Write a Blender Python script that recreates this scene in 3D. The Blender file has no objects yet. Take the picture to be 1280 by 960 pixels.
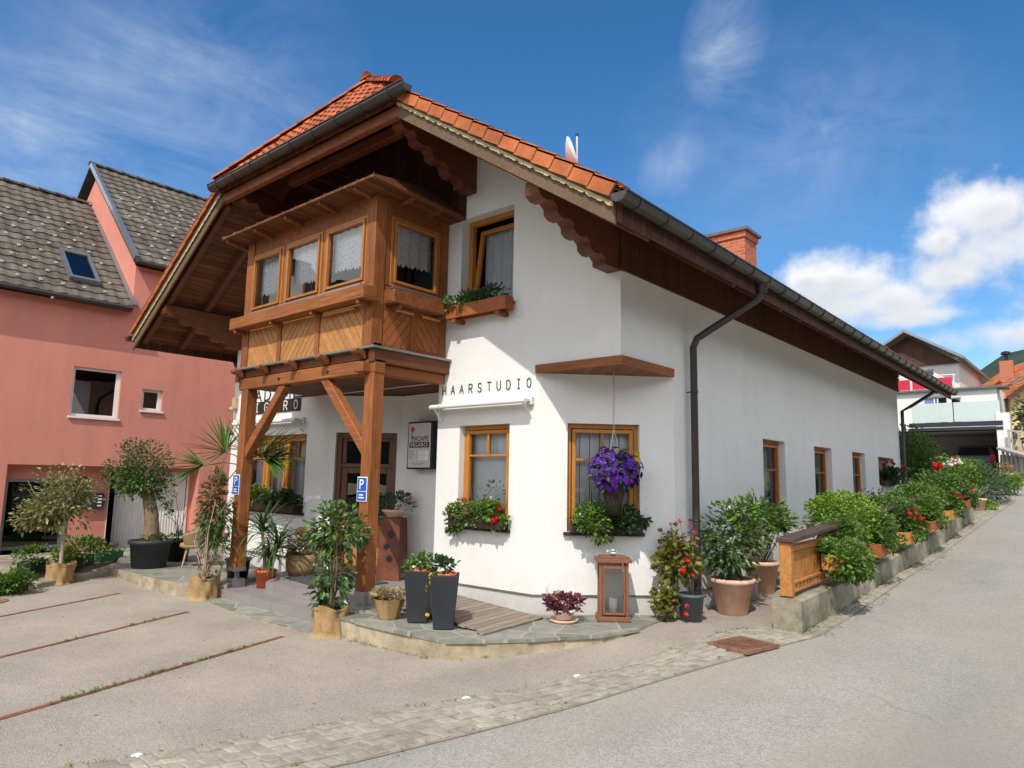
import bpy, math, random
from mathutils import Vector, Matrix

R = math.radians
PI = math.pi
S = bpy.context.scene
COL = S.collection

# ------------------------------------------------------------------ camera
F_PX, YAW, PIT, ROL = 874.899, 0.713367, 0.135713, 0.0186725
cf = Vector((-math.sin(YAW) * math.cos(PIT), math.cos(YAW) * math.cos(PIT), math.sin(PIT)))
cr = Vector((math.cos(YAW), math.sin(YAW), 0)); cu = cr.cross(cf)
CR = math.cos(ROL) * cr + math.sin(ROL) * cu
CU = -math.sin(ROL) * cr + math.cos(ROL) * cu
CAM = Vector((4.499, -7.213, 1.7))
cam_d = bpy.data.cameras.new("camera")
cam_d.sensor_width = 36.0
cam_d.lens = F_PX / 1280 * 36
cam_d.clip_end = 5000
cam = bpy.data.objects.new("camera", cam_d); COL.objects.link(cam)
m3 = Matrix((CR, CU, -cf)).transposed()
cam.matrix_world = Matrix.Translation(CAM) @ m3.to_4x4()
S.camera = cam

# ------------------------------------------------------------------ world, sun, exposure
S.view_settings.view_transform = 'Standard'
S.view_settings.look = 'None'
S.view_settings.gamma = 1
S.view_settings.exposure = 0.75
SUN_AZ, SUN_EL = R(23.5), R(49)          # light travels towards +Y, leaning to -X
to_sun = Vector((math.sin(SUN_AZ) * math.cos(SUN_EL), -math.cos(SUN_AZ) * math.cos(SUN_EL), math.sin(SUN_EL)))
sd = bpy.data.lights.new("sun", 'SUN'); sd.energy = 2.35; sd.angle = R(0.5); sd.color = (1.0, 0.945, 0.855)
sun = bpy.data.objects.new("sun", sd); COL.objects.link(sun)
sun.rotation_euler = to_sun.to_track_quat('Z', 'Y').to_euler()
sun.location = (0, -20, 30)

W = bpy.data.worlds.new("World"); S.world = W; W.use_nodes = True
nt = W.node_tree; nt.nodes.clear()
NN = nt.nodes.new; LK = nt.links.new
def wmath(op, a, b=None, c=None, clamp=False):
    n = NN('ShaderNodeMath'); n.operation = op; n.use_clamp = clamp
    for i, v in enumerate((a, b, c)):
        if v is None: continue
        if isinstance(v, (int, float)): n.inputs[i].default_value = v
        else: LK(v, n.inputs[i])
    return n.outputs[0]
def wvec(op, a, b):
    n = NN('ShaderNodeVectorMath'); n.operation = op
    for i, v in enumerate((a, b)):
        if isinstance(v, (tuple, list, Vector)): n.inputs[i].default_value = tuple(v)
        else: LK(v, n.inputs[i])
    return n
sky = NN('ShaderNodeTexSky'); sky.sky_type = 'NISHITA'; sky.sun_disc = False
sky.sun_elevation = SUN_EL; sky.sun_rotation = math.atan2(to_sun.x, to_sun.y)
sky.altitude = 700; sky.air_density = 1.0; sky.dust_density = 0.35; sky.ozone_density = 2.2
hs = NN('ShaderNodeHueSaturation'); hs.inputs['Saturation'].default_value = 1.30; hs.inputs['Value'].default_value = 0.70
LK(sky.outputs[0], hs.inputs['Color'])
tc = NN('ShaderNodeTexCoord'); D = tc.outputs['Generated']
def px_dir(x, y):
    return ((x - 640) * CR - (y - 480) * CU + F_PX * cf).normalized()
nz = NN('ShaderNodeTexNoise'); nz.inputs['Scale'].default_value = 5.5; nz.inputs['Detail'].default_value = 9; nz.inputs['Roughness'].default_value = 0.57
LK(D, nz.inputs['Vector'])
nz2 = NN('ShaderNodeTexNoise'); nz2.inputs['Scale'].default_value = 16; nz2.inputs['Detail'].default_value = 8; nz2.inputs['Roughness'].default_value = 0.6
LK(D, nz2.inputs['Vector'])
fb = wmath('ADD', wmath('MULTIPLY', nz.outputs[0], 0.7), wmath('MULTIPLY', nz2.outputs[0], 0.3))
fb = wmath('SUBTRACT', fb, 0.5)
# heaps of cumulus low in the sky: centre in pixel terms turned into a direction, half sizes in radians
blobs = [((1050, 352), .075, .034), ((1105, 378), .10, .028), ((1245, 262), .075, .045), ((1262, 312), .085, .05), ((1180, 300), .03, .022),
         ((1190, 345), .06, .025), ((1265, 416), .085, .026), ((1150, 395), .10, .016), ((1390, 330), .16, .10), ((1010, 352), .04, .02),
         ((1520, 420), .2, .06), ((2000, 380), .22, .09), ((-900, 420), .3, .08), ((-420, 330), .1, .05)]
dens = None; low = None
back = [((-.15, -.95, .40), .75, .34), ((.70, -.60, .40), .6, .30), ((.95, .15, .42), .5, .26), ((-.80, -.55, .35), .5, .22), ((.35, -.45, .85), .5, .3), ((-.5, -.4, .9), .4, .3), ((.8, .4, .85), .35, .25)]  # unseen bright clouds behind the camera, added as fill for the shaded walls
fill_dens = None
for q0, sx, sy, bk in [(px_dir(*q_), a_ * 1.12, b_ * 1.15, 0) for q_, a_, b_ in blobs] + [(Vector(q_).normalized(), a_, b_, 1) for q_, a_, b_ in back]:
    d0 = q0
    hx = Vector((d0.y, -d0.x, 0)).normalized(); hz = hx.cross(d0).normalized()
    df = wvec('SUBTRACT', D, d0)
    a = wvec('DOT_PRODUCT', df.outputs[0], tuple(hx / sx)).outputs['Value']
    b = wvec('DOT_PRODUCT', df.outputs[0], tuple(hz / sy)).outputs['Value']
    fr = wvec('DOT_PRODUCT', D, tuple(d0)).outputs['Value']
    r2 = wmath('ADD', wmath('MULTIPLY', a, a), wmath('MULTIPLY', b, b))
    r2 = wmath('ADD', r2, wmath('MULTIPLY', wmath('LESS_THAN', fr, 0.2), 100))
    one = wmath('SUBTRACT', 1.0, wmath('SQRT', r2))
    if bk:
        fill_dens = one if fill_dens is None else wmath('SMOOTH_MAX', fill_dens, one, 0.25)
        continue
    sh = wmath('SUBTRACT', one, wmath('MULTIPLY', b, 0.9))
    dens = one if dens is None else wmath('SMOOTH_MAX', dens, one, 0.25)
    low = sh if low is None else wmath('SMOOTH_MAX', low, sh, 0.3)
dn = wmath('ADD', dens, wmath('MULTIPLY', fb, 4.6))
mr = NN('ShaderNodeMapRange'); mr.interpolation_type = 'SMOOTHSTEP'
LK(dn, mr.inputs[0]); mr.inputs[1].default_value = -0.10; mr.inputs[2].default_value = 0.75
cum = mr.outputs[0]
# thin high streaks
mp = NN('ShaderNodeMapping'); LK(D, mp.inputs[0])
d1 = px_dir(905, 120)
mp.inputs['Rotation'].default_value = (0.5, 0.3, 0.9); mp.inputs['Scale'].default_value = (5, 1.6, 8)
nz3 = NN('ShaderNodeTexNoise'); nz3.inputs['Scale'].default_value = 1.5; nz3.inputs['Detail'].default_value = 10; nz3.inputs['Roughness'].default_value = 0.66
nz3.inputs['Distortion'].default_value = 0.6
LK(mp.outputs[0], nz3.inputs['Vector'])
def streak(p0, p1, wd):
    a = px_dir(*p0); b = px_dir(*p1); mid = ((a + b) / 2).normalized(); al = (b - a); L = al.length / 2; al.normalize()
    ac = al.cross(mid).normalized()
    df = wvec('SUBTRACT', D, mid)
    x = wvec('DOT_PRODUCT', df.outputs[0], tuple(al / L)).outputs['Value']
    y = wvec('DOT_PRODUCT', df.outputs[0], tuple(ac / wd)).outputs['Value']
    return wmath('SUBTRACT', 1.0, wmath('SQRT', wmath('ADD', wmath('MULTIPLY', x, x), wmath('MULTIPLY', y, y))), clamp=True)
st = wmath('ADD', streak((930, -60), (885, 140), .055), wmath('MULTIPLY', streak((880, 170), (800, 240), .04), .6))
st = wmath('ADD', st, wmath('MULTIPLY', streak((-150, 20), (140, 320), .30), .95))
st = wmath('ADD', st, wmath('MULTIPLY', streak((760, 200), (1300, 150), .16), .42))
st = wmath('ADD', st, wmath('MULTIPLY', streak((60, 130), (480, 170), .24), .5))
cm = NN('ShaderNodeMapRange'); LK(nz3.outputs[0], cm.inputs[0]); cm.inputs[1].default_value = 0.30; cm.inputs[2].default_value = 0.85
nzf = NN('ShaderNodeTexNoise'); nzf.inputs['Scale'].default_value = 34; nzf.inputs['Detail'].default_value = 6; LK(D, nzf.inputs['Vector'])
cir = wmath('MULTIPLY', wmath('MULTIPLY', cm.outputs[0], st), wmath('ADD', 0.45, wmath('MULTIPLY', nzf.outputs[0], 0.9)), clamp=True)
bw = NN('ShaderNodeMapRange'); LK(wmath('ADD', low, wmath('MULTIPLY', fb, 2.0)), bw.inputs[0]); bw.inputs[1].default_value = 0.5; bw.inputs[2].default_value = 1.7
ccol = NN('ShaderNodeMix'); ccol.data_type = 'RGBA'
ccol.inputs[6].default_value = (4.1, 4.15, 4.25, 1); ccol.inputs[7].default_value = (2.2, 2.45, 2.9, 1); LK(bw.outputs[0], ccol.inputs[0])
m1 = NN('ShaderNodeMix'); m1.data_type = 'RGBA'; LK(wmath('MULTIPLY', cir, 0.85), m1.inputs[0]); LK(hs.outputs[0], m1.inputs[6]); m1.inputs[7].default_value = (3.7, 3.95, 4.4, 1)
m2 = NN('ShaderNodeMix'); m2.data_type = 'RGBA'; LK(cum, m2.inputs[0]); LK(m1.outputs[2], m2.inputs[6]); LK(ccol.outputs[2], m2.inputs[7])
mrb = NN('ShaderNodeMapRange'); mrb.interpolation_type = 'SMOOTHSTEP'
LK(wmath('ADD', fill_dens, wmath('MULTIPLY', fb, 2.2)), mrb.inputs[0]); mrb.inputs[1].default_value = 0.0; mrb.inputs[2].default_value = 0.6
m3_ = NN('ShaderNodeMix'); m3_.data_type = 'RGBA'; LK(mrb.outputs[0], m3_.inputs[0]); LK(m2.outputs[2], m3_.inputs[6]); m3_.inputs[7].default_value = (9.0, 8.9, 8.7, 1)  # added fill clouds, brighter than the cumulus in view
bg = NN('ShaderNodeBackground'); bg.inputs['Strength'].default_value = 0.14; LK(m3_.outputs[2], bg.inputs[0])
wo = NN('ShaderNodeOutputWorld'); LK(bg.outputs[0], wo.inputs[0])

# ------------------------------------------------------------------ materials
def rgb(c): return (c[0], c[1], c[2], 1)
def mat(name, col, rough=.6, var=.12, vs=6, stretch=(1, 1, 1), bump=0, bs=40, bstretch=None, metal=0, spec=.4, island=0, col2=None, dirt=0, trans=0, extra=None, det=5):
    m = bpy.data.materials.new(name); m.use_nodes = True
    t = m.node_tree; n = t.nodes; l = t.links
    p = n['Principled BSDF']; out = n['Material Output']
    p.inputs['Roughness'].default_value = rough; p.inputs['Metallic'].default_value = metal
    p.inputs['Specular IOR Level'].default_value = spec
    tcn = n.new('ShaderNodeTexCoord')
    mpn = n.new('ShaderNodeMapping'); mpn.inputs['Scale'].default_value = stretch; l.new(tcn.outputs['Object'], mpn.inputs[0])
    nzn = n.new('ShaderNodeTexNoise'); nzn.inputs['Scale'].default_value = vs; nzn.inputs['Detail'].default_value = det; nzn.inputs['Roughness'].default_value = .6
    l.new(mpn.outputs[0], nzn.inputs['Vector'])
    mx = n.new('ShaderNodeMix'); mx.data_type = 'RGBA'
    mrn = n.new('ShaderNodeMapRange'); mrn.inputs[1].default_value = .3; mrn.inputs[2].default_value = .7; l.new(nzn.outputs[0], mrn.inputs[0])
    l.new(mrn.outputs[0], mx.inputs[0])
    c2 = col2 if col2 else tuple(min(1, c * (1 + var)) for c in col)
    c1 = col if col2 else tuple(c * (1 - var) for c in col)
    mx.inputs[6].default_value = rgb(c1); mx.inputs[7].default_value = rgb(c2)
    cur = mx.outputs[2]
    if dirt:
        dz = n.new('ShaderNodeTexNoise'); dz.inputs['Scale'].default_value = .7; dz.inputs['Detail'].default_value = 7; dz.inputs['Roughness'].default_value = .65
        l.new(tcn.outputs['Object'], dz.inputs['Vector'])
        dm = n.new('ShaderNodeMapRange'); dm.inputs[1].default_value = .38; dm.inputs[2].default_value = .68; dm.inputs[3].default_value = 1 - dirt; dm.inputs[4].default_value = 1 + dirt * .5
        l.new(dz.outputs[0], dm.inputs[0])
        vm = n.new('ShaderNodeVectorMath'); vm.operation = 'SCALE'; l.new(cur, vm.inputs[0]); l.new(dm.outputs[0], vm.inputs['Scale']); cur = vm.outputs[0]
    if island:
        ge = n.new('ShaderNodeNewGeometry')
        im = n.new('ShaderNodeMapRange'); im.inputs[3].default_value = 1 - island; im.inputs[4].default_value = 1 + island; l.new(ge.outputs['Random Per Island'], im.inputs[0])
        vm = n.new('ShaderNodeVectorMath'); vm.operation = 'SCALE'; l.new(cur, vm.inputs[0]); l.new(im.outputs[0], vm.inputs['Scale']); cur = vm.outputs[0]
    if extra: cur = extra(n, l, tcn, cur)
    l.new(cur, p.inputs['Base Color'])
    if bump:
        bn = n.new('ShaderNodeTexNoise'); bn.inputs['Scale'].default_value = bs; bn.inputs['Detail'].default_value = 6
        bm_ = n.new('ShaderNodeMapping'); bm_.inputs['Scale'].default_value = bstretch or stretch; l.new(tcn.outputs['Object'], bm_.inputs[0]); l.new(bm_.outputs[0], bn.inputs['Vector'])
        bp = n.new('ShaderNodeBump'); bp.inputs['Strength'].default_value = bump; bp.inputs['Distance'].default_value = .02
        l.new(bn.outputs[0], bp.inputs['Height']); l.new(bp.outputs[0], p.inputs['Normal'])
    if trans:
        tr = n.new('ShaderNodeBsdfTranslucent'); l.new(cur, tr.inputs[0])
        ms = n.new('ShaderNodeMixShader'); ms.inputs[0].default_value = trans
        l.new(p.outputs[0], ms.inputs[1]); l.new(tr.outputs[0], ms.inputs[2]); l.new(ms.outputs[0], out.inputs[0])
    return m
def boards(period, axis, dark=.35, rnd=.18):
    """colour of separate boards with dark joints; axis: vector in object space across the boards"""
    def ex(n, l, tcn, cur):
        dp = n.new('ShaderNodeVectorMath'); dp.operation = 'DOT_PRODUCT'; l.new(tcn.outputs['Object'], dp.inputs[0]); dp.inputs[1].default_value = tuple(Vector(axis).normalized() / period)
        fl = n.new('ShaderNodeMath'); fl.operation = 'FLOOR'; l.new(dp.outputs['Value'], fl.inputs[0])
        fr = n.new('ShaderNodeMath'); fr.operation = 'FRACT'; l.new(dp.outputs['Value'], fr.inputs[0])
        wn = n.new('ShaderNodeTexWhiteNoise'); wn.noise_dimensions = '1D'; l.new(fl.outputs[0], wn.inputs['W'])
        mr_ = n.new('ShaderNodeMapRange'); mr_.inputs[3].default_value = 1 - rnd; mr_.inputs[4].default_value = 1 + rnd; l.new(wn.outputs['Value'], mr_.inputs[0])
        pp = n.new('ShaderNodeMath'); pp.operation = 'PINGPONG'; l.new(dp.outputs['Value'], pp.inputs[0]); pp.inputs[1].default_value = .5
        jm = n.new('ShaderNodeMapRange'); jm.inputs[1].default_value = .02; jm.inputs[2].default_value = .075; jm.inputs[3].default_value = dark; jm.inputs[4].default_value = 1; l.new(pp.outputs[0], jm.inputs[0])
        mu = n.new('ShaderNodeMath'); mu.operation = 'MULTIPLY'; l.new(mr_.outputs[0], mu.inputs[0]); l.new(jm.outputs[0], mu.inputs[1])
        vm = n.new('ShaderNodeVectorMath'); vm.operation = 'SCALE'; l.new(cur, vm.inputs[0]); l.new(mu.outputs[0], vm.inputs['Scale'])
        return vm.outputs[0]
    return ex
def speckle(scale, amt, c_light, c_dark):
    def ex(n, l, tcn, cur):
        v = n.new('ShaderNodeTexVoronoi'); v.inputs['Scale'].default_value = scale; l.new(tcn.outputs['Object'], v.inputs['Vector'])
        sx = n.new('ShaderNodeSeparateColor'); l.new(v.outputs['Color'], sx.inputs[0])
        cr_ = n.new('ShaderNodeMix'); cr_.data_type = 'RGBA'; cr_.inputs[6].default_value = rgb(c_dark); cr_.inputs[7].default_value = rgb(c_light); l.new(sx.outputs[0], cr_.inputs[0])
        m_ = n.new('ShaderNodeMix'); m_.data_type = 'RGBA'; m_.inputs[0].default_value = amt; l.new(cur, m_.inputs[6]); l.new(cr_.outputs[2], m_.inputs[7])
        return m_.outputs[2]
    return ex
def crazy(scale, joint):
    def ex(n, l, tcn, cur):
        wz = n.new('ShaderNodeTexNoise'); wz.inputs['Scale'].default_value = 1.6; l.new(tcn.outputs['Object'], wz.inputs['Vector'])
        ad = n.new('ShaderNodeVectorMath'); ad.operation = 'MULTIPLY_ADD'; l.new(wz.outputs['Color'], ad.inputs[0]); ad.inputs[1].default_value = (.25, .25, 0); l.new(tcn.outputs['Object'], ad.inputs[2])
        v = n.new('ShaderNodeTexVoronoi'); v.feature = 'DISTANCE_TO_EDGE'; v.voronoi_dimensions = '2D'; v.inputs['Scale'].default_value = scale; l.new(ad.outputs[0], v.inputs['Vector'])
        v2 = n.new('ShaderNodeTexVoronoi'); v2.voronoi_dimensions = '2D'; v2.inputs['Scale'].default_value = scale; l.new(ad.outputs[0], v2.inputs['Vector'])
        sx = n.new('ShaderNodeSeparateColor'); l.new(v2.outputs['Color'], sx.inputs[0])
        mr_ = n.new('ShaderNodeMapRange'); mr_.inputs[3].default_value = .78; mr_.inputs[4].default_value = 1.2; l.new(sx.outputs[0], mr_.inputs[0])
        vm = n.new('ShaderNodeVectorMath'); vm.operation = 'SCALE'; l.new(cur, vm.inputs[0]); l.new(mr_.outputs[0], vm.inputs['Scale'])
        e = n.new('ShaderNodeMapRange'); e.inputs[1].default_value = .012; e.inputs[2].default_value = .035; l.new(v.outputs['Distance'], e.inputs[0])
        m_ = n.new('ShaderNodeMix'); m_.data_type = 'RGBA'; l.new(e.outputs[0], m_.inputs[0]); m_.inputs[6].default_value = rgb(joint); l.new(vm.outputs[0], m_.inputs[7])
        return m_.outputs[2]
    return ex
def brick(scale, c1, c2, mort, off=(0, 0, 0), rot=(PI / 2, 0, 0), bwid=.25, bh=.075, mortar=.008):
    def ex(n, l, tcn, cur):
        # world-facing bricks: use x+y as the running length so both visible sides are coursed
        sp = n.new('ShaderNodeSeparateXYZ'); l.new(tcn.outputs['Object'], sp.inputs[0])
        ad = n.new('ShaderNodeMath'); ad.operation = 'ADD'; l.new(sp.outputs[0], ad.inputs[0]); l.new(sp.outputs[1], ad.inputs[1])
        cb = n.new('ShaderNodeCombineXYZ'); l.new(ad.outputs[0], cb.inputs[0]); l.new(sp.outputs[2], cb.inputs[1])
        b = n.new('ShaderNodeTexBrick'); b.inputs['Scale'].default_value = scale; b.inputs['Brick Width'].default_value = bwid; b.inputs['Row Height'].default_value = bh; b.inputs['Mortar Size'].default_value = mortar
        b.inputs['Color1'].default_value = rgb(c1); b.inputs['Color2'].default_value = rgb(c2); b.inputs['Mortar'].default_value = rgb(mort)
        l.new(cb.outputs[0], b.inputs['Vector']); return b.outputs['Color']
    return ex

def streaks(a):
    """faint rain streaks running down a wall"""
    def ex(n, l, tcn, cur):
        mp_ = n.new('ShaderNodeMapping'); mp_.inputs['Scale'].default_value = (2.6, 2.6, .22); l.new(tcn.outputs['Object'], mp_.inputs[0])
        z = n.new('ShaderNodeTexNoise'); z.inputs['Scale'].default_value = 1.6; z.inputs['Detail'].default_value = 6; l.new(mp_.outputs[0], z.inputs['Vector'])
        m_ = n.new('ShaderNodeMapRange'); m_.inputs[1].default_value = .40; m_.inputs[2].default_value = .66; m_.inputs[3].default_value = 1; m_.inputs[4].default_value = 1 - a; l.new(z.outputs[0], m_.inputs[0])
        v = n.new('ShaderNodeVectorMath'); v.operation = 'SCALE'; l.new(cur, v.inputs[0]); l.new(m_.outputs[0], v.inputs['Scale']); return v.outputs[0]
    return ex
K = {}
K['plaster'] = mat('white_plaster', (.80, .79, .76), .85, .045, 22, (1, 1, 5), bump=.38, bs=44, bstretch=(1, 1, 3.2), spec=.15, dirt=.04, extra=streaks(.025))
K['plinth'] = mat('plinth_plaster', (.62, .60, .57), .85, .06, 8, bump=.25, bs=60, spec=.15, dirt=.12)
K['pink'] = mat('pink_plaster', (.66, .27, .205), .9, .05, 14, (1, 1, 4), bump=.35, bs=34, bstretch=(1, 1, 3), spec=.1, dirt=.06, extra=streaks(.06))
K['wood'] = mat('brown_oiled_wood', (.225, .073, .023), .62, .32, 5, (3, 3, 3), bump=.12, bs=30, spec=.35, dirt=.15)
K['wood_x'] = mat('brown_wood_along', (.29, .10, .03), .62, .38, 4, (.6, 13, 13), bump=.15, bs=20, spec=.3, dirt=.28)
K['wood_z'] = mat('brown_wood_upright', (.28, .096, .029), .62, .38, 4, (13, 13, .6), bump=.15, bs=20, spec=.3, dirt=.28)
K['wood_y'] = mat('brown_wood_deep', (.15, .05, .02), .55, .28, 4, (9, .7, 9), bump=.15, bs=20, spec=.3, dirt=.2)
K['barge'] = mat('weathered_barge_wood', (.155, .10, .062), .7, .2, 5, (4, 4, 4), bump=.15, bs=25, spec=.2, dirt=.15)
K['lace_wood'] = mat('pale_trim_wood', (.46, .36, .20), .7, .2, 9, spec=.2)
K['honey'] = mat('honey_window_wood', (.45, .18, .028), .45, .15, 5, (6, 6, .8), bump=.05, bs=20, spec=.5)
K['honey_dark'] = mat('bay_window_wood', (.36, .135, .026), .45, .15, 5, (6, 6, .8), bump=.05, bs=20, spec=.4)
K['honey_pale'] = mat('pale_panel_wood', (.42, .195, .065), .55, .18, 5, (4, 4, 4), spec=.3, island=.13)
K['panel_brown'] = mat('panel_wood', (.29, .095, .03), .55, .18, 5, (4, 4, 4), spec=.3, island=.12)
K['dark_wood'] = mat('dark_clad_wood', (.085, .033, .018), .6, .25, 5, (6, 6, .8), spec=.25, extra=boards(.11, (0, 1, 0), .3, .22))
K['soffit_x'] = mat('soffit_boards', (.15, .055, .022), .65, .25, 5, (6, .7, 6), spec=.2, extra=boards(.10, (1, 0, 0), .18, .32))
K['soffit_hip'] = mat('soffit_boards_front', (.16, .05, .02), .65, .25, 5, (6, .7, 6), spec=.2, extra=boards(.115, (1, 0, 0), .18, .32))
K['gable_clad'] = mat('gable_cladding', (.06, .026, .015), .65, .25, 5, (6, 6, .8), spec=.2, extra=boards(.14, (1, 0, 0), .3, .2))
K['canopy'] = mat('canopy_boards', (.20, .08, .03), .6, .25, 5, (6, .7, 6), spec=.25, extra=boards(.11, (1, 1, 0), .35, .2))
K['door_wood'] = mat('door_wood', (.135, .05, .02), .4, .2, 5, (7, 7, .8), spec=.45)
K['door_panel'] = mat('door_panel_wood', (.42, .19, .05), .45, .2, 5, (4, 4, 4), spec=.4, extra=boards(.085, (.58, .4, 1), .4, .12))
K['tile'] = mat('red_clay_tile', (.42, .115, .045), .75, .25, 3, bump=.1, bs=60, spec=.25, island=.25, dirt=.2)
K['verge'] = mat('orange_verge_tile', (.47, .14, .048), .75, .25, 5, bump=.15, bs=50, spec=.25, island=.1, dirt=.25)
K['grey_tile'] = mat('grey_roof_tile', (.145, .125, .10), .85, .25, 3, bump=.15, bs=60, spec=.2, island=.22, dirt=.25)
K['gutter'] = mat('brown_gutter_metal', (.060, .052, .048), .32, .1, 6, spec=.5, metal=.25, dirt=.15)
K['zinc'] = mat('zinc_flashing', (.30, .32, .335), .4, .08, 6, metal=.7, dirt=.1)
K['copper'] = mat('brown_sheet_roof', (.17, .075, .05), .35, .12, 4, metal=.35, spec=.5)
K['ledge_metal'] = mat('grey_drip_metal', (.22, .22, .205), .4, .1, 6, metal=.4)
K['brick'] = mat('chimney_brick', (.5, .15, .07), .85, .1, 8, spec=.2, extra=brick(1, (.50, .145, .062), (.40, .10, .045), (.40, .28, .22)))
K['slate_cap'] = mat('chimney_cap_concrete', (.13, .13, .13), .7, .15, 8)
K['white_metal'] = mat('white_lacquered_metal', (.78, .77, .74), .35, .03, 5, spec=.5)
K['guard_metal'] = mat('galvanised_guard', (.5, .5, .48), .5, .1, 5)
K['white'] = mat('white_lacquer', (.8, .8, .8), .4, .03, 5)
K['grey_lacq'] = mat('garage_door_sheet', (.74, .73, .71), .5, .05, 4, (1, 8, 1), dirt=.07)
K['black'] = mat('black_lacquer', (.014, .014, .016), .35, .1, 5)
K['signgrey'] = mat('sign_panel', (.61, .57, .60), .25, .03, 3)
K['panelblack'] = mat('black_sign_panel', (.022, .022, .024), .4, .1, 5)
K['blue'] = mat('blue_sign_face', (.012, .10, .46), .35, .06, 5)
K['curtain'] = mat('white_curtain', (.72, .73, .74), .9, .05, 9, (12, 12, .5), spec=.1, trans=.35)
K['blind'] = mat('white_blind_slat', (.84, .85, .85), .7, .05, 5, spec=.2, trans=.15, island=.05)
K['lace'] = mat('lace_fabric', (.74, .75, .77), .9, .06, 40, spec=.1, trans=.3)
K['lace_fine'] = K['lace']
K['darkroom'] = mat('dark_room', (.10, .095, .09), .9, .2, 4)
def roadwear(n, l, tcn, cur):
    cur = speckle(70, .34, (.60, .57, .50), (.14, .13, .118))(n, l, tcn, cur)
    cur = speckle(170, .30, (.64, .61, .55), (.11, .105, .095))(n, l, tcn, cur)
    def fac(scale, lo, hi, st=(1, 1, 1), det=6):
        mp_ = n.new('ShaderNodeMapping'); mp_.inputs['Scale'].default_value = st; l.new(tcn.outputs['Object'], mp_.inputs[0])
        z = n.new('ShaderNodeTexNoise'); z.inputs['Scale'].default_value = scale; z.inputs['Detail'].default_value = det; l.new(mp_.outputs[0], z.inputs['Vector'])
        m_ = n.new('ShaderNodeMapRange'); m_.inputs[1].default_value = lo; m_.inputs[2].default_value = hi; l.new(z.outputs[0], m_.inputs[0]); return m_.outputs[0]
    def blend(a, col, f, amt):
        mu = n.new('ShaderNodeMath'); mu.operation = 'MULTIPLY'; l.new(f, mu.inputs[0]); mu.inputs[1].default_value = amt
        m_ = n.new('ShaderNodeMix'); m_.data_type = 'RGBA'; l.new(mu.outputs[0], m_.inputs[0]); l.new(a, m_.inputs[6]); m_.inputs[7].default_value = rgb(col); return m_.outputs[2]
    cur = blend(cur, (.36, .30, .21), fac(.55, .47, .66, (1.8, .45, 1)), .36)      # dust washed along the gutter
    cur = blend(cur, (.19, .185, .18), fac(.35, .52, .7, (1.2, .3, 1)), .45)       # polished wheel tracks
    v = n.new('ShaderNodeTexVoronoi'); v.feature = 'DISTANCE_TO_EDGE'; v.inputs['Scale'].default_value = .42
    wz = n.new('ShaderNodeTexNoise'); wz.inputs['Scale'].default_value = 2.2; wz.inputs['Detail'].default_value = 6; l.new(tcn.outputs['Object'], wz.inputs['Vector'])
    ad = n.new('ShaderNodeVectorMath'); ad.operation = 'MULTIPLY_ADD'; l.new(wz.outputs['Color'], ad.inputs[0]); ad.inputs[1].default_value = (.5, .5, 0); l.new(tcn.outputs['Object'], ad.inputs[2]); l.new(ad.outputs[0], v.inputs['Vector'])
    ck = n.new('ShaderNodeMapRange'); ck.inputs[1].default_value = .002; ck.inputs[2].default_value = .007; ck.inputs[3].default_value = 1; ck.inputs[4].default_value = 0; l.new(v.outputs['Distance'], ck.inputs[0])
    pm = n.new('ShaderNodeMath'); pm.operation = 'MULTIPLY'; l.new(ck.outputs[0], pm.inputs[0]); l.new(fac(.5, .52, .6), pm.inputs[1])
    return blend(cur, (.13, .125, .115), pm.outputs[0], .22)
K['asphalt'] = mat('old_asphalt', (.315, .292, .25), .9, .10, 2.2, bump=.45, bs=120, spec=.2, dirt=.14, extra=roadwear)
K['forecourt'] = mat('aggregate_concrete', (.335, .293, .238), .9, .16, 1.1, bump=.5, bs=90, spec=.2, dirt=.20, extra=speckle(105, .33, (.60, .53, .44), (.16, .14, .118)))
K['earth'] = mat('ground_earth', (.10, .085, .055), .95, .3, 3, bump=.4, bs=20)
K['mortar'] = mat('sandy_joint', (.27, .235, .175), .95, .25, 9, bump=.3, bs=60, spec=.1)
K['cobble'] = mat('pale_cobble', (.345, .31, .248), .85, .2, 9, bump=.25, bs=70, spec=.2, island=.13, dirt=.22)
K['strip_brick'] = mat('red_strip_brick', (.25, .085, .045), .85, .25, 12, bump=.3, bs=40, island=.2, dirt=.3)
K['slate'] = mat('slate_paving', (.245, .245, .205), .7, .22, 5, bump=.35, bs=14, spec=.3, dirt=.15, extra=crazy(2.1, (.36, .325, .25)))
K['slate_edge'] = mat('sandstone_edge', (.37, .305, .21), .85, .3, 5, bump=.4, bs=22, spec=.2, island=.18, dirt=.25)
def tilejoint(n, l, tcn, cur):
    b = n.new('ShaderNodeTexBrick'); b.inputs['Scale'].default_value = 1; b.inputs['Brick Width'].default_value = .6; b.inputs['Row Height'].default_value = .36; b.inputs['Mortar Size'].default_value = .004; b.offset = 0
    b.inputs['Color1'].default_value = (1, 1, 1, 1); b.inputs['Color2'].default_value = (.9, .9, .9, 1); b.inputs['Mortar'].default_value = (.45, .45, .45, 1)
    l.new(tcn.outputs['Object'], b.inputs['Vector'])
    m_ = n.new('ShaderNodeMix'); m_.data_type = 'RGBA'; m_.blend_type = 'MULTIPLY'; m_.inputs[0].default_value = 1; l.new(cur, m_.inputs[6]); l.new(b.outputs['Color'], m_.inputs[7]); return m_.outputs[2]
K['porcelain'] = mat('grey_porcelain_tile', (.265, .24, .228), .5, .08, 12, (1, 6, 6), spec=.4, dirt=.06, extra=tilejoint)
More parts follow.
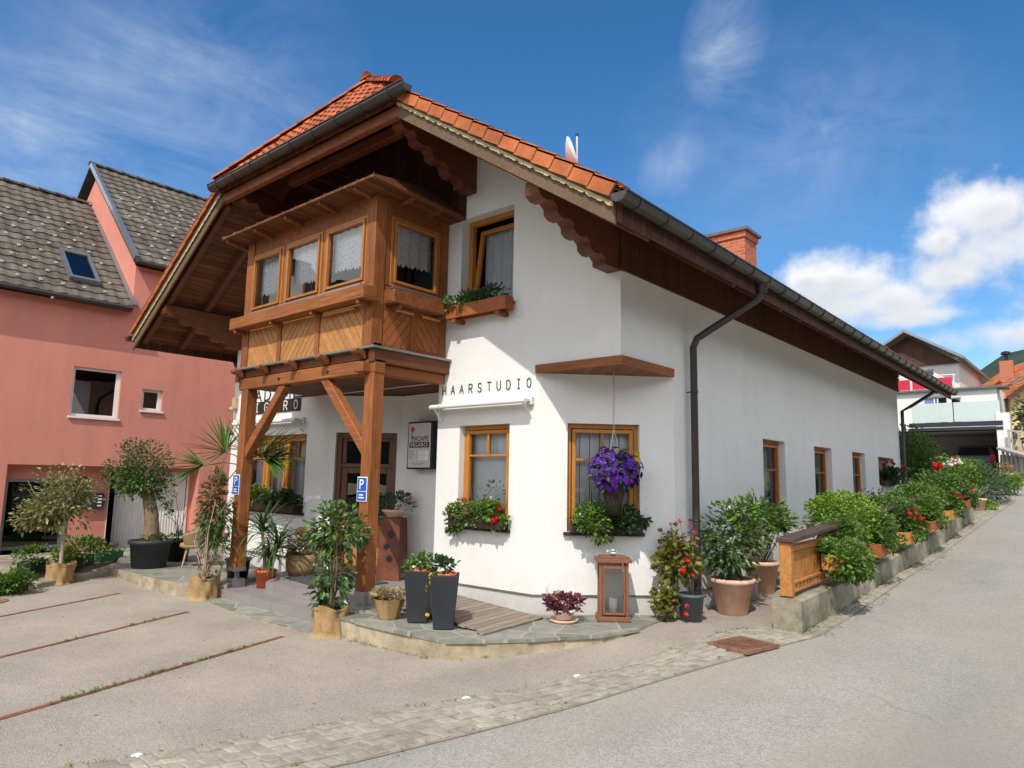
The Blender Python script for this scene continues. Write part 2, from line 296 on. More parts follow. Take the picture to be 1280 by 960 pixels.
K['concrete'] = mat('weathered_concrete', (.34, .305, .225), .92, .35, 5, bump=.5, bs=30, spec=.15, dirt=.45)
K['terracotta'] = mat('terracotta', (.78, .50, .38), .85, .2, 7, bump=.15, bs=40, spec=.2, dirt=.14)
K['orange_pot'] = mat('orange_plastic_pot', (.55, .12, .04), .5, .08, 5)
K['tub'] = mat('anthracite_tub', (.038, .042, .05), .55, .12, 5, dirt=.2)
K['anthr'] = mat('anthracite_planter', (.028, .031, .037), .5, .15, 4, dirt=.25)
K['burlap'] = mat('burlap_cloth', (.40, .265, .13), .95, .18, 45, bump=.5, bs=120, spec=.05, dirt=.15)
K['whitepot'] = mat('white_glazed_pot', (.72, .70, .64), .4, .06, 6)
K['bluepot'] = mat('grey_blue_pot', (.085, .105, .115), .55, .12, 5)
K['box_green'] = mat('green_plastic_box', (.02, .17, .06), .5, .1, 5)
K['box_dark'] = mat('dark_plastic_box', (.018, .03, .026), .6, .15, 5)
K['box_brown'] = mat('dark_brown_box', (.035, .02, .016), .5, .15, 5)
K['soil'] = mat('potting_soil', (.035, .025, .018), .95, .3, 20, bump=.4, bs=40)
K['corten'] = mat('rusty_steel', (.155, .045, .022), .6, .35, 5, bump=.15, bs=25, spec=.4, dirt=.2)
K['rust'] = mat('rusty_iron', (.22, .11, .065), .75, .35, 8, bump=.3, bs=40)
K['lantern_wood'] = mat('lantern_redwood', (.21, .085, .042), .5, .2, 5, (5, 5, 1))
K['plank'] = mat('grey_weathered_plank', (.27, .215, .17), .85, .25, 5, (9, .9, 9), bump=.35, bs=14, spec=.15, extra=boards(.115, (1, .13, 0), .35, .12))
K['doormat'] = mat('grey_doormat', (.07, .07, .072), .95, .2, 60, bump=.5, bs=200)
K['wicker'] = mat('wicker_weave', (.35, .235, .12), .75, .3, 60, (1, 1, 2.5), bump=.5, bs=90)
K['fence_wood'] = mat('orange_fence_wood', (.42, .185, .052), .5, .25, 4, (7, 1.2, 7), bump=.12, bs=18, spec=.35, island=.12, dirt=.15)
K['fence_cap'] = mat('dark_fence_cap', (.085, .05, .042), .55, .2, 5, dirt=.15)
K['bark'] = mat('olive_bark', (.21, .155, .10), .9, .35, 9, (4, 4, 1), bump=.6, bs=14, spec=.1)
K['stem'] = mat('woody_stem', (.16, .125, .075), .9, .25, 9)
K['pale_stem'] = mat('pale_stem', (.38, .30, .21), .9, .2, 9)
def leaf(name, c, var=.3, isl=.35, rough=.45, tr=.25, spec=.4): return mat(name, c, rough, var, 3, island=isl, trans=tr, spec=spec)
K['l_green'] = leaf('leaf_green', (.105, .195, .03))
K['l_bright'] = leaf('leaf_bright', (.18, .30, .03))
K['l_mid'] = leaf('leaf_mid', (.085, .165, .03))
K['l_dark'] = leaf('leaf_dark', (.03, .075, .022))
K['l_olive'] = leaf('leaf_olive', (.11, .145, .055), rough=.55)
K['l_varieg'] = leaf('leaf_variegated', (.25, .245, .095), isl=.5, rough=.6)
K['l_red'] = leaf('leaf_reddish', (.18, .095, .04), isl=.4)
K['l_glossy'] = leaf('leaf_glossy', (.075, .14, .035), rough=.36, tr=.15, spec=.6)
K['l_autumn'] = leaf('leaf_geranium', (.17, .17, .03), isl=.5)
K['l_yucca'] = leaf('leaf_yucca', (.06, .115, .03), isl=.3)
K['l_palm'] = leaf('leaf_palm', (.095, .175, .03), isl=.25, rough=.3)
K['l_dry'] = leaf('leaf_dry', (.30, .185, .085), isl=.35, rough=.8)
K['l_straw'] = leaf('leaf_straw', (.40, .32, .16), isl=.4, rough=.8)
K['l_purple'] = leaf('leaf_purple', (.14, .028, .045), isl=.5)
K['l_agave'] = leaf('leaf_agave', (.42, .44, .24), isl=.2)
K['l_blue'] = leaf('leaf_bluegreen', (.055, .105, .05), isl=.3)
K['f_red'] = leaf('petal_red', (.55, .012, .014), isl=.3, var=.15)
K['f_pink'] = leaf('petal_pink', (.62, .05, .12), isl=.3, var=.15)
K['f_orange'] = leaf('petal_orange', (.62, .13, .04), isl=.3, var=.15)
K['f_purple'] = leaf('petal_purple', (.10, .012, .32), isl=.5, var=.2)
K['f_yellow'] = leaf('petal_yellow', (.72, .50, .02), isl=.25, var=.15)
K['f_white'] = leaf('petal_white', (.75, .74, .68), isl=.1, var=.08)
K['forest'] = mat('forest_green', (.030, .046, .038), .95, .5, .07, bump=0, spec=.05, col2=(.052, .072, .052), det=9)
K['render_white'] = mat('neighbour_render', (.74, .73, .70), .85, .04, 10, spec=.15, dirt=.05)
K['render_yellow'] = mat('yellow_render', (.70, .55, .30), .85, .05, 10, spec=.15)
K['red_panel'] = mat('red_balcony_panel', (.55, .02, .05), .45, .06, 4)
K['frosted'] = mat('frosted_glass', (.54, .63, .60), .15, .04, 3, spec=.6)
K['anthracite'] = mat('anthracite_beam', (.03, .033, .045), .4, .1, 4)
K['far_brown'] = mat('far_brown_boards', (.085, .038, .022), .7, .2, 5, extra=boards(.16, (1, 0, 0), .5, .15))
K['far_tile'] = mat('orange_far_tile', (.50, .155, .055), .8, .2, 4, island=.18, dirt=.2)
K['railing'] = mat('grey_timber_rail', (.36, .34, .31), .8, .2, 7)
K['carpaint'] = mat('grey_car_paint', (.10, .11, .13), .25, .05, 3, metal=.5, spec=.6)
K['rubber'] = mat('tyre_rubber', (.015, .015, .015), .9, .1, 5)
K['tail'] = mat('red_tail_lens', (.5, .01, .012), .2, .1, 4, spec=.6)
K['chrome'] = mat('steel', (.5, .5, .5), .3, .08, 5, metal=.9)
K['basket'] = mat('dark_wicker_cone', (.022, .016, .01), .85, .4, 40, bump=.6, bs=80)
K['red_plastic'] = mat('red_plastic_planter', (.55, .05, .03), .45, .08, 5)
K['candle'] = mat('candle_wax', (.8, .77, .68), .6, .03, 5)
K['rose'] = mat('emblem_rose', (.42, .10, .12), .5, .2, 20)
K['inkgrey'] = mat('printed_grey', (.22, .2, .22), .6, .1, 9)
K['mesh'] = mat('lantern_glass_grey', (.45, .43, .38), .3, .1, 6, (1, 1, 4))
def glass(name, tint=(.8, .85, .85), rough=.0, ior=1.45, base=.06):
    m = bpy.data.materials.new(name); m.use_nodes = True; t = m.node_tree; n = t.nodes; l = t.links; n.clear()
    o = n.new('ShaderNodeOutputMaterial'); tr = n.new('ShaderNodeBsdfTransparent'); tr.inputs[0].default_value = rgb(tint)
    g = n.new('ShaderNodeBsdfGlossy'); g.inputs['Roughness'].default_value = rough; g.inputs[0].default_value = (.95, .97, 1, 1)
    f = n.new('ShaderNodeFresnel'); f.inputs[0].default_value = ior
    nzn = n.new('ShaderNodeTexNoise'); nzn.inputs['Scale'].default_value = 1.3; tcn = n.new('ShaderNodeTexCoord'); l.new(tcn.outputs['Object'], nzn.inputs['Vector'])
    bp = n.new('ShaderNodeBump'); bp.inputs['Strength'].default_value = .03; bp.inputs['Distance'].default_value = .05; l.new(nzn.outputs[0], bp.inputs['Height']); l.new(bp.outputs[0], g.inputs['Normal'])
    a = n.new('ShaderNodeMath'); a.operation = 'ADD'; a.use_clamp = True; l.new(f.outputs[0], a.inputs[0]); a.inputs[1].default_value = base
    mx = n.new('ShaderNodeMixShader'); l.new(a.outputs[0], mx.inputs[0]); l.new(tr.outputs[0], mx.inputs[1]); l.new(g.outputs[0], mx.inputs[2]); l.new(mx.outputs[0], o.inputs[0]); return m
K['glass'] = glass('window_glass', (.96, .97, .97), base=.015)
K['glass_low'] = glass('tilted_glass', (.9, .93, .95), base=.0, ior=1.25)
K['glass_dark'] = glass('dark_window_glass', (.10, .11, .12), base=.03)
K['glass_sky_tint'] = glass('sky_tinted_glass', (.05, .08, .16), base=.10)  # blue tint put into the glass in place of a sky reflection

# ------------------------------------------------------------------ mesh builder
ZV = Vector((0, 0, 1))
class MB:
    def __init__(s): s.v = []; s.f = []; s.m = []; s.s = []; s.g = []; s.gid = 0; s.hold = False
    def add(s, vs, fs, mi=0, sm=False):
        b = len(s.v); s.v.extend([Vector(v) for v in vs])
        for f in fs: s.f.append([b + i for i in f]); s.m.append(mi); s.s.append(sm); s.g.append(s.gid)
        if not s.hold: s.gid += 1
    def split(s, name, mats, parent=None, bevel=0):
        """one object per piece that was added"""
        out = []
        for gi in sorted(set(s.g)):
            q = MB(); mp = {}
            for f, mi, sm_, g in zip(s.f, s.m, s.s, s.g):
                if g != gi: continue
                for i in f:
                    if i not in mp: mp[i] = len(q.v); q.v.append(s.v[i])
                q.f.append([mp[i] for i in f]); q.m.append(mi); q.s.append(sm_); q.g.append(0)
            out.append(q.build(name, mats, parent, bevel))
        return out
    def hexa(s, p, mi=0):
        s.add(p, [(0, 3, 2, 1), (4, 5, 6, 7), (0, 1, 5, 4), (1, 2, 6, 5), (2, 3, 7, 6), (3, 0, 4, 7)], mi)
    def box(s, x0, x1, y0, y1, z0, z1, mi=0):
        s.hexa([(x0, y0, z0), (x1, y0, z0), (x1, y1, z0), (x0, y1, z0), (x0, y0, z1), (x1, y0, z1), (x1, y1, z1), (x0, y1, z1)], mi)
    def lbox(s, fr, u0, u1, z0, z1, d0, d1, mi=0):
        P = fr.p
        s.hexa([P(u0, z0, d1), P(u1, z0, d1), P(u1, z0, d0), P(u0, z0, d0), P(u0, z1, d1), P(u1, z1, d1), P(u1, z1, d0), P(u0, z1, d0)], mi)
    def beam(s, a, b, w, h, mi=0, up=ZV):
        a = Vector(a); b = Vector(b); d = (b - a).normalized(); sd = d.cross(up)
        if sd.length < 1e-4: sd = Vector((1, 0, 0))
        sd.normalize(); u2 = sd.cross(d).normalized(); x = sd * w / 2; y = u2 * h / 2
        s.hexa([a - x - y, a + x - y, b + x - y, b - x - y, a - x + y, a + x + y, b + x + y, b - x + y], mi)
    def extr(s, pts, vec, mi=0):
        pts = [Vector(p) for p in pts]; vec = Vector(vec); n = len(pts)
        s.add(pts + [p + vec for p in pts], [list(range(n))[::-1], list(range(n, 2 * n))] + [(i, (i + 1) % n, n + (i + 1) % n, n + i) for i in range(n)], mi)
    def tube(s, path, r, n=8, mi=0, r1=None, caps=True):
        path = [Vector(p) for p in path]; N = len(path); vs = []; hd = s.hold; s.hold = True
        prev = None
        for i, p in enumerate(path):
            d = (path[min(i + 1, N - 1)] - path[max(i - 1, 0)]).normalized()
            a = d.cross(ZV) if prev is None else prev - d * prev.dot(d)
            if a.length < 1e-4: a = d.cross(Vector((1, 0, 0)))
            a.normalize(); prev = a; b = d.cross(a)
            rr = r[i] if isinstance(r, (list, tuple)) else (r if r1 is None else r + (r1 - r) * i / max(1, N - 1))
            vs += [p + (a * math.cos(2 * PI * k / n) + b * math.sin(2 * PI * k / n)) * rr for k in range(n)]
        fs = [(i * n + k, i * n + (k + 1) % n, (i + 1) * n + (k + 1) % n, (i + 1) * n + k) for i in range(N - 1) for k in range(n)]
        s.add(vs, fs, mi, True)
        if caps:
            s.add(vs[:n], [list(range(n))], mi); s.add(vs[-n:], [list(range(n))], mi)
        s.hold = hd
        if not hd: s.gid += 1
    def lathe(s, prof, c=(0, 0, 0), n=24, mi=0, sm=True, sq=None):
        c = Vector(c); vs = []
        for r, z in prof:
            for k in range(n):
                a = 2 * PI * k / n; vs.append(c + Vector((r * math.cos(a), r * math.sin(a), z)))
        fs = [(i * n + k, i * n + (k + 1) % n, (i + 1) * n + (k + 1) % n, (i + 1) * n + k) for i in range(len(prof) - 1) for k in range(n)]
        s.add(vs, fs, mi, sm)
    def disc(s, c, r, n=20, mi=0):
        c = Vector(c); s.add([c + Vector((r * math.cos(2 * PI * k / n), r * math.sin(2 * PI * k / n), 0)) for k in range(n)], [list(range(n))], mi)
    def leaf(s, p, d, L, Wd, rng, mi=0, fold=.25):
        d = d.normalized(); rv = Vector((rng.uniform(-1, 1), rng.uniform(-1, 1), rng.uniform(-1, 1)))
        sd = d.cross(ZV * 1.2 + rv)
        if sd.length < 1e-3: sd = Vector((1, 0, 0))
        sd.normalize(); nn = sd.cross(d)
        m = p + d * L * .45 - nn * Wd * fold
        t = p + d * L - ZV * L * .18
        s.add([p, m + sd * Wd * .5 + nn * Wd * fold, t, m - sd * Wd * .5 + nn * Wd * fold, m], [(0, 1, 4), (1, 2, 4), (0, 4, 3), (4, 2, 3)], mi)
    def clump(s, c, rad, n, L, Wd, rng, k=9, up=.35, mi=0, tight=.30, hem=False):
        c = Vector(c); rad = Vector(rad)
        subs = []
        for i in range(k):
            while True:
                q = Vector((rng.uniform(-1, 1), rng.uniform(-1, 1), rng.uniform(-1, 1)))
                if .2 < q.length < 1: break
            if hem: q.z = abs(q.z)
            subs.append((q * (.55 + .35 * rng.random()) / max(q.length, .5), rng.uniform(.7, 1.25)))
        for i in range(n):
            q, sc = rng.choice(subs)
            g = Vector((rng.gauss(0, 1), rng.gauss(0, 1), rng.gauss(0, 1))) * tight * sc
            o = q + g
            if o.length > 1.25: o *= 1.1 / o.length
            p = c + Vector((o.x * rad.x, o.y * rad.y, o.z * rad.z))
            d = o.normalized() * .7 + g.normalized() * .6 + ZV * up + Vector((rng.uniform(-1, 1), rng.uniform(-1, 1), rng.uniform(-1, 1))) * .55
            e = rng.uniform(.7, 1.25); s.leaf(p, d, L * e, Wd * e, rng, mi)
    def strap(s, p, d, L, Wd, droop, mi=0, seg=5, tip=True):
        p = Vector(p); d = d.normalized(); sd = d.cross(ZV)
        if sd.length < 1e-3: sd = Vector((1, 0, 0))
        sd.normalize(); vs = []
        for i in range(seg + 1):
            t = i / seg; w = Wd * (.65 + .7 * t) * (1 - t * .4) if t < .5 else Wd * .8 * 2.0 * (1 - t) + .002
            nn = sd.cross(d).normalized()
            vs += [p + sd * w / 2 + nn * w * .18, p, p - sd * w / 2 + nn * w * .18]
            p = p + d * L / seg; d = (d - ZV * droop / seg).normalized()
        s.add(vs, [f for i in range(seg) for f in ((3 * i, 3 * i + 1, 3 * i + 4, 3 * i + 3), (3 * i + 1, 3 * i + 2, 3 * i + 5, 3 * i + 4))], mi)
    def flower(s, c, r, rng, mi=0, n=9):
        c = Vector(c)
        for i in range(n):
            d = Vector((rng.gauss(0, 1), rng.gauss(0, 1), rng.gauss(0, 1))).normalized()
            a = d.orthogonal().normalized(); b = d.cross(a); p = c + d * r * .55; q = r * .55
            s.add([p - a * q, p - b * q * .9 + d * q * .2, p + a * q, p + b * q * .9 + d * q * .2], [(0, 1, 2, 3)], mi)
    def build(s, name, mats, parent=None, bevel=0, recalc=True):
        off = Vector((0, 0, 0)); q = parent
        while q: off += q.location; q = q.parent
        me = bpy.data.meshes.new(name)
        me.from_pydata([tuple(v - off) for v in s.v], [], s.f)
        if not isinstance(mats, (list, tuple)): mats = [mats]
        for mm in mats: me.materials.append(K[mm] if isinstance(mm, str) else mm)
        me.polygons.foreach_set('material_index', s.m); me.polygons.foreach_set('use_smooth', s.s)
        me.update()
        if recalc and not (isinstance(mats[0], str) and mats[0].startswith('glass') and name != 'lantern_pane'):
            import bmesh
            bm = bmesh.new(); bm.from_mesh(me); bmesh.ops.recalc_face_normals(bm, faces=bm.faces); bm.to_mesh(me); bm.free()
        o = bpy.data.objects.new(name, me); COL.objects.link(o)
        if parent: o.parent = parent
        if bevel:
            b = o.modifiers.new('bevel', 'BEVEL'); b.width = bevel; b.segments = 1; b.limit_method = 'ANGLE'; b.angle_limit = R(40)
        return o
class Fr:
    def __init__(s, O, U, N): s.O = Vector(O); s.U = Vector(U).normalized(); s.N = Vector(N).normalized()
    def p(s, u, z, d=0): return s.O + s.U * u + ZV * z + s.N * d
def tag(o, label, cat, group=None, kind=None):
    if label: o['label'] = label
    if cat: o['category'] = cat
    if group: o['group'] = group
    if kind: o['kind'] = kind
    return o
def thing(name, label, cat, loc=(0, 0, 0), group=None):
    o = bpy.data.objects.new(name, None); COL.objects.link(o); o.location = loc; o.empty_display_size = .2
    return tag(o, label, cat, group)
def struct(o): o['kind'] = 'structure'; return o
def copy_tree(src, dloc, label, rotz=None):
    r = src.copy(); COL.objects.link(r); r.location = Vector(src.location) + Vector(dloc)
    if rotz is not None: r.rotation_euler = (0, 0, rotz)
    r['label'] = label
    for ch in src.children:
        c = ch.copy(); COL.objects.link(c); c.parent = r
        for g in ch.children:
            d = g.copy(); COL.objects.link(d); d.parent = c
    return r
def clip_poly(pts, planes):
    for a, b, c in planes:
        out = []
        for i in range(len(pts)):
            p, q = pts[i], pts[(i + 1) % len(pts)]
            dp = a * p[0] + b * p[1] - c; dq = a * q[0] + b * q[1] - c
            if dp <= 0: out.append(p)
            if dp * dq < 0:
                t = dp / (dp - dq); out.append((p[0] + (q[0] - p[0]) * t, p[1] + (q[1] - p[1]) * t))
        pts = out
        if len(pts) < 3: return []
    return pts
def wall(mb, fr, u0, u1, z0, z1, holes=(), planes=(), mi=0):
    us = sorted({u0, u1} | {h[0] for h in holes} | {h[1] for h in holes}); zs = sorted({z0, z1} | {h[2] for h in holes} | {h[3] for h in holes})
    for i in range(len(us) - 1):
        for j in range(len(zs) - 1):
            cu_, cz = (us[i] + us[i + 1]) / 2, (zs[j] + zs[j + 1]) / 2
            if any(h[0] < cu_ < h[1] and h[2] < cz < h[3] for h in holes): continue
            pts = clip_poly([(us[i], zs[j]), (us[i + 1], zs[j]), (us[i + 1], zs[j + 1]), (us[i], zs[j + 1])], planes)
            if pts: mb.add([fr.p(u, z) for u, z in pts], [list(range(len(pts)))], mi)
    for a, b, c, d, dep in holes:
        for (p, q, r_, t) in ((fr.p(a, c), fr.p(a, d), fr.p(a, d, -dep), fr.p(a, c, -dep)), (fr.p(b, d), fr.p(b, c), fr.p(b, c, -dep), fr.p(b, d, -dep)),
                              (fr.p(a, d), fr.p(b, d), fr.p(b, d, -dep), fr.p(a, d, -dep)), (fr.p(b, c), fr.p(a, c), fr.p(a, c, -dep), fr.p(b, c, -dep))):
            mb.add([p, q, r_, t], [(0, 1, 2, 3)], mi)
def window(parent, fr, u0, u1, z0, z1, dep, cols=1, transom=None, fmat='honey', muntin=False, fw=.06, curtain=None, pane='glass', name='window', rng=random.Random(5), swz=None):
    """frame, casements, muntins; pane and curtain as sub-parts"""
    w = MB(); g = MB()
    d1 = -dep; d0 = d1 - .07
    for a, b, c, d in ((u0, u1, z0, z0 + fw), (u0, u1, z1 - fw, z1), (u0, u0 + fw, z0 + fw, z1 - fw), (u1 - fw, u1, z0 + fw, z1 - fw)): w.lbox(fr, a, b, c, d, d0, d1)
    cw = (u1 - u0 - 2 * fw) / cols
    for i in range(cols):
        a = u0 + fw + cw * i; b = a + cw
        if i: w.lbox(fr, a - .035, a + .035, z0 + fw, z1 - fw, d0 + .004, d1 + .012)
        a += .012 + (.03 if i else 0); b -= .012 + (.03 if i < cols - 1 else 0); c = z0 + fw + .012; d = z1 - fw - .012; s_ = .05 if fw > .05 else .04
        for q in ((a, b, c, c + s_), (a, b, d - s_, d), (a, a + s_, c + s_, d - s_), (b - s_, b, c + s_, d - s_)): w.lbox(fr, *q, d0 + .01, d1 + .022)
        if transom:
            w.lbox(fr, a + s_, b - s_, transom - .014, transom + .014, d0 + .02, d1 + .016)
            if muntin: w.lbox(fr, (a + b) / 2 - .012, (a + b) / 2 + .012, transom + .014, d - s_, d0 + .02, d1 + .014)
        dd = d1 - .025
        g.add([fr.p(a + s_, c + s_, dd), fr.p(b - s_, c + s_, dd), fr.p(b - s_, d - s_, dd), fr.p(a + s_, d - s_, dd)], [(0, 1, 2, 3)])
    o = w.build(name, fmat, parent, bevel=.004)
    g.build('pane', pane, o)
    if curtain: curtain(o, fr, u0 + fw, u1 - fw, z0 + fw, z1 - fw, d0 - .05)
    return o
def blinds(sp=.125, wd=.13, ang=-.3, mt='blind', gap=None):
    def f(o, fr, u0, u1, z0, z1, d):
        m = MB(); u = u0 + .01
        while u < u1:
            e = min(wd, u1 - u) / 2
            c, s_ = math.cos(ang) * e, math.sin(ang) * e
            m.add([fr.p(u + e - c, z0, d - s_ - .015), fr.p(u + e + c, z0, d + s_ - .015), fr.p(u + e + c, z1, d + s_ - .015), fr.p(u + e - c, z1, d - s_ - .015)], [(0, 1, 2, 3)]); u += sp
        m.build('vertical_blind', mt, o)
    return f
def drape(u_from=0, u_to=1, wav=.02, per=.12, mt='curtain', back=.06, zlow=0, nm='curtain'):
    def f(o, fr, u0, u1, z0, z1, d):
        m = MB(); a = u0 + (u1 - u0) * u_from; b = u0 + (u1 - u0) * u_to; n = max(8, int((b - a) / .02)); vs = []
        for i in range(n + 1):
            u = a + (b - a) * i / n; w = math.sin(u / per * 2 * PI) * wav + math.sin(u / per * 3.1) * wav * .5
            vs += [fr.p(u, z0 + zlow, d - back + w), fr.p(u, z1, d - back + w)]
        m.add(vs, [(2 * i, 2 * i + 2, 2 * i + 3, 2 * i + 1) for i in range(n)], 0, True); m.build(nm, mt, o)
    return f
def lace_half(frac=.52, scal=.09):
    def f(o, fr, u0, u1, z0, z1, d):
        m = MB(); zb = z1 - (z1 - z0) * frac; n = int((u1 - u0) / .012); vs = []
        for i in range(n + 1):
            u = u0 + (u1 - u0) * i / n; w = math.sin(u * 34) * .012
            sc = abs(math.sin(u / scal * PI)) * .05 + math.sin(u * 5) * .02
            vs += [fr.p(u, zb - sc, d - .03 + w), fr.p(u, zb + .12, d - .03 + w), fr.p(u, z1, d - .03 + w)]
        m.add(vs, [q for i in range(n) for q in ((3 * i, 3 * i + 3, 3 * i + 4, 3 * i + 1), (3 * i + 1, 3 * i + 4, 3 * i + 5, 3 * i + 2))], 0, True)
        m.build('lace_curtain', K['lace_holes'], o)
    return f
# lace: cloth with a woven pattern of small holes
m = mat('lace_with_holes', (.78, .79, .80), .9, .05, 20, spec=.1)
t_ = m.node_tree; n_ = t_.nodes; l_ = t_.links
v_ = n_.new('ShaderNodeTexVoronoi'); v_.inputs['Scale'].default_value = 26; c_ = n_.new('ShaderNodeTexCoord'); l_.new(c_.outputs['Object'], v_.inputs['Vector'])
r_ = n_.new('ShaderNodeMapRange'); r_.inputs[1].default_value = .22; r_.inputs[2].default_value = .34; r_.inputs[3].default_value = .62; r_.inputs[4].default_value = .96; l_.new(v_.outputs['Distance'], r_.inputs[0])
l_.new(r_.outputs[0], n_['Principled BSDF'].inputs['Alpha']); K['lace_holes'] = m
def text_mesh(mb, txt, fr, u, z, d, height, xs=1.0, thick=.01, mi=0, space=1.0, center=False, width=None):
    cu_ = bpy.data.curves.new('t', 'FONT'); cu_.body = txt; cu_.size = 1; cu_.extrude = .5; cu_.space_character = space
    o = bpy.data.objects.new('t', cu_); COL.objects.link(o); dg = bpy.context.evaluated_depsgraph_get(); dg.update()
    me = bpy.data.meshes.new_from_object(o.evaluated_get(dg)); xs_ = [v.co.x for v in me.vertices]; ys_ = [v.co.y for v in me.vertices]
    x0, x1, y0, y1 = min(xs_), max(xs_), min(ys_), max(ys_); k = height / (y1 - y0); kx = k * xs if width is None else width / (x1 - x0)
    vs = []
    for v in me.vertices:
        uu = u + (v.co.x - x0) * kx - ((x1 - x0) * kx / 2 if center else 0)
        vs.append(fr.p(uu, z + (v.co.y - y0) * k, d + (thick if v.co.z > 0 else 0)))
    mb.add(vs, [tuple(p.vertices) for p in me.polygons], mi)
    bpy.data.objects.remove(o); bpy.data.meshes.remove(me); bpy.data.curves.remove(cu_)

# ------------------------------------------------------------------ terrain
def interp(tab, x):
    if x <= tab[0][0]: return tab[0][1] + (x - tab[0][0]) * (tab[1][1] - tab[0][1]) / (tab[1][0] - tab[0][0])
    for i in range(len(tab) - 1):
        if x <= tab[i + 1][0]:
            (a, b), (c, d) = tab[i], tab[i + 1]; t = (x - a) / (c - a)
            m0 = (d - tab[i - 1][1]) / (c - tab[i - 1][0]) if i else (d - b) / (c - a)
            m1 = (tab[i + 2][1] - b) / (tab[i + 2][0] - a) if i + 2 < len(tab) else (d - b) / (c - a)
            h = c - a
            return (2 * t ** 3 - 3 * t * t + 1) * b + (t ** 3 - 2 * t * t + t) * h * m0 + (-2 * t ** 3 + 3 * t * t) * d + (t ** 3 - t * t) * h * m1
    return tab[-1][1]
def lin(tab, x):
    if x <= tab[0][0]: (a, b), (c, d) = tab[0], tab[1]
    elif x >= tab[-1][0]: return tab[-1][1]
    else:
        for i in range(len(tab) - 1):
            if x <= tab[i + 1][0]: (a, b), (c, d) = tab[i], tab[i + 1]; break
    return b + (x - a) * (d - b) / (c - a)
RT = [(-60, -1.6), (-25, -.8), (-12, -.42), (-5, -.26), (-2, -.17), (0, -.09), (1.6, -.06), (3.6, .05), (6, .19), (9.3, .37), (14.5, .84), (22, 1.5), (30, 2.12), (45, 3.2), (80, 5.6), (140, 9)]
def sm(a, b, x):
    t = max(0, min(1, (x - a) / (b - a))); return t * t * (3 - 2 * t)
def h(x, y):
    H = interp(RT, y) if y < 140 else 9
    Fc = -.24 - .04 * sm(-3, -9, y) * 0
    if y > -1.0: Fc += 0
    k = sm(-2.6, .5, x)
    b = Fc + (H - Fc) * k
    if x < -2.6 and y > 14: b = max(b, H * sm(14, 22, y) + Fc * (1 - sm(14, 22, y)))
    if y > 14 and x < .5: b = b + (H - b) * sm(13, 17, y)
    b += .065 * math.exp(-((x - .15) ** 2 + (y - .7) ** 2) / .9)
    b += .10 * sm(-7.5, -10.5, x) * sm(-6, -2, y)
    return b
XU = [(-14, -4.3), (-8, -2.1), (-5.3, -.91), (-4.27, -.49), (-3.17, -.15), (-2.8, .02), (-2.23, .24), (-1.55, .46), (-.7, .66), (.12, .77), (.88, .85), (1.5, .94), (1.62, 1.2), (15.0, 1.2), (18, .95), (24, .6), (40, -.6)]
XL = [(-14, -3.5), (-8, -1.25), (-5.5, -.16), (-4.16, .36), (-3.36, .59), (-2.8, .74), (-2.15, .90), (-1.36, 1.05), (-.49, 1.25), (.11, 1.40), (1.09, 1.56), (1.6, 1.68), (3.4, 1.70), (10, 1.68), (15, 1.80), (20, 1.95), (24, 1.6), (40, .3)]
def sheet(name, lf, rf, y0, y1, ny, nx, off, mt, ys=None):
    m_ = MB(); ys = ys or [y0 + (y1 - y0) * j / ny for j in range(ny + 1)]; vs = []
    for y in ys:
        a, b = lf(y), rf(y)
        for i in range(nx + 1): x = a + (b - a) * i / nx; vs.append((x, y, h(x, y) + off))
    w_ = nx + 1
    m_.add(vs, [(j * w_ + i, j * w_ + i + 1, (j + 1) * w_ + i + 1, (j + 1) * w_ + i) for j in range(len(ys) - 1) for i in range(nx)], 0, True)
    return struct(m_.build(name, mt, recalc=False))
yy = [-60, -50, -40, -30, -25, -20] + [-16 + .4 * i for i in range(90)] + [20 + 1.0 * i for i in range(25)] + [50, 60, 80, 110, 140]
sheet('road', lambda y: lin(XL, y) + .0, lambda y: 14 if y < 22 else 14 - (y - 22) * .25, 0, 0, 0, 26, .004, 'asphalt', yy[3:-4])
sheet('forecourt', lambda y: -11.6, lambda y: lin(XU, y), -14, 14.8, 96, 40, .004, 'forecourt')
sheet('gutter_bed', lambda y: lin(XU, y) - .02, lambda y: lin(XL, y) + .02, -14, 26, 120, 4, .010, 'mortar')
# wide ground sheet out to the hills, kept just below the paved sheets
gx = [-900, -500, -250, -120, -60, -35, -25] + [-20 + .8 * i for i in range(44)] + [18, 24, 35, 60, 120, 250, 500, 900]
gy = [-900, -500, -250, -120, -60, -35, -25, -20] + [-16 + .8 * i for i in range(45)] + [24, 30, 40, 60, 90, 120, 200, 400, 900]
mg = MB(); w_ = len(gx)
mg.add([(x, y, h(x, y) - .05) for y in gy for x in gx], [(j * w_ + i, j * w_ + i + 1, (j + 1) * w_ + i + 1, (j + 1) * w_ + i) for j in range(len(gy) - 1) for i in range(w_ - 1)], 0, True)
struct(mg.build('ground', 'earth', recalc=False))

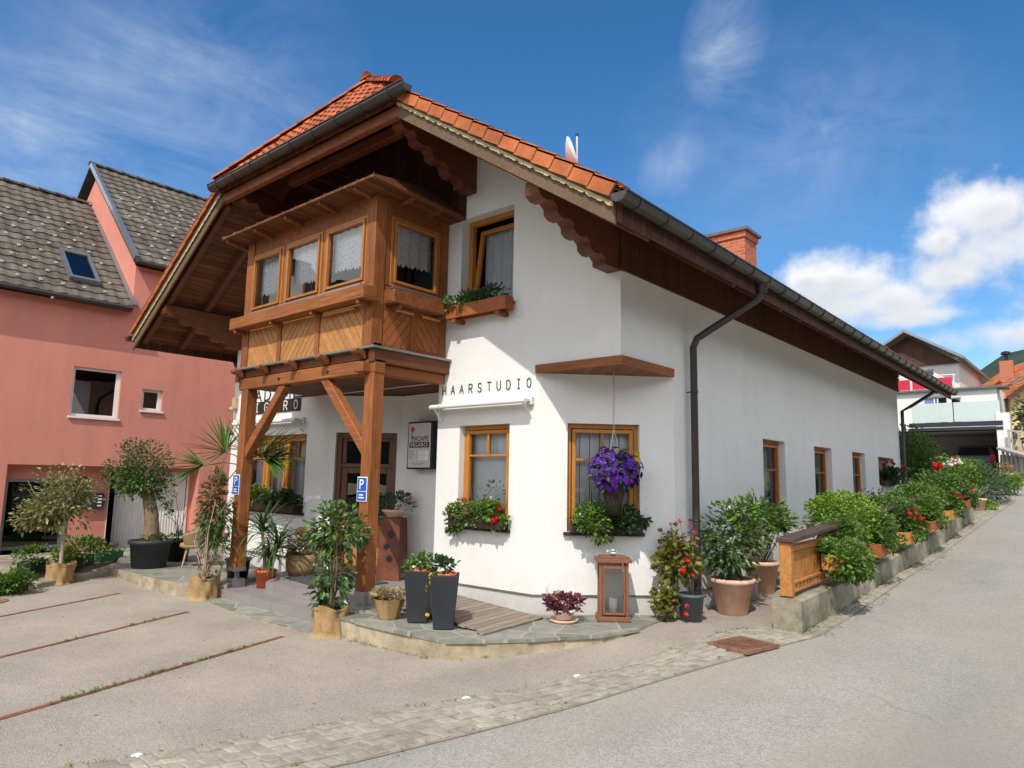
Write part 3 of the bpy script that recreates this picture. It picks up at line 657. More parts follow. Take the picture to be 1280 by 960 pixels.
# cobbled gutter strip: one stone per block, in rows along the road
rng = random.Random(11)
mc = MB()
def stone(m_, c4, z_of, hgt, rng):
    cx = sum(p[0] for p in c4) / 4; cy = sum(p[1] for p in c4) / 4; vs = []
    dz = rng.uniform(-.006, .005)
    for k, (q, top) in enumerate(((1, 0), (.97, .75), (.80, 1))):
        for (x, y) in c4:
            X = cx + (x - cx) * q; Y = cy + (y - cy) * q; vs.append((X, Y, z_of(X, Y) + .008 + (hgt + dz) * top))
    m_.add(vs, [(0, 1, 5, 4), (1, 2, 6, 5), (2, 3, 7, 6), (3, 0, 4, 7), (4, 5, 9, 8), (5, 6, 10, 9), (6, 7, 11, 10), (7, 4, 8, 11), (8, 9, 10, 11)], 0, False)
def cob_rows(y0, y1, lf, rf, rows):
    for i in range(rows):
        y = y0 + rng.uniform(0, .1)
        while y < y1:
            L = rng.uniform(.075, .155); wv = .10 * math.sin(y * 2.3 + i * 1.7) + rng.uniform(-.07, .07); t0, t1 = (i + (wv if i else 0)) / rows, (i + 1 + (.10 * math.sin(y * 2.3 + i * 1.7 + 1.7) if i < rows - 1 else 0)) / rows
            def P(t, yy_): a, b = lf(yy_), rf(yy_); return (a + (b - a) * t + rng.uniform(-.009, .009), yy_ + rng.uniform(-.012, .012))
            g = .006 / .13
            stone(mc, [P(t0 + .010, y + .004), P(t1 - .010, y + .004), P(t1 - .010, y + L - .005), P(t0 + .010, y + L - .005)], h, .014, rng)
            y += L
cob_rows(-9, 1.55, lambda y: lin(XU, y), lambda y: lin(XL, y), 6)
cob_rows(1.62, 15, lambda y: 1.50, lambda y: lin(XL, y), 2)
cob_rows(15, 25, lambda y: lin(XU, y) + .1, lambda y: lin(XL, y), 6)
struct(mc.build('cobble_strip', 'cobble', recalc=False))

# red brick lines that part the parking bays
mp_ = MB()
for (a, b) in (((-1.9, -6.62), (-3.33, -2.32)), ((-4.1, -5.75), (-5.62, -2.42)), ((-6.6, -5.0), (-7.85, -2.5))):
    a = Vector((a[0], a[1], 0)); b = Vector((b[0], b[1], 0)); dv = (b - a); n = int(dv.length / .24); dv /= n; sd_ = dv.normalized().cross(ZV) * .032
    for i in range(n):
        p = a + dv * i + dv.normalized() * .003; q = a + dv * (i + 1) - dv.normalized() * .003; jj = rng.uniform(-.004, .004)
        mp_.add([(v.x + jj, v.y, h(v.x, v.y) + .0095) for v in (p - sd_, p + sd_, q + sd_, q - sd_)], [(0, 1, 2, 3)])
struct(mp_.build('bay_line', 'strip_brick'))

# terraces, steps
def slab(name, poly, ztop, zbot, mats, mi_side=1, stones=None):
    m_ = MB(); n = len(poly)
    m_.add([(x, y, ztop) for x, y in poly], [list(range(n))], 0)
    for i in range(n):
        (x0, y0), (x1, y1) = poly[i], poly[(i + 1) % n]
        L = math.hypot(x1 - x0, y1 - y0); k = max(1, int(L / .32)) if stones else 1
        for j in range(k):
            a, b = j / k, (j + 1) / k
            m_.add([(x0 + (x1 - x0) * a, y0 + (y1 - y0) * a, zbot), (x0 + (x1 - x0) * b, y0 + (y1 - y0) * b, zbot), (x0 + (x1 - x0) * b, y0 + (y1 - y0) * b, ztop), (x0 + (x1 - x0) * a, y0 + (y1 - y0) * a, ztop)], [(0, 1, 2, 3)], mi_side)
    return struct(m_.build(name, mats))
TR = [(-3.05, -1.84), (-2.0, -1.87), (-1.02, -1.84), (-.46, -1.17), (-.02, -.36), (.10, .20), (-.02, 1.25), (-1.28, .0), (-3.05, .0)]
slab('stone_terrace', TR, 0.0, -.4, ['slate', 'slate_edge'], 1, True)
mt_ = MB()   # thin slate edging that stands a finger's width over the stone face
for (a, b) in zip(TR[:6], TR[1:6]):
    a = Vector((*a, 0)); b = Vector((*b, 0)); L = (b - a).length; n = max(2, int(L / .45)); o_ = (b - a).normalized().cross(ZV)
    for i in range(n):
        p = a + (b - a) * (i / n) + (b - a) * .006; q = a + (b - a) * ((i + 1) / n) - (b - a) * .006; e = rng.uniform(.012, .04); hz_ = ZV * rng.uniform(.002, .009)
        mt_.extr([p + o_ * e + hz_, q + o_ * (e + rng.uniform(-.012, .012)) + hz_, q - o_ * .012 + hz_, p - o_ * .012 + hz_], (0, 0, -.034))
struct(mt_.build('terrace_edging', K['slate']))
slab('entrance_landing', [(-5.66, -1.22), (-3.05, -1.30), (-3.05, 1.0), (-6.12, 1.0), (-6.9, -.02)], .06, -.4, ['porcelain', 'porcelain'])
slab('entrance_step', [(-6.33, -1.58), (-3.05, -1.66), (-3.05, -1.2), (-5.6, -1.0), (-6.95, -.3), (-7.2, -.62)], -.09, -.5, ['porcelain', 'porcelain'])
slab('slate_kerb', [(-6.75, -1.85), (-5.0, -2.02), (-3.0, -2.04), (-3.0, -1.6), (-6.3, -1.5)], -.222, -.5, ['slate', 'slate_edge'])
slab('stone_path', [(-9.55, -2.02), (-7.4, -2.02), (-6.75, -1.9), (-6.32, -1.50), (-6.95, -.55), (-6.6, 0), (-9.36, 0), (-9.4, 6), (-11.4, 6), (-11.4, -1.2)], -.03, -.5, ['slate', 'slate_edge'], 1, True)
slab('house_apron', [(-13.45, -14), (-11.0, -14), (-10.6, -4.2), (-10.3, -2.2), (-11.35, -1.25), (-11.35, 6), (-13.45, 6)], -.075, -.5, ['concrete', 'concrete'])

# rounded stone kerb before the flower bed
mk = MB()
kp = [(-8.2, -5.4), (-8.75, -4.1), (-9.0, -3.4), (-9.35, -2.7), (-9.62, -2.04)]
for a, b in zip(kp, kp[1:]):
    va = Vector((a[0], a[1], h(*a) + .03)); vb = Vector((b[0], b[1], h(*b) + .03)); mk.beam(va, vb - (vb - va) * .02, .13, .14)
tag(mk.build('stone_kerb', 'concrete', bevel=.02), 'low rounded stone kerb along the flower bed before the pink house', 'kerb')

# ------------------------------------------------------------------ hills
def ridge_profile(a):
    return 95 + 40 * math.sin(a * 2.1 + 1) + 22 * math.sin(a * 5.3 + .4) + 9 * math.sin(a * 13 + 2) + 4 * math.sin(a * 29)
mh = MB(); NA = 220; vs = []
for i in range(NA):
    a = 2 * PI * i / NA; H_ = ridge_profile(a)
    an = math.degrees(math.atan2(math.cos(a), math.sin(a)))      # heading from +Y towards +X
    if -70 < an < 45: H_ = 50 + 9 * math.sin(an * .33) + 4 * math.sin(an * .9 + 1)
    if -12 < an < 12: H_ = 84 + (an + 4.3) * 1.7 + 1.5 * math.sin(an * 2.2)
    for k, (rr, hh) in enumerate(((330, .0), (380, .32), (430, .68), (500, .98), (620, 1.06), (800, .7))):
        jig = 3.0 * math.sin(i * 7.7 + k * 3) + 1.6 * math.sin(i * 17.3 + k)
        vs.append((math.cos(a) * rr, math.sin(a) * rr, hh * (H_ + jig * (k > 0)) - 2))
mh.add(vs, [(i * 6 + k, ((i + 1) % NA) * 6 + k, ((i + 1) % NA) * 6 + k + 1, i * 6 + k + 1) for i in range(NA) for k in range(5)], 0, True)
struct(mh.build('hills', 'forest'))

# ------------------------------------------------------------------ the white house
FF = Fr((0, 0, 0), (1, 0, 0), (0, -1, 0))             # gable front, u = x
FR = Fr((0, 0, 0), (0, 1, 0), (1, 0, 0))              # road side, u = y
FC = Fr((-1.33, 0, 0), (1, 1, 0), (1, -1, 0))         # splayed corner
FD = Fr((-6.12, 0, 0), (.825, .564, 0), (.564, -.825, 0))   # door wall in the porch
FS = Fr((-4.95, .8, 0), (1.75, -.05, 0), (-.05, -1.75, 0))  # wall with the showcase
LH = 14.2
SL = .67
def zu(x): return 4.88 - SL * x if x > -4.7 else 4.88 + SL * (x + 9.4)      # roof underside
def zt(x): return zu(x) + .30
house = thing('salon_house', 'white plastered house with red tiled half hipped roof and brown timber bay window', 'house', (-4.7, 7, 0))
ZP = .235
wb = MB()
gp = [(SL, 1, 4.88), (-SL, 1, 4.88 + SL * 9.4)]
wall(wb, FF, -9.4, -6.12, ZP, 3.12, [(-8.9, -6.65, 1.04, 2.46, .18)])
wall(wb, FF, -3.2, -1.33, ZP, 3.12, [(-2.73, -1.77, 1.04, 2.46, .18)])
wall(wb, FF, -9.4, 0, 3.12, 9, [(-2.80, -1.76, 4.17, 5.60, .25), (-6.35, -3.3, 3.5, 5.4, .02)], gp)
wall(wb, FC, 0, 1.881, ZP, 3.17, [(.44, 1.41, 1.04, 2.46, .16)])
RW = [(4.44, 5.47), (7.06, 8.15), (9.64, 10.68)]
wall(wb, FR, 1.33, LH, ZP, 3.17, [(a, b, 1.04, 2.46, .2) for a, b in RW] + [(11.87, 13.45, 1.73, 2.43, .25)])
wall(wb, FR, 0, LH, 3.17, 4.9)
wall(wb, FD, 0, 1.42, .06, 3.12, [(.22, 1.33, .06, 2.47, .12)])
wall(wb, FS, 0, 1.751, ZP, 3.12)
FK = Fr((-3.2, 0, 0), (0, 1, 0), (-1, 0, 0)); wall(wb, FK, 0, .76, ZP, 3.12)
FL = Fr((-9.4, 0, 0), (0, 1, 0), (-1, 0, 0)); wall(wb, FL, 0, LH, -.6, 4.9)
FB = Fr((0, LH, 0), (1, 0, 0), (0, 1, 0)); wall(wb, FB, -9.4, 0, -.6, 9, (), gp)
hw = wb.build('wall', 'plaster', house, recalc=False)
pb = MB(); e = .018
for fr, a, b in ((FF, -9.4 + e, -6.12), (FF, -3.2, -1.33 - e * .4), (FC, -e * .1, 1.881), (FR, 1.33 + e * .4, LH), (FS, 0, 1.75), (FK, 0, .75)):
    o_ = Fr(fr.O - fr.N * e, fr.U, fr.N); wall(pb, o_, a, b, -.6, ZP + .004)
pb.build('plinth', 'plinth', hw, recalc=False)
db = MB()
for fr, a, b in ((FF, -9.4, -6.12), (FF, -3.2, -1.33), (FC, 0, 1.881), (FR, 1.33, LH), (FS, 0, 1.75)): db.lbox(fr, a, b, ZP - .007, ZP + .009, -.02, .006)
db.build('drip_shadow_edge', 'ledge_metal', hw)  # drip strip, its dark tone also draws the shadow line over the plinth

# dark boarding under the eaves of the road side, and on the gable behind the bay
bb = MB(); bb.box(.004, .035, -.03, LH + .1, 4.30, 4.90); bb.build('eaves_boarding', 'dark_wood', house)
gb = MB(); gb.extr([(-6.95, -.04, 5.62), (-2.72, -.04, 5.62), (-2.72, -.04, zu(-2.72) - .02), (-4.7, -.04, zu(-4.7) - .02), (-6.95, -.04, zu(-6.95) - .02)], (0, .036, 0)); gb.build('gable_boarding', 'gable_clad', house)

# little wooden roof over the splayed corner
cb = MB()
cb.add([(-1.34, -.012, 3.118), (.012, -.012, 3.118), (.012, 1.34, 3.118)], [(0, 1, 2)], 0)
cb.beam((-1.30, -.03, 3.165), (.045, -.03, 3.165), .03, .11, 1); cb.beam((.03, -.014, 3.165), (.03, 1.28, 3.165), .03, .11, 1)
cb.build('corner_soffit', ['canopy', 'wood_x'], house)

# porch ceiling
ce = MB(); ce.box(-6.9, -3.21, -.012, 1.4, 3.135, 3.17); ce.box(-6.55, -3.28, -1.205, -.014, 3.134, 3.17); ce.build('porch_ceiling', 'soffit_x', house)

# ---- roof
rz = zt(-4.7)
Y0, Y1 = -1.72, LH + 1.75
HX = 2.32                                             # right end of the half hip (x = -HX)
AY = -.42
def tiles(mb, org, du, dv, nrm, width, length, tw, tl, clipf=None, amp=.028, mi=0, lift=.03):
    """courses of wavy pantiles: du along the eave, dv up the slope"""
    org = Vector(org); du = Vector(du).normalized(); dv = Vector(dv).normalized(); nrm = Vector(nrm).normalized()
    prof = [(0, .1), (.14, .75), (.30, 1), (.46, .75), (.60, .15), (.8, -.05), (1.0, .1)]
    rows = int(math.ceil(length / tl)); cols = int(math.ceil(width / tw))
    for r in range(rows):
        v0 = r * tl - .04; v1 = min((r + 1) * tl, length)
        for c in range(cols):
            if clipf and not clipf((c + .5) * tw, (r + .5) * tl): continue
            vs = []; jz = rng.uniform(-.003, .004)
            for t, a in prof:
                u = (c + t) * tw; hz = a * amp + jz
                vs += [org + du * u + dv * v0 + nrm * (hz + lift), org + du * u + dv * v1 + nrm * (hz + .002)]
                vs += [org + du * u + dv * v0 + nrm * (hz + lift - .022)]
            n = len(prof)
            mb.add(vs, [f for i in range(n - 1) for f in ((3 * i, 3 * i + 3, 3 * i + 4, 3 * i + 1), (3 * i + 2, 3 * i + 5, 3 * i + 3, 3 * i))], mi, False)
rb = MB()
cosS = 1 / math.sqrt(1 + SL * SL)
XE = 1.02
nr = Vector((SL, 0, 1)).normalized(); nl = Vector((-SL, 0, 1)).normalized()
slen = (XE + 4.7) / cosS
def hipclip_r(u, v):
    x = XE - (v + .17) * cosS; y = Y0 + u - .14
    if x > -HX: return True
    t = (-HX - x) / (4.7 - HX); return y > -1.75 + t * (AY + 1.75)
tiles(rb, (XE, Y0, zt(XE)), (0, 1, 0), (-1, 0, SL), nr, Y1 - Y0, slen, .235, .345, hipclip_r)
tiles(rb, (-9.4 - XE, Y0, zt(XE)), (0, 1, 0), (1, 0, SL), nl, Y1 - Y0, slen, .235, .345, hipclip_r)
hipd = Vector((0, AY + 1.78, rz - zt(-HX))); hn = Vector((0, -hipd.z, hipd.y)).normalized()
hw_ = 2 * (4.7 - HX); hl = hipd.length
def hipclip(u, v):
    t = v / hl; m_ = hw_ / 2 * t; return m_ - .10 < u < hw_ - m_ + .10
tiles(rb, (-9.4 + HX, -1.82, zt(-HX)), (1, 0, 0), hipd, hn, hw_, hl, .205, .30, hipclip)
def ridge_caps(p, q, mb, r=.11, L=.36, mi=0):
    p = Vector(p); q = Vector(q); d = (q - p); n = max(1, int(d.length / L)); d /= n
    for i in range(n):
        a = p + d * i - d.normalized() * .03; b = p + d * (i + 1) + d.normalized() * .015
        sdv = d.cross(ZV).normalized(); up_ = sdv.cross(d).normalized(); vs = []
        for pt, rr in ((a, r * 1.12), (b, r * .95)):
            for k in range(7): t = PI * k / 6; vs.append(pt + sdv * math.cos(t) * rr + up_ * math.sin(t) * rr * .85)
        mb.add(vs, [(k, k + 1, 8 + k, 7 + k) for k in range(6)] + [tuple(range(7))], mi, True)
apex = Vector((-4.7, AY, rz + .05))
ridge_caps((-9.4 + HX - .04, -1.8, zt(-HX) + .08), apex + Vector((0, 0, .01)), rb, .095, .33); ridge_caps((-HX + .04, -1.8, zt(-HX) + .08), apex + Vector((0, 0, .01)), rb, .095, .33)
ridge_caps(apex - Vector((0, .1, -.02)), (-4.7, Y1, rz + .05), rb, .125)
# verge tiles folded over the front edge of both slopes
for sgn in (1, -1):
    def X(x): return x if sgn > 0 else -9.4 - x
    n = 14; xa, xb = XE + .02, -HX
    for i in range(n):
        x0 = xa + (xb - xa) * i / n + .02; x1 = xa + (xb - xa) * (i + 1) / n
        for (o0, o1) in ((.072, .050),):
            a = Vector((X(x0), Y0 - .06, zt(x0) + o0)); b = Vector((X(x1), Y0 - .06, zt(x1) + o1)); up_ = (nr if sgn > 0 else nl); vh = .15 if sgn > 0 else .085
            rb.hexa([a - up_ * vh, a - up_ * vh + Vector((0, .03, 0)), b - up_ * vh + Vector((0, .03, 0)), b - up_ * vh, a, a + Vector((0, .03, 0)), b + Vector((0, .03, 0)), b], 1)
            rb.hexa([a - up_ * .02 + Vector((0, .0, 0)), a - up_ * .02 + Vector((0, .26, 0)), b - up_ * .02 + Vector((0, .26, 0)), b - up_ * .02, a + up_ * .012, a + up_ * .012 + Vector((0, .26, 0)), b + up_ * .012 + Vector((0, .26, 0)), b + up_ * .012], 1)
roof = rb.build('roof', ['tile', 'verge'], house, recalc=False)
# deck with boarded underside
kb = MB(); TK = .17
def deck(poly, mi=0):
    n = len(poly); top = [Vector((x, y, z - .012)) for x, y, z in poly]; bot = [Vector((x, y, z - .012 - TK)) for x, y, z in poly]
    kb.add(top, [list(range(n))], mi); kb.add(bot, [list(range(n))[::-1]], mi)
    for i in range(n): kb.add([bot[i], bot[(i + 1) % n], top[(i + 1) % n], top[i]], [(0, 1, 2, 3)], mi)
deck([(XE - .05, Y0 + .02, zt(XE - .05)), (-HX, Y0 + .02, zt(-HX)), (-4.7, AY, rz), (-4.7, Y1, rz), (XE - .05, Y1, zt(XE - .05))])
deck([(-9.4 - XE + .05, Y0 + .02, zt(XE - .05)), (-9.4 + HX, Y0 + .02, zt(-HX)), (-4.7, AY, rz), (-4.7, Y1, rz), (-9.4 - XE + .05, Y1, zt(XE - .05))])
deck([(-HX, -1.76, zt(-HX)), (-9.4 + HX, -1.76, zt(-HX)), (-4.7, AY, rz)], 1)
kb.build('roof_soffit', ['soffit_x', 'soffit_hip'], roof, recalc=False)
# rafters and purlins
fb_ = MB()
for y in [-1.55, -.80] + [.6 + .85 * i for i in range(18)]:
    for sgn in (1, -1):
        def X(x): return x if sgn > 0 else -9.4 - x
        x1 = -HX if y < -.5 else (-.3 if y > 0 else -4.4)
        if y < -.5: x1 = -2.3 if y < -1.2 else -3.6
        fb_.beam((X(XE - .15), y, zt(XE - .15) - .26), (X(x1), y, zt(x1) - .26), .10, .16)
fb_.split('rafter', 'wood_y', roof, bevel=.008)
hb = MB()
hb.box(-9.4 + HX - .1, -HX + .1, -1.70, -1.60, zu(-HX) - .02, zu(-HX) + .14)      # front timber under the half hip
hb.box(-9.4 + HX + .9, -HX - .9, -.98, -.84, zu(-HX) + .30, zu(-HX) + .46)
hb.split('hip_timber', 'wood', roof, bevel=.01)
def bracket(x, z1, dy, drop, mt='wood_y', w=.20, name='purlin_bracket'):
    # purlin head with a carved, stepped underside
    pts = [(0.1, z1), (-dy, z1), (-dy - .02, z1 - .10)]
    steps = 4
    for i in range(steps):
        ya = -dy + dy * .80 * i / steps; yb = -dy + dy * .80 * (i + 1) / steps; za = z1 - .17 - (drop - .17) * i / steps; zb = z1 - .17 - (drop - .17) * (i + 1) / steps
        pts += [(ya + .00, za), (ya + (yb - ya) * .25, za - .035), (ya + (yb - ya) * .55, za - .03), (ya + (yb - ya) * .72, za - .0), (yb - .01, za + (zb - za) * .4)]
    pts += [(-dy * .2, z1 - drop), (0.1, z1 - drop)]
    b_ = MB(); n = len(pts)
    b_.extr([(x - w / 2, y, z) for y, z in pts], (w, 0, 0)); return b_.build(name, mt, house, bevel=.006)
bracket(-.10, zu(-.10) - .02, 1.62, .64); bracket(-9.30, zu(-.10) - .02, 1.62, .64)
bracket(-2.62, zu(-2.62) - .02, 1.5, .66); bracket(-6.78, zu(-2.62) - .02, 1.5, .66)
# barge boards with scalloped pale trim
for sgn in (1, -1):
    def X(x): return x if sgn > 0 else -9.4 - x
    b_ = MB(); xa, xb = XE - .02, -HX - .02
    for yo, dz0, dz1, th in ((Y0 - .012, -.02, -.155, .03), (Y0 + .012, -.13, -.36, .035)):
        b_.hexa([(X(xa), yo, zt(xa) + dz1), (X(xa), yo + th, zt(xa) + dz1), (X(xb), yo + th, zt(xb) + dz1), (X(xb), yo, zt(xb) + dz1),
                 (X(xa), yo, zt(xa) + dz0), (X(xa), yo + th, zt(xa) + dz0), (X(xb), yo + th, zt(xb) + dz0), (X(xb), yo, zt(xb) + dz0)])
    bo = b_.build('barge_board', 'barge', house, bevel=.004)
    t = MB(); N = 150; vs = []
    for i in range(N + 1):
        x = xa + (xb - xa) * i / N; ph = (i % 10) / 10
        lo = -.175 - .028 * (abs(math.sin(ph * PI * 2)) ** .8) - (.022 if ph in (0.0,) else 0)
        vs += [(X(x), Y0 - .018, zt(x) - .150), (X(x), Y0 - .018, zt(x) + lo), (X(x), Y0 - .006, zt(x) + lo), (X(x), Y0 - .006, zt(x) - .150)]
    t.add(vs, [f for i in range(N) for f in ((4 * i, 4 * i + 4, 4 * i + 5, 4 * i + 1), (4 * i + 1, 4 * i + 5, 4 * i + 6, 4 * i + 2), (4 * i + 3, 4 * i + 2, 4 * i + 6, 4 * i + 7))])
    t.build('scalloped_trim', 'lace_wood', bo)
# gutters
def gutter(p, q, r, nm='gutter', rings=.55, box=False, mt='gutter'):
    p = Vector(p); q = Vector(q); d = (q - p).normalized(); sd_ = d.cross(ZV).normalized(); g = MB(); vs = []
    K_ = 9
    for pt in (p, q):
        for k in range(K_): a = PI * k / (K_ - 1); vs.append(pt + sd_ * math.cos(a) * r - ZV * math.sin(a) * r * (1.15 if box else 1))
        for k in range(K_): a = PI - PI * k / (K_ - 1); vs.append(pt + sd_ * math.cos(a) * (r - .012) - ZV * math.sin(a) * (r - .012) * (1.15 if box else 1))
    M_ = 2 * K_
    g.add(vs, [(k, (k + 1) % M_, M_ + (k + 1) % M_, M_ + k) for k in range(M_)], 0, True)
    for pt, e_ in ((p, d * .003), (q, -d * .003)):
        g.add([pt + e_ + sd_ * math.cos(PI * k / 8) * r * .99 - ZV * math.sin(PI * k / 8) * r * .99 * (1.15 if box else 1) for k in range(9)], [list(range(9))], 0)
    g.tube([p + sd_ * r, q + sd_ * r], .011, 6); g.tube([p - sd_ * r, q - sd_ * r], .009, 6)
    n = int((q - p).length / rings)
    for i in range(n):
        c = p + (q - p) * ((i + .5) / n)
        g.tube([c + sd_ * math.cos(PI * k / 10) * (r + .006) - ZV * math.sin(PI * k / 10) * (r + .006) * (1.15 if box else 1) for k in range(11)], .009, 4)
    return g.build(nm, mt, house)
gutter((1.10, -1.80, 4.42), (1.10, Y1 + .05, 4.40), .095)
gutter((-10.5, -1.80, 4.42), (-10.5, Y1 + .05, 4.40), .095)
gutter((-7.16, -1.86, zt(-HX) - .06), (-2.0, -1.86, zt(-HX) - .06), .09, box=True)
fc = MB(); fc.box(.99, 1.02, Y0 + .05, Y1, zt(XE) - .30, zt(XE) - .03); fc.box(-10.42, -10.39, Y0 + .05, Y1, zt(XE) - .30, zt(XE) - .03)
fc.split('fascia', 'dark_wood', house)
# downpipes
dp = MB()
dp.tube([(1.08, 1.78, 4.36), (1.08, 1.78, 4.24), (1.02, 1.77, 4.14), (.72, 1.75, 3.98), (.36, 1.73, 3.80), (.17, 1.72, 3.70), (.11, 1.72, 3.58), (.11, 1.72, 0.0)], .05, 12)
dp.lathe([(.10, 4.36), (.07, 4.27), (.056, 4.20)], (1.08, 1.78, 0), 12)
for z in (2.95, 1.2): dp.tube([(.11 + .057 * math.cos(2 * PI * k / 12), 1.72 + .057 * math.sin(2 * PI * k / 12), z) for k in range(13)], .008, 5); dp.beam((0, 1.72, z), (.06, 1.72, z), .015, .015)
dp.build('downpipe', 'gutter', house)
dp = MB(); dp.tube([(-10.45, .5, 4.36), (-10.45, .5, 4.2), (-10.2, .42, 4.06), (-9.78, .3, 3.92), (-9.56, .2, 3.8), (-9.52, .18, 3.6), (-9.52, .18, 0)], .05, 10); dp.build('downpipe', 'gutter', house)
dp = MB(); dp.tube([(.9, LH + .3, 4.3), (.3, LH + .2, 3.9), (.12, LH - .05, 3.75), (.1, LH - .05, .4)], .045, 10); dp.build('downpipe', 'gutter', house)
# chimney
cm_ = MB(); cm_.box(-2.60, -1.72, 8.15, 8.85, 5.7, 7.42); cm_.box(-2.64, -1.68, 8.11, 8.89, 7.42, 7.56)
ch = cm_.build('chimney', 'brick', roof); c_ = MB(); c_.box(-2.70, -1.62, 8.05, 8.95, 7.56, 7.63); c_.build('chimney_cap', 'slate_cap', roof)

# ---- windows of the white house
def no(*a): pass
window(house, FF, -8.9, -6.65, 1.04, 2.46, .10, cols=3, transom=2.02, muntin=True, curtain=drape(.0, 1, .02, .2), name='window')
window(house, FF, -2.73, -1.77, 1.04, 2.46, .10, cols=1, transom=2.03, muntin=True, curtain=blinds(ang=-.28))
window(house, FC, .44, 1.41, 1.04, 2.46, .09, cols=1, transom=1.98, muntin=True, curtain=blinds(sp=.135, wd=.13, ang=-.12))
K['grey_net'] = mat('grey_net_curtain', (.30, .31, .33), .9, .08, 9, spec=.1)
for i, (a, b) in enumerate(RW): window(house, FR, a, b, 1.04, 2.46, .12, cols=1, transom=1.95, muntin=False, fmat='honey_dark', curtain=drape(0, 1 if i == 0 else .5, .02, .15, 'grey_net'))
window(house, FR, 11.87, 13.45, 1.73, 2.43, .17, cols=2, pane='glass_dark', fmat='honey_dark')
# upper window, its casement tilted inwards
w = MB(); fr = FF
for a, b, c, d in ((-2.80, -1.76, 4.17, 4.24), (-2.80, -1.76, 5.53, 5.60), (-2.80, -2.73, 4.24, 5.53), (-1.83, -1.76, 4.24, 5.53)): w.lbox(fr, a, b, c, d, -.25, -.16)
o = w.build('window', 'honey', house, bevel=.004)
w = MB(); g = MB(); tl = .16
def tp(u, z, d): k = (z - 4.26) / 1.24; return FF.p(u, z - .02 * k, -.22 - tl * k + d)
for a, b, c, d in ((-2.72, -1.84, 4.25, 4.32), (-2.72, -1.84, 5.44, 5.51), (-2.72, -2.65, 4.32, 5.44), (-1.91, -1.84, 4.32, 5.44)):
    w.hexa([tp(a, c, .05), tp(b, c, .05), tp(b, c, 0), tp(a, c, 0), tp(a, d, .05), tp(b, d, .05), tp(b, d, 0), tp(a, d, 0)])
g.add([tp(-2.65, 4.32, .02), tp(-1.91, 4.32, .02), tp(-1.91, 5.44, .02), tp(-2.65, 5.44, .02)], [(0, 1, 2, 3)])
w.build('tilted_casement', 'honey', o); g.build('pane', 'glass_low', o)
drape(.05, 1, .025, .10, back=.12)(o, FF, -2.72, -1.84, 4.25, 5.5, -.30)
# window sills
sb = MB()
for fr, a, b, z in ((FF, -8.95, -6.6, 1.04), (FF, -2.78, -1.72, 1.04), (FC, .39, 1.46, 1.04)): sb.lbox(fr, a, b, z - .045, z - .002, -.12, .06)
for a, b in RW: sb.lbox(FR, a - .02, b + .02, 1.0, 1.038, -.12, .04)
sb.lbox(FF, -2.84, -1.72, 4.13, 4.168, -.2, .03)
sb.split('window_sill', 'box_brown', hw, bevel=.004)
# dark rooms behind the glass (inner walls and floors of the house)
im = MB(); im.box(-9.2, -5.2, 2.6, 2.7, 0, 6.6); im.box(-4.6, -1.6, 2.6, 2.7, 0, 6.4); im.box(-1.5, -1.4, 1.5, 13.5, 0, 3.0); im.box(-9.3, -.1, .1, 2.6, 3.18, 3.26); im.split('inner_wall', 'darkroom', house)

# ---- door
d_ = MB(); dd = -.10
d_.lbox(FD, .22, .31, .06, 2.47, dd - .1, dd + .02); d_.lbox(FD, 1.24, 1.33, .06, 2.47, dd - .1, dd + .02); d_.lbox(FD, .31, 1.24, 2.38, 2.47, dd - .1, dd + .02)
d_.lbox(FD, .31, 1.24, 1.86, 1.93, dd - .09, dd + .012)
fd = d_.build('door_frame', 'door_wood', house, bevel=.006)
d_ = MB()
for q in ((.31, .42, .08, 1.86), (1.13, 1.24, .08, 1.86), (.42, 1.13, 1.76, 1.86), (.42, 1.13, .08, .18), (.42, 1.13, .86, .95)): d_.lbox(FD, *q, dd - .075, dd - .02)
for q in ((.31, .39, 1.93, 2.38), (1.16, 1.24, 1.93, 2.38), (.39, 1.16, 2.32, 2.38)): d_.lbox(FD, *q, dd - .075, dd - .02)
dr = d_.build('door', 'door_wood', house, bevel=.006)
d_ = MB(); d_.add([FD.p(.42, .95, dd - .05), FD.p(1.13, .95, dd - .05), FD.p(1.13, 1.76, dd - .05), FD.p(.42, 1.76, dd - .05)], [(0, 1, 2, 3)]); d_.add([FD.p(.39, 1.93, dd - .05), FD.p(1.16, 1.93, dd - .05), FD.p(1.16, 2.32, dd - .05), FD.p(.39, 2.32, dd - .05)], [(0, 1, 2, 3)]); d_.build('door_glass', 'glass_dark', dr)
d_ = MB(); d_.lbox(FD, .42, 1.13, .18, .86, dd - .06, dd - .035); d_.build('door_panel', 'door_panel', dr)
d_ = MB(); d_.tube([FD.p(1.18, 1.02, dd - .02), FD.p(1.18, 1.02, dd + .05), FD.p(1.06, 1.02, dd + .05)], .011, 8); d_.lbox(FD, 1.155, 1.205, .93, 1.11, dd - .02, dd - .012); d_.build('door_handle', 'chrome', dr)

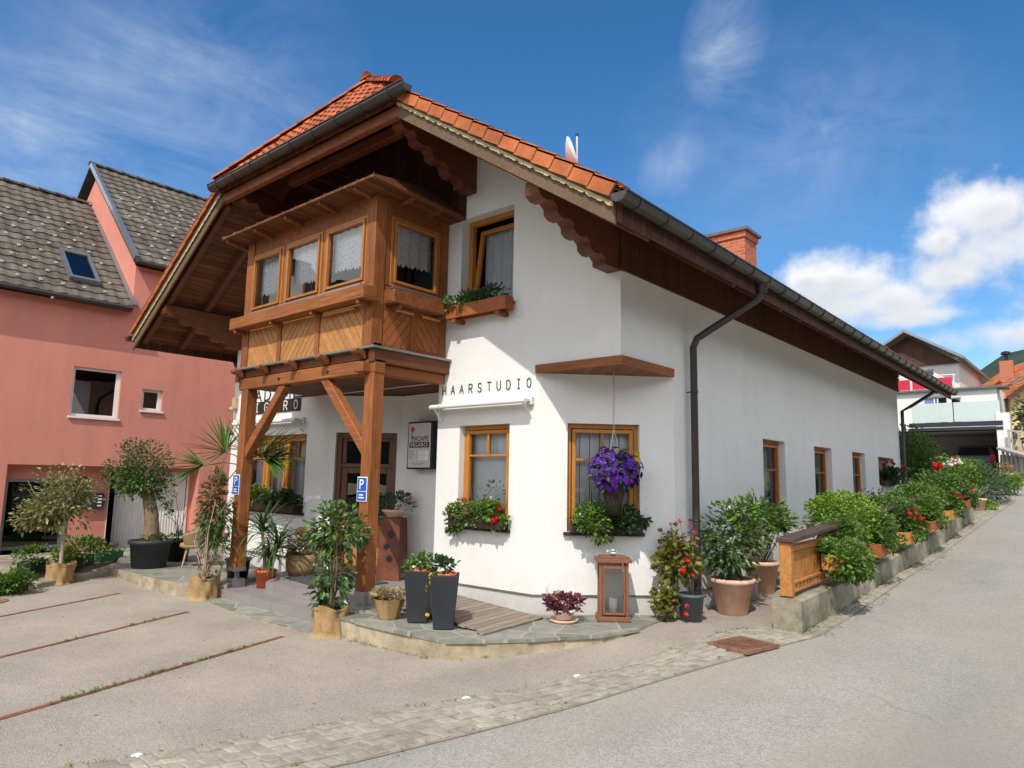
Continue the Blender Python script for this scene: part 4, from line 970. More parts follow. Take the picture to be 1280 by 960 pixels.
# ---- bay window on two posts
OX0, OX1, OY = -6.58, -3.08, -1.40
FO = Fr((0, OY, 0), (1, 0, 0), (0, -1, 0)); FOR = Fr((OX1, 0, 0), (0, 1, 0), (1, 0, 0)); FOL = Fr((OX0, 0, 0), (0, 1, 0), (-1, 0, 0))
b_ = MB()
b_.box(OX0, OX1, OY + .04, .0, 3.47, 3.53)                                           # floor
b_.lbox(FO, OX0 + .11, OX1 - .11, 3.46, 4.37, -.10, -.04); b_.lbox(FOR, OY + .03, 0, 3.46, 4.37, -.10, -.04); b_.lbox(FOL, OY + .03, 0, 3.46, 4.37, -.10, -.04)   # backing of the parapet
b_.lbox(FO, OX0 + .01, OX1 - .01, 5.36, 5.72, -.08, -.015); b_.lbox(FOR, OY + .081, 0, 5.36, 5.72, -.08, -.012); b_.lbox(FOL, OY + .081, 0, 5.36, 5.72, -.08, -.012)   # frieze
b_.box(OX0 + .1, OX1 - .1, OY + .08, -.0, 5.66, 5.70)
oriel = b_.build('bay_body', 'wood', house, bevel=.006)
b_ = MB()
for x in (OX0, OX1 - .20): b_.box(x, x + .20, OY - .012, OY + .19, 3.46, 5.62)
b_.box(OX1 - .10, OX1 + .004, -.14, -.005, 3.46, 5.62); b_.box(OX0 - .004, OX0 + .1, -.14, -.005, 3.46, 5.62)
b_.split('bay_post', 'wood_z', oriel, bevel=.01)
# three front windows and one in each side
wn = [(-6.40, -5.45), (-5.37, -4.37), (-4.29, -3.27)]
for a, b in wn: window(house, FO, a, b, 4.37, 5.38, -.0, cols=1, curtain=lace_half(.64), name='bay_window', fmat='honey_dark', fw=.045)
window(house, FOR, -1.12, -.18, 4.37, 5.40, -.0, cols=1, curtain=lace_half(.58), name='bay_window', fmat='honey_dark', fw=.045)
window(house, FOL, -1.12, -.18, 4.37, 5.40, -.0, cols=1, name='bay_window', fmat='honey_dark')
b_ = MB()
for a, b in ((OX0 + .2, wn[0][0]), (wn[0][1], wn[1][0]), (wn[1][1], wn[2][0]), (wn[2][1], OX1 - .2)): b_.lbox(FO, a, b, 4.37, 5.38, -.09, -.012)
b_.lbox(FOR, OY + .19, -1.12, 4.37, 5.38, -.09, -.012); b_.lbox(FOR, -.18, -.14, 4.37, 5.38, -.09, -.012)
b_.split('bay_mullion', 'wood_z', oriel, bevel=.005)
# metal sills
b_ = MB()
for a, b in wn: b_.lbox(FO, a + .02, b - .02, 4.335, 4.365, -.02, .075)
b_.lbox(FOR, -1.10, -.2, 4.335, 4.365, -.02, .075); b_.split('bay_sill', 'zinc', oriel)
# parapet: herringbone boards between posts, alternating slant
def herring(name, fr, u0, u1, z0, z1, sgn, mt):
    m_ = MB(); st_ = .088
    n = int(((u1 - u0) + (z1 - z0)) / st_ * 1.5) + 2; k = 1.25
    for i in range(-n, n):
        c0 = i * st_ * 1.55
        quad = [(c0, z0), (c0 + st_ * 1.42, z0), (c0 + st_ * 1.42 + sgn * (z1 - z0) / k, z1), (c0 + sgn * (z1 - z0) / k, z1)]
        quad = [(q[0] + u0, q[1]) for q in quad]
        pts = clip_poly(quad, [(-1, 0, -u0), (1, 0, u1)])
        if len(pts) >= 3: m_.extr([fr.p(u, z, -.035) for u, z in pts], fr.N * .022)
    return m_.build(name, mt, oriel)
ps = [(-6.38, -5.47, -1, 'honey_pale'), (-5.37, -4.42, 1, 'honey_pale'), (-4.32, -3.28, -1, 'honey_pale')]
for a, b, s_, mt in ps: herring('parapet_panel', FO, a, b, 3.47, 4.36, s_, mt)
herring('parapet_panel', FOR, -1.20, -.70, 3.47, 4.36, 1, 'panel_brown'); herring('parapet_panel', FOR, -.60, -.14, 3.47, 4.36, -1, 'panel_brown')
b_ = MB()
for u in (-5.42, -4.37): b_.lbox(FO, u - .05, u + .05, 3.47, 4.36, -.04, .012)
b_.lbox(FOR, -.70, -.60, 3.47, 4.36, -.04, .012); b_.split('parapet_stile', 'wood_z', oriel, bevel=.005)
# planter boards below the windows
def troughs(fr, u0, u1, z, w_, ext0, ext1, nm='planter_board'):
    m_ = MB()
    m_.lbox(fr, u0, u1, z, z + .19, w_ - .03, w_); m_.lbox(fr, u0, u1, z, z + .025, .0, w_ - .03)
    for u in (u0, u1 - .03): m_.lbox(fr, u, u + .03, z + .026, z + .19, .0, w_ - .031)
    n = max(2, int((u1 - u0) / .9))
    o = m_.build(nm, 'wood_x' if fr is FO else 'wood', house, bevel=.008)
    k_ = MB()
    for i in range(n):
        u = u0 + .12 + (u1 - u0 - .3) * i / (n - 1)
        k_.lbox(fr, u, u + .05, z - .06, z - .002, .0, w_ - .02)
    k_.split('board_bracket', 'wood', o, bevel=.006)
    return o
troughs(FO, -6.62, -3.0, 4.085, .23, 0, 0); troughs(FOR, -1.22, -.10, 4.085, .23, 0, 0)
b_ = MB()
for fr, u0, u1 in ((FO, -4.15, -3.4), (FOR, -1.05, -.72), (FOR, -.55, -.2)):       # turned spindles under the boards
    n = 14; pts = [fr.p(u0 + (u1 - u0) * i / n, 4.03, .06) for i in range(n + 1)]; b_.tube(pts, [.02 + .008 * (i % 2) for i in range(n + 1)], 8)
b_.split('turned_rod', 'honey_pale', oriel)
# ledge, joist heads, beam, posts, braces
b_ = MB(); b_.box(OX0 - .22, OX1 + .14, OY - .07, -.002, 3.425, 3.46); b_.build('ledge', 'ledge_metal', house, bevel=.004)
b_ = MB(); b_.box(OX1 - .02, OX1 + .10, OY - .02, -.002, 3.24, 3.424); b_.box(OX0 - .12, OX0, OY - .02, -.002, 3.24, 3.424)
b_.box(OX0, OX1 - .02, OY + .02, OY + .06, 3.30, 3.424); b_.split('edge_beam', 'wood_y', house, bevel=.008)
for x in (-6.5, -5.72, -4.9, -4.08, -3.22):
    b_ = MB(); w_ = .055
    pr = [(OY + .0, 3.422), (OY - .17, 3.422), (OY - .19, 3.38), (OY - .16, 3.35), (OY - .10, 3.345), (OY - .06, 3.315), (OY - .02, 3.29), (OY + .0, 3.29)]
    b_.extr([(x - w_, y, z) for y, z in pr], (2 * w_, 0, 0)); b_.build('joist_head', 'wood', house, bevel=.008)
b_ = MB(); b_.box(-6.60, -2.98, OY + .0, OY + .19, 3.095, 3.285); b_.box(OX1 - .19, OX1 + .01, OY - .13, 0, 3.10, 3.238)
bm_ = b_.build('porch_beam', 'wood_x', house, bevel=.012)
b_ = MB()
for x, z in ((-5.35, 3.19), (-4.05, 3.19), (-3.3, 3.24)): b_.tube([(x, OY + .01, z), (x, OY - .014, z)], .022, 8)
b_.split('bolt', 'black', bm_)
for x in (-6.40, -3.09):
    b_ = MB(); b_.box(x - .098, x + .098, OY + .0, OY + .19, .20, 3.10); o = b_.build('porch_post', 'wood_z', house, bevel=.012)
    b_ = MB(); b_.box(x - .03, x + .03, OY + .07, OY + .12, .0, .215); b_.box(x - .102, x + .102, OY - .004, OY + .194, .165, .225); b_.box(x - .1, x + .1, OY, OY + .19, -.25, .045); b_.build('post_foot', 'zinc', o)
for x, sg in ((-6.40, 1), (-3.09, -1)):
    b_ = MB(); b_.beam((x + sg * .06, OY + .095, 2.02), (x + sg * 1.12, OY + .095, 3.12), .13, .145); b_.build('brace', 'wood_x', house, bevel=.01)
# bay roof in sheet metal, its rafters' ends
b_ = MB(); ex = .36
A = [(OX0 - ex + .10, OY - ex, 5.70), (OX1 + ex, OY - ex, 5.70), (OX1 + ex, -.0, 5.62), (OX0 - ex + .10, -.0, 5.62)]
T = [(OX0 + .2, OY + .55, 6.06), (OX1 - .25, OY + .55, 6.06), (OX1 - .25, -.0, 6.22), (OX0 + .2, -.0, 6.22)]
b_.add(A + T, [(0, 1, 5, 4), (1, 2, 6, 5), (4, 5, 6, 7), (3, 0, 4, 7)], 0)
b_.add([(x, y, z - .035) for x, y, z in A] + A, [(0, 1, 5, 4), (1, 2, 6, 5), (3, 2, 1, 0), (3, 0, 4, 7)], 1)
for i in range(12):                                                                  # standing seams
    t = i / 11; x0 = A[0][0] + (A[1][0] - A[0][0]) * t; x1 = T[0][0] + (T[1][0] - T[0][0]) * t
    b_.beam((x0, OY - ex, 5.712), (x1, OY + .55, 6.072), .012, .02, 0)
for i in range(7):
    t = i / 6; b_.beam((OX1 + ex, OY - ex + (ex - OY - .02) * t, 5.705 - .08 * t), (OX1 - .25, OY + .55 + (-OY - .58) * t, 6.07 + .16 * t), .012, .02, 0)
b_.build('bay_roof', ['copper', 'soffit_x'], house, recalc=False)
b_ = MB()
for x in (-6.75, -5.85, -4.95, -4.05, -3.2): b_.beam((x, OY - ex + .05, 5.655), (x, OY + .1, 5.60), .07, .085)
for y in (-1.0, -.45): b_.beam((OX1 + ex - .05, y, 5.64), (OX1 - .1, y, 5.60), .07, .085)
b_.split('bay_rafter', 'wood', oriel, bevel=.008)
# porch side under the bay: slanted boards on the return

# ------------------------------------------------------------------ the pink house on the left
PX = -13.5
FP = Fr((PX, 0, 0), (0, 1, 0), (1, 0, 0))            # u = y
pink = thing('pink_house', 'salmon pink plastered house with two stepped grey tiled roofs beside the white house', 'house', (PX - 3.5, -4, 0))
SP = .905
GY = -.66
EZ, EZ2 = 5.62, 6.80
pw = MB()
PWIN = [(-1.78, -.75, 2.96, 4.10, .14), (-.24, .24, 3.22, 3.74, .14)]
wall(pw, FP, -9.0, GY, -.5, EZ - .05, [(-2.84, GY, -.5, 1.83, .36), PWIN[0]])
wall(pw, FP, GY, 7, -.5, EZ2 - .05, [(GY, 1.32, -.5, 1.83, .36), PWIN[1]])
FG = Fr((PX, GY, 0), (-1, 0, 0), (0, -1, 0))          # raised gable wall above the lower roof
rise = 3.7 * SP
for i in range(1):
    pw.add([FG.p(0, 4.6), FG.p(0, EZ2 - .06), FG.p(3.55, EZ2 - .06 + 3.55 * SP), FG.p(7.1, EZ2 - .06), FG.p(7.1, 4.6)], [(0, 1, 2, 3, 4)])
pwo = pw.build('wall', 'pink', pink, recalc=False)
ib = MB(); FPI = Fr((PX - .36, 0, 0), (0, 1, 0), (1, 0, 0))
wall(ib, FPI, -2.84, 1.32, -.5, 1.83, [(-2.78, -1.55, -.5, 1.52, .1), (-.62, 1.18, -.5, 1.68, .05)]); ib.build('recess_wall', 'pink', pink, recalc=False)
# roofs
def pink_roof(y0, y1, ez, nm, snow=True):
    m_ = MB(); L = 3.95 / math.cos(math.atan(SP)); tiles(m_, (PX + .25, y0, ez + .05), (0, 1, 0), (-1, 0, SP), (SP, 0, 1), y1 - y0, L, .28, .31, None, .022)
    zr = ez + .05 + 3.95 * SP
    m_.add([(PX - 3.7, y0, zr), (PX - 3.7, y1, zr), (PX - 8, y1, zr - 4.3 * SP), (PX - 8, y0, zr - 4.3 * SP)], [(0, 1, 2, 3)])
    m_.add([(PX + .25, y0, ez + .0), (PX + .25, y1, ez + .0), (PX - 3.7, y1, zr - .06), (PX - 3.7, y0, zr - .06)], [(0, 1, 2, 3)])
    ridge_caps((PX - 3.7, y0, zr), (PX - 3.7, y1, zr), m_, .10, .4)
    ro = m_.build(nm, 'grey_tile', pink, recalc=False)
    return ro, zr
r1, zr1 = pink_roof(-9.3, GY - .05, EZ, 'roof')
r2, zr2 = pink_roof(GY - .12, 7.2, EZ2, 'roof')
def rp(y, dv, ez, lift=.05):                          # a point on the roof slope: distance dv up from the eave
    c = math.cos(math.atan(SP)); s_ = math.sin(math.atan(SP)); return Vector((PX + .25 - dv * c - (-s_) * lift, y, ez + .05 + dv * s_ + c * lift))
# zinc edges
zb = MB(); zb.beam(rp(GY - .10, 0, EZ2, .03), rp(GY - .10, 5.3, EZ2, .03), .10, .13, 0, Vector((SP, 0, 1))); zb.build('verge_flashing', 'zinc', r2)
zb = MB(); zb.beam(rp(GY - .04, 0, EZ, .04), rp(GY - .04, 4.1, EZ, .04), .13, .05, 0, Vector((SP, 0, 1))); zb.build('wall_flashing', 'zinc', r1)
for y0, y1, ez in ((-9.3, GY - .1, EZ), (GY - .12, 7.2, EZ2)):
    g_ = MB(); g_.tube([(PX + .30, y0, ez - .01), (PX + .30, y1, ez - .01)], .06, 8); g_.build('gutter', 'gutter', pink)
# roof window
sk = MB(); yA, yB, va, vb = -2.02, -1.36, .62, 1.95
for (a, b, c, d) in ((yA, yB, va, va + .09), (yA, yB, vb - .12, vb), (yA, yA + .07, va + .09, vb - .12), (yB - .07, yB, va + .09, vb - .12)):
    q = [rp(a, c, EZ, .04), rp(b, c, EZ, .04), rp(b, d, EZ, .04), rp(a, d, EZ, .04)]; t = [rp(a, c, EZ, .15), rp(b, c, EZ, .15), rp(b, d, EZ, .15), rp(a, d, EZ, .15)]; sk.hexa(q + t)
so = sk.build('roof_window', 'zinc', r1)
g_ = MB(); g_.add([rp(yA + .07, va + .09, EZ, .11), rp(yB - .07, va + .09, EZ, .11), rp(yB - .07, vb - .12, EZ, .11), rp(yA + .07, vb - .12, EZ, .11)], [(0, 1, 2, 3)]); g_.build('pane', 'glass_dark', so)
# snow guards: small pale hooks
gm = MB(); gm.box(-.026, .026, -.028, .028, 0, .045); gm.box(-.01, .01, -.036, -.022, 0, .05)
proto = None
def guard(p, parent):
    global proto
    if proto is None:
        proto = gm.build('snow_guard', 'guard_metal', None); proto.parent = parent; o_ = proto
    else:
        o_ = proto.copy(); COL.objects.link(o_); o_.parent = parent
    o_.location = p - parent.location - parent.parent.location
for row in range(8):
    for c in range(7):
        y = -3.5 + c * .44 + (row % 2) * .2; dv = .35 + row * .47
        if y > GY - .2 or (yA - .15 < y < yB + .15 and va - .1 < dv < vb + .1): continue
        guard(rp(y, dv, EZ, .04), r1)
for row in range(8):
    for c in range(6):
        y = GY + .25 + c * .40 + (row % 2) * .2; dv = .3 + row * .5
        guard(rp(y, dv, EZ2, .04), r2)
# windows
def metal_win(u0, u1, z0, z1):
    w = MB(); f_ = .06
    for a, b, c, d in ((u0, u1, z0, z0 + f_), (u0, u1, z1 - f_, z1), (u0, u0 + f_, z0 + f_, z1 - f_), (u1 - f_ * 1.4, u1, z0 + f_, z1 - f_)): w.lbox(FP, a, b, c, d, -.14, -.07)
    w.lbox(FP, u0 - .03, u1 + .03, z0 - .05, z0 - .003, -.1, .05)
    o = w.build('window', 'white_metal', pink); g = MB(); g.add([FP.p(u0, z0, -.11), FP.p(u1, z0, -.11), FP.p(u1, z1, -.11), FP.p(u0, z1, -.11)], [(0, 1, 2, 3)]); g.build('pane', 'glass_sky_tint', o)
metal_win(-1.78, -.75, 2.96, 4.10); metal_win(-.24, .24, 3.22, 3.74)
# garage door, entrance door
gd = MB(); n = 26
for i in range(n):
    a = -.62 + 1.80 * i / n; b = -.62 + 1.80 * (i + 1) / n
    gd.add([FPI.p(a, -.12, -.03), FPI.p(a + .02, -.12, -.012), FPI.p(b - .012, -.12, -.012), FPI.p(b, -.12, -.03), FPI.p(a, 1.68, -.03), FPI.p(a + .02, 1.68, -.012), FPI.p(b - .012, 1.68, -.012), FPI.p(b, 1.68, -.03)], [(0, 1, 5, 4), (1, 2, 6, 5), (2, 3, 7, 6)])
for q in ((-.66, 1.22, 1.68, 1.73), (-.67, -.62, -.12, 1.68), (1.18, 1.23, -.12, 1.68)): gd.lbox(FPI, *q, -.03, .02)
gd.build('garage_door', 'grey_lacq', pink, recalc=False)
ed = MB()
for q in ((-2.78, -2.70, -.2, 1.52), (-1.63, -1.55, -.2, 1.52), (-2.70, -1.63, 1.45, 1.52), (-2.70, -1.63, -.02, .05)): ed.lbox(FPI, *q, -.09, -.0)
eo = ed.build('entrance_door', 'zinc', pink); g = MB(); g.add([FPI.p(-2.7, .05, -.05), FPI.p(-1.63, .05, -.05), FPI.p(-1.63, 1.45, -.05), FPI.p(-2.7, 1.45, -.05)], [(0, 1, 2, 3)]); g.build('door_glass', 'glass_dark', eo)
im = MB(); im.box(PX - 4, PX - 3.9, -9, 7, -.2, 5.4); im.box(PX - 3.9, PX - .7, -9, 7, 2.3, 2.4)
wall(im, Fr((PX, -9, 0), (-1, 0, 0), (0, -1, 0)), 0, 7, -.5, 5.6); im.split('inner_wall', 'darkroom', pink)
mbx = thing('mailbox_block', 'flat dark grey mailbox block with pale name plates on the pink recess wall', 'mailbox', (PX - .33, -1.0, .98))
m_ = MB(); m_.lbox(FPI, -1.34, -.80, .86, 1.20, .003, .11); mo = m_.build('mailbox_case', 'anthracite', mbx, bevel=.008)
for i in range(4):
    m_ = MB(); m_.lbox(FPI, -.93, -.84, .90 + i * .075, .93 + i * .075, .111, .115); m_.build('name_plate', 'white', mbx)
hn_ = MB(); hn_.lbox(FPI, -1.40, -1.18, 1.40, 1.58, .003, .02)
for u in (-1.34, -1.26): hn_.lbox(FPI, u, u + .025, 1.44, 1.54, .0205, .023, 1)
tag(hn_.build('number_plate', ['black', 'inkgrey']), 'small black plate with house number strokes above the mailbox block', 'number plate')

# ------------------------------------------------------------------ neighbours up the road
wh = thing('white_neighbour_house', 'white house with dark timber gable, red balcony and glass terrace over a carport', 'house', (-3, 33, 2.1))
BY = 30.0
FW = Fr((0, BY, 0), (1, 0, 0), (0, -1, 0))
b_ = MB()
wall(b_, Fr((0, BY + 1.6, 0), (1, 0, 0), (0, -1, 0)), -5.4, -.95, 6.3, 7.9, [(-2.62, -1.98, 6.62, 7.42, .15), (-4.4, -3.5, 6.4, 7.5, .15)])
wall(b_, Fr((0, BY + 1.0, 0), (1, 0, 0), (0, -1, 0)), -5.4, .55, 4.5, 6.35, [(-2.42, -1.40, 4.6, 5.98, .12), (-1.30, -.86, 4.6, 5.9, .12)])
b_.add([(-.95, BY + 1.6, 4.5), (-.95, BY + 9, 4.5), (-.95, BY + 9, 7.8), (-.95, BY + 1.6, 7.8)], [(0, 1, 2, 3)])
b_.add([(.55, BY + 1, 2), (.55, BY + 6, 2), (.55, BY + 6, 6.3), (.55, BY + 1, 6.3)], [(0, 1, 2, 3)])
b_.add([(-5.4, BY + 1, 2), (-5.4, BY + 9, 2), (-5.4, BY + 9, 7.8), (-5.4, BY + 1, 7.8)], [(0, 1, 2, 3)])
b_.box(.55, 1.05, BY - .1, BY + .5, 1.9, 5.0)
b_.add([(-5.4, BY + 5, 1.8), (.55, BY + 5, 1.8), (.55, BY + 5, 4.3), (-5.4, BY + 5, 4.3)], [(0, 1, 2, 3)])
b_.box(-5.4, 1.0, BY + .1, BY + 1.0, 4.30, 4.44)
b_.add([(-5.4, BY + .1, 4.30), (1.0, BY + .1, 4.30), (1.0, BY + 5, 4.30), (-5.4, BY + 5, 4.30)], [(0, 1, 2, 3)])
wo_ = b_.build('wall', 'render_white', wh, recalc=False)
b_ = MB(); b_.add([(-5.5, BY + 1.45, 7.62), (-.85, BY + 1.45, 7.62), (-3.02, BY + 1.45, 9.1)], [(0, 1, 2)]); b_.add([(-5.5, BY + 1.45, 7.62), (-.85, BY + 1.45, 7.62), (-.85, BY + 1.6, 7.62), (-5.5, BY + 1.6, 7.62)], [(0, 1, 2, 3)]); b_.build('timber_gable', 'far_brown', wh, recalc=False)
b_ = MB(); ap = Vector((-3.02, BY + .75, 9.22)); ri = Vector((-.62, BY + .75, 7.68)); le = Vector((-5.75, BY + .75, 7.5)); dv = Vector((0, 9, 0)); t_ = Vector((0, 0, .14))
b_.hexa([ap, ri, ri + dv, ap + dv, ap + t_, ri + t_, ri + dv + t_, ap + dv + t_]); b_.hexa([le, ap, ap + dv, le + dv, le + t_, ap + t_, ap + dv + t_, le + dv + t_]); b_.build('roof', 'zinc', wh)
b_ = MB(); b_.box(-5.5, .95, BY + .78, BY + 1.9, 6.24, 6.33); b_.build('canopy_slab', 'slate_cap', wh)
for a, b in ((-5.3, -3.95), (-3.85, -2.9), (-2.8, -1.15)):
    b_ = MB(); b_.box(a, b, BY + .86, BY + .90, 6.36, 6.86); b_.build('balcony_panel', 'red_panel', wh)
b_ = MB(); b_.tube([(-5.3, BY + .88, 6.98), (-1.05, BY + .88, 6.98), (-1.05, BY + 1.5, 6.98)], .025, 6)
for x in (-5.3, -3.9, -2.85, -1.07): b_.tube([(x, BY + .88, 6.3), (x, BY + .88, 6.98)], .022, 6)
b_.build('balcony_rail', 'white', wh)
for a, b, c, d, mt, yo in ((-2.62, -1.98, 6.62, 7.42, 'glass_dark', BY + 1.7), (-2.42, -1.92, 4.6, 5.98, 'blue_curt', BY + 1.1), (-1.84, -1.40, 4.6, 5.98, 'glass_dark', BY + 1.1), (-1.30, -.86, 4.6, 5.9, 'glass_dark', BY + 1.1)):
    fr = Fr((0, yo, 0), (1, 0, 0), (0, -1, 0)); w = MB(); f_ = .05
    for q in ((a, b, c, c + f_), (a, b, d - f_, d), (a, a + f_, c, d), (b - f_, b, c, d)): w.lbox(fr, *q, -.03, .03)
    o = w.build('window', 'white', wh); g = MB(); g.add([fr.p(a, c), fr.p(b, c), fr.p(b, d), fr.p(a, d)], [(0, 1, 2, 3)])
    if 'blue_curt' not in K: K['blue_curt'] = mat('blue_blind', (.16, .23, .42), .4, .06, 4)
    g.build('pane', mt, o)
for a, b in ((-2.72, -1.06), (-1.02, .72)):
    b_ = MB(); b_.box(a, b, BY - .05, BY - .025, 4.68, 5.56); b_.build('glass_balustrade', 'frosted', wh)
b_ = MB(); b_.box(-2.85, .80, BY - .12, BY + .08, 4.46, 4.66); b_.build('terrace_beam', 'anthracite', wh)
b_ = MB(); b_.box(-2.85, .80, BY - .14, BY + .08, 4.28, 4.40); b_.build('awning_case', 'anthracite', wh)

rh = thing('red_roof_house', 'yellow house with bright orange tiled roof behind the white neighbour', 'house', (2, 38, 2))
ed_ = Vector((-.46, .89, 0)); od_ = Vector((.89, .46, 0)); B0 = Vector((.72, 33.2, 5.95))
b_ = MB(); tiles(b_, B0, ed_, od_ * 3.6 + ZV * 2.75, (od_ * -2.75 + ZV * 3.6).normalized(), 9, 4.6, .34, .36, None, .03)
C0 = B0 + od_ * 3.6 + ZV * 2.75; b_.add([C0, C0 + ed_ * 9, C0 + ed_ * 9 + od_ * 3.6 - ZV * 2.75, C0 + od_ * 3.6 - ZV * 2.75], [(0, 1, 2, 3)])
b_.add([B0 - ZV * .05, B0 + ed_ * 9 - ZV * .05, C0 + ed_ * 9 - ZV * .05, C0 - ZV * .05], [(0, 1, 2, 3)]); rro = b_.build('roof', 'far_tile', rh, recalc=False)
b_ = MB(); q0 = B0 + od_ * .3 + ed_ * .5; q1 = q0 + od_ * 6.6; b_.add([q0 - ZV * 5, q1 - ZV * 5, q1, C0 + ed_ * .5 - ZV * .1, q0], [(0, 1, 2, 3, 4)]); b_.add([q0 - ZV * 5, q0 + ed_ * 8 - ZV * 5, q0 + ed_ * 8, q0], [(0, 1, 2, 3)]); b_.build('wall', 'render_yellow', rh, recalc=False)
b_ = MB(); b_.beam(B0 - ed_ * .02, C0 - ed_ * .02, .05, .2); b_.build('verge_board', 'far_brown', rh)
b_ = MB(); fr = Fr(q0, od_, -ed_); b_.lbox(fr, 1.5, 2.4, -2.6, -1.4, -.02, .03); b_.build('window', 'black', rh)
cpos = B0 + od_ * 2.1 + ed_ * 5.0 + ZV * 1.45
b_ = MB(); b_.box(cpos.x - .3, cpos.x + .3, cpos.y - .3, cpos.y + .3, cpos.z, cpos.z + 1.15); co = b_.build('chimney', 'brick', rro)
b_ = MB(); b_.tube([cpos + ZV * 1.15, cpos + ZV * 1.6], .09, 8); b_.lathe([(.26, 0), (.2, .12), (0, .18)], cpos + ZV * 1.55, 10); b_.build('chimney_cowl', 'black', co)
sk = MB(); pc = B0 + od_ * 1.2 + ed_ * 2.6 + ZV * 1.0; sk.beam(pc, pc + od_ * .55 + ZV * .42, .5, .09, 0, (od_ * -2.75 + ZV * 3.6)); sk.build('roof_window', 'zinc', rro)

# parked car seen from behind in the carport
car = thing('parked_car', 'dark grey hatchback parked nose in under the carport', 'car', (-.6, 32.2, h(0, 31)))
cz = h(0, 31); cx = -.55
prof = [(0, .35), (-.02, .75), (.08, 1.0), (.42, 1.42), (.75, 1.50), (2.0, 1.48), (2.75, 1.05), (3.7, .92), (3.95, .7), (3.95, .3), (3.4, .25), (.5, .25)]
b_ = MB(); N = len(prof); secs = []
for k, (xw, sc) in enumerate(((-.86, .93), (-.80, 1), (.80, 1), (.86, .93))):
    secs += [(cx + xw * (.82 if z > 1.0 else 1), 31.2 + y, cz + .25 + (z - .25) * sc) for y, z in prof]
b_.add(secs, [(k * N + i, k * N + (i + 1) % N, (k + 1) * N + (i + 1) % N, (k + 1) * N + i) for k in range(3) for i in range(N)], 0, False); b_.add(secs[:N], [list(range(N))]); b_.add(secs[-N:], [list(range(N))])
b_.build('body', 'carpaint', car, bevel=.03)
b_ = MB(); b_.add([(cx - .62, 31.25, cz + 1.04), (cx + .62, 31.25, cz + 1.04), (cx + .55, 31.58, cz + 1.38), (cx - .55, 31.58, cz + 1.38)], [(0, 1, 2, 3)]); b_.build('rear_window', 'glass_dark', car)
for s_ in (-1, 1):
    b_ = MB(); b_.box(cx + s_ * .72 - .1, cx + s_ * .72 + .1, 31.14, 31.3, cz + .72, cz + 1.02); b_.build('tail_light', 'tail', car, bevel=.02)
    for y in (31.95, 34.3):
        b_ = MB(); b_.tube([(cx + s_ * .66, y, cz + .31), (cx + s_ * .88, y, cz + .31)], .31, 16); wo_ = b_.build('wheel', 'rubber', car); b_ = MB(); b_.tube([(cx + s_ * .86, y, cz + .31), (cx + s_ * .89, y, cz + .31)], .19, 12); b_.build('rim', 'chrome', wo_)
b_ = MB(); b_.box(cx - .84, cx + .84, 31.12, 31.28, cz + .3, cz + .6); b_.build('bumper', 'black', car, bevel=.03)

# handrail and low wall at the far right
rl = thing('timber_railing', 'grey weathered timber railing climbing beside the neighbour drive', 'railing', (2.0, 24, 2))
p0 = Vector((.72, 29.2, 3.35)); p1 = Vector((2.3, 26.6, 2.75))
for i in range(9):
    p = p0 + (p1 - p0) * (i + .5) / 9; b_ = MB(); b_.box(p.x - .05, p.x + .05, p.y - .04, p.y + .04, p.z - .75, p.z + .02); b_.build('railing_post', 'railing', rl)
b_ = MB(); b_.beam(p0 + ZV * .06, p1 + ZV * .06, .34, .09); b_.build('rail_board', 'railing', rl)
for i in range(5):
    p = Vector((1.0 + .35 * i, 29.6, 0)); b_ = MB(); b_.box(p.x - .04, p.x + .04, 29.56, 29.64, 3.2, 4.2 - .06 * i); b_.build('railing_post', 'railing', rl)
b_ = MB(); b_.beam((.95, 29.6, 4.2), (2.6, 29.6, 3.94), .09, .08); b_.build('rail_board', 'railing', rl)
rw = MB(); rw.beam((.70, 29.35, 2.2), (1.55, 28.0, 2.0), .2, 1.9); tag(rw.build('ramp_wall', 'concrete'), 'short concrete ramp wall below the timber railing by the carport', 'wall')

# ------------------------------------------------------------------ low wall, fence and its boxes along the road
WT = [(1.58, .335), (4.4, .42), (7.5, .60), (9.6, .76), (12.5, 1.06), (14.8, 1.29)]
def wt(y): return lin(WT, y)
m_ = MB(); ys_ = [1.58 + (14.9 - 1.58) * i / 60 for i in range(61)]; vs = []
for y in ys_:
    j = math.sin(y * 9) * .006 + math.sin(y * 23) * .004
    vs += [(1.165, y, h(1.2, y) - .2), (1.165, y, wt(y) - .015 + j), (1.19, y, wt(y) + j), (1.475, y, wt(y) + j), (1.503 + j, y, wt(y) - .02 + j), (1.51 + j * 1.5, y, h(1.5, y) - .2)]
m_.add(vs, [(6 * i + k, 6 * i + k + 1, 6 * i + 7 + k, 6 * i + 6 + k) for i in range(60) for k in range(5)], 0, False)
m_.add(vs[:6], [(5, 4, 3, 2, 1, 0)]); m_.add(vs[-6:], [(0, 1, 2, 3, 4, 5)])
tag(m_.build('retaining_wall', 'concrete'), 'long low weathered concrete wall under the wooden balcony fence', 'wall')
def ft(y): return wt(y) + .68 - .012 * (y - 1.7)
fence = thing('wooden_fence', 'orange brown wooden balcony fence with dark cap on the low concrete wall', 'fence', (1.25, 8, .6))
P_ = 1.07
ny = 12; y0f, y1f = 1.70, 14.65
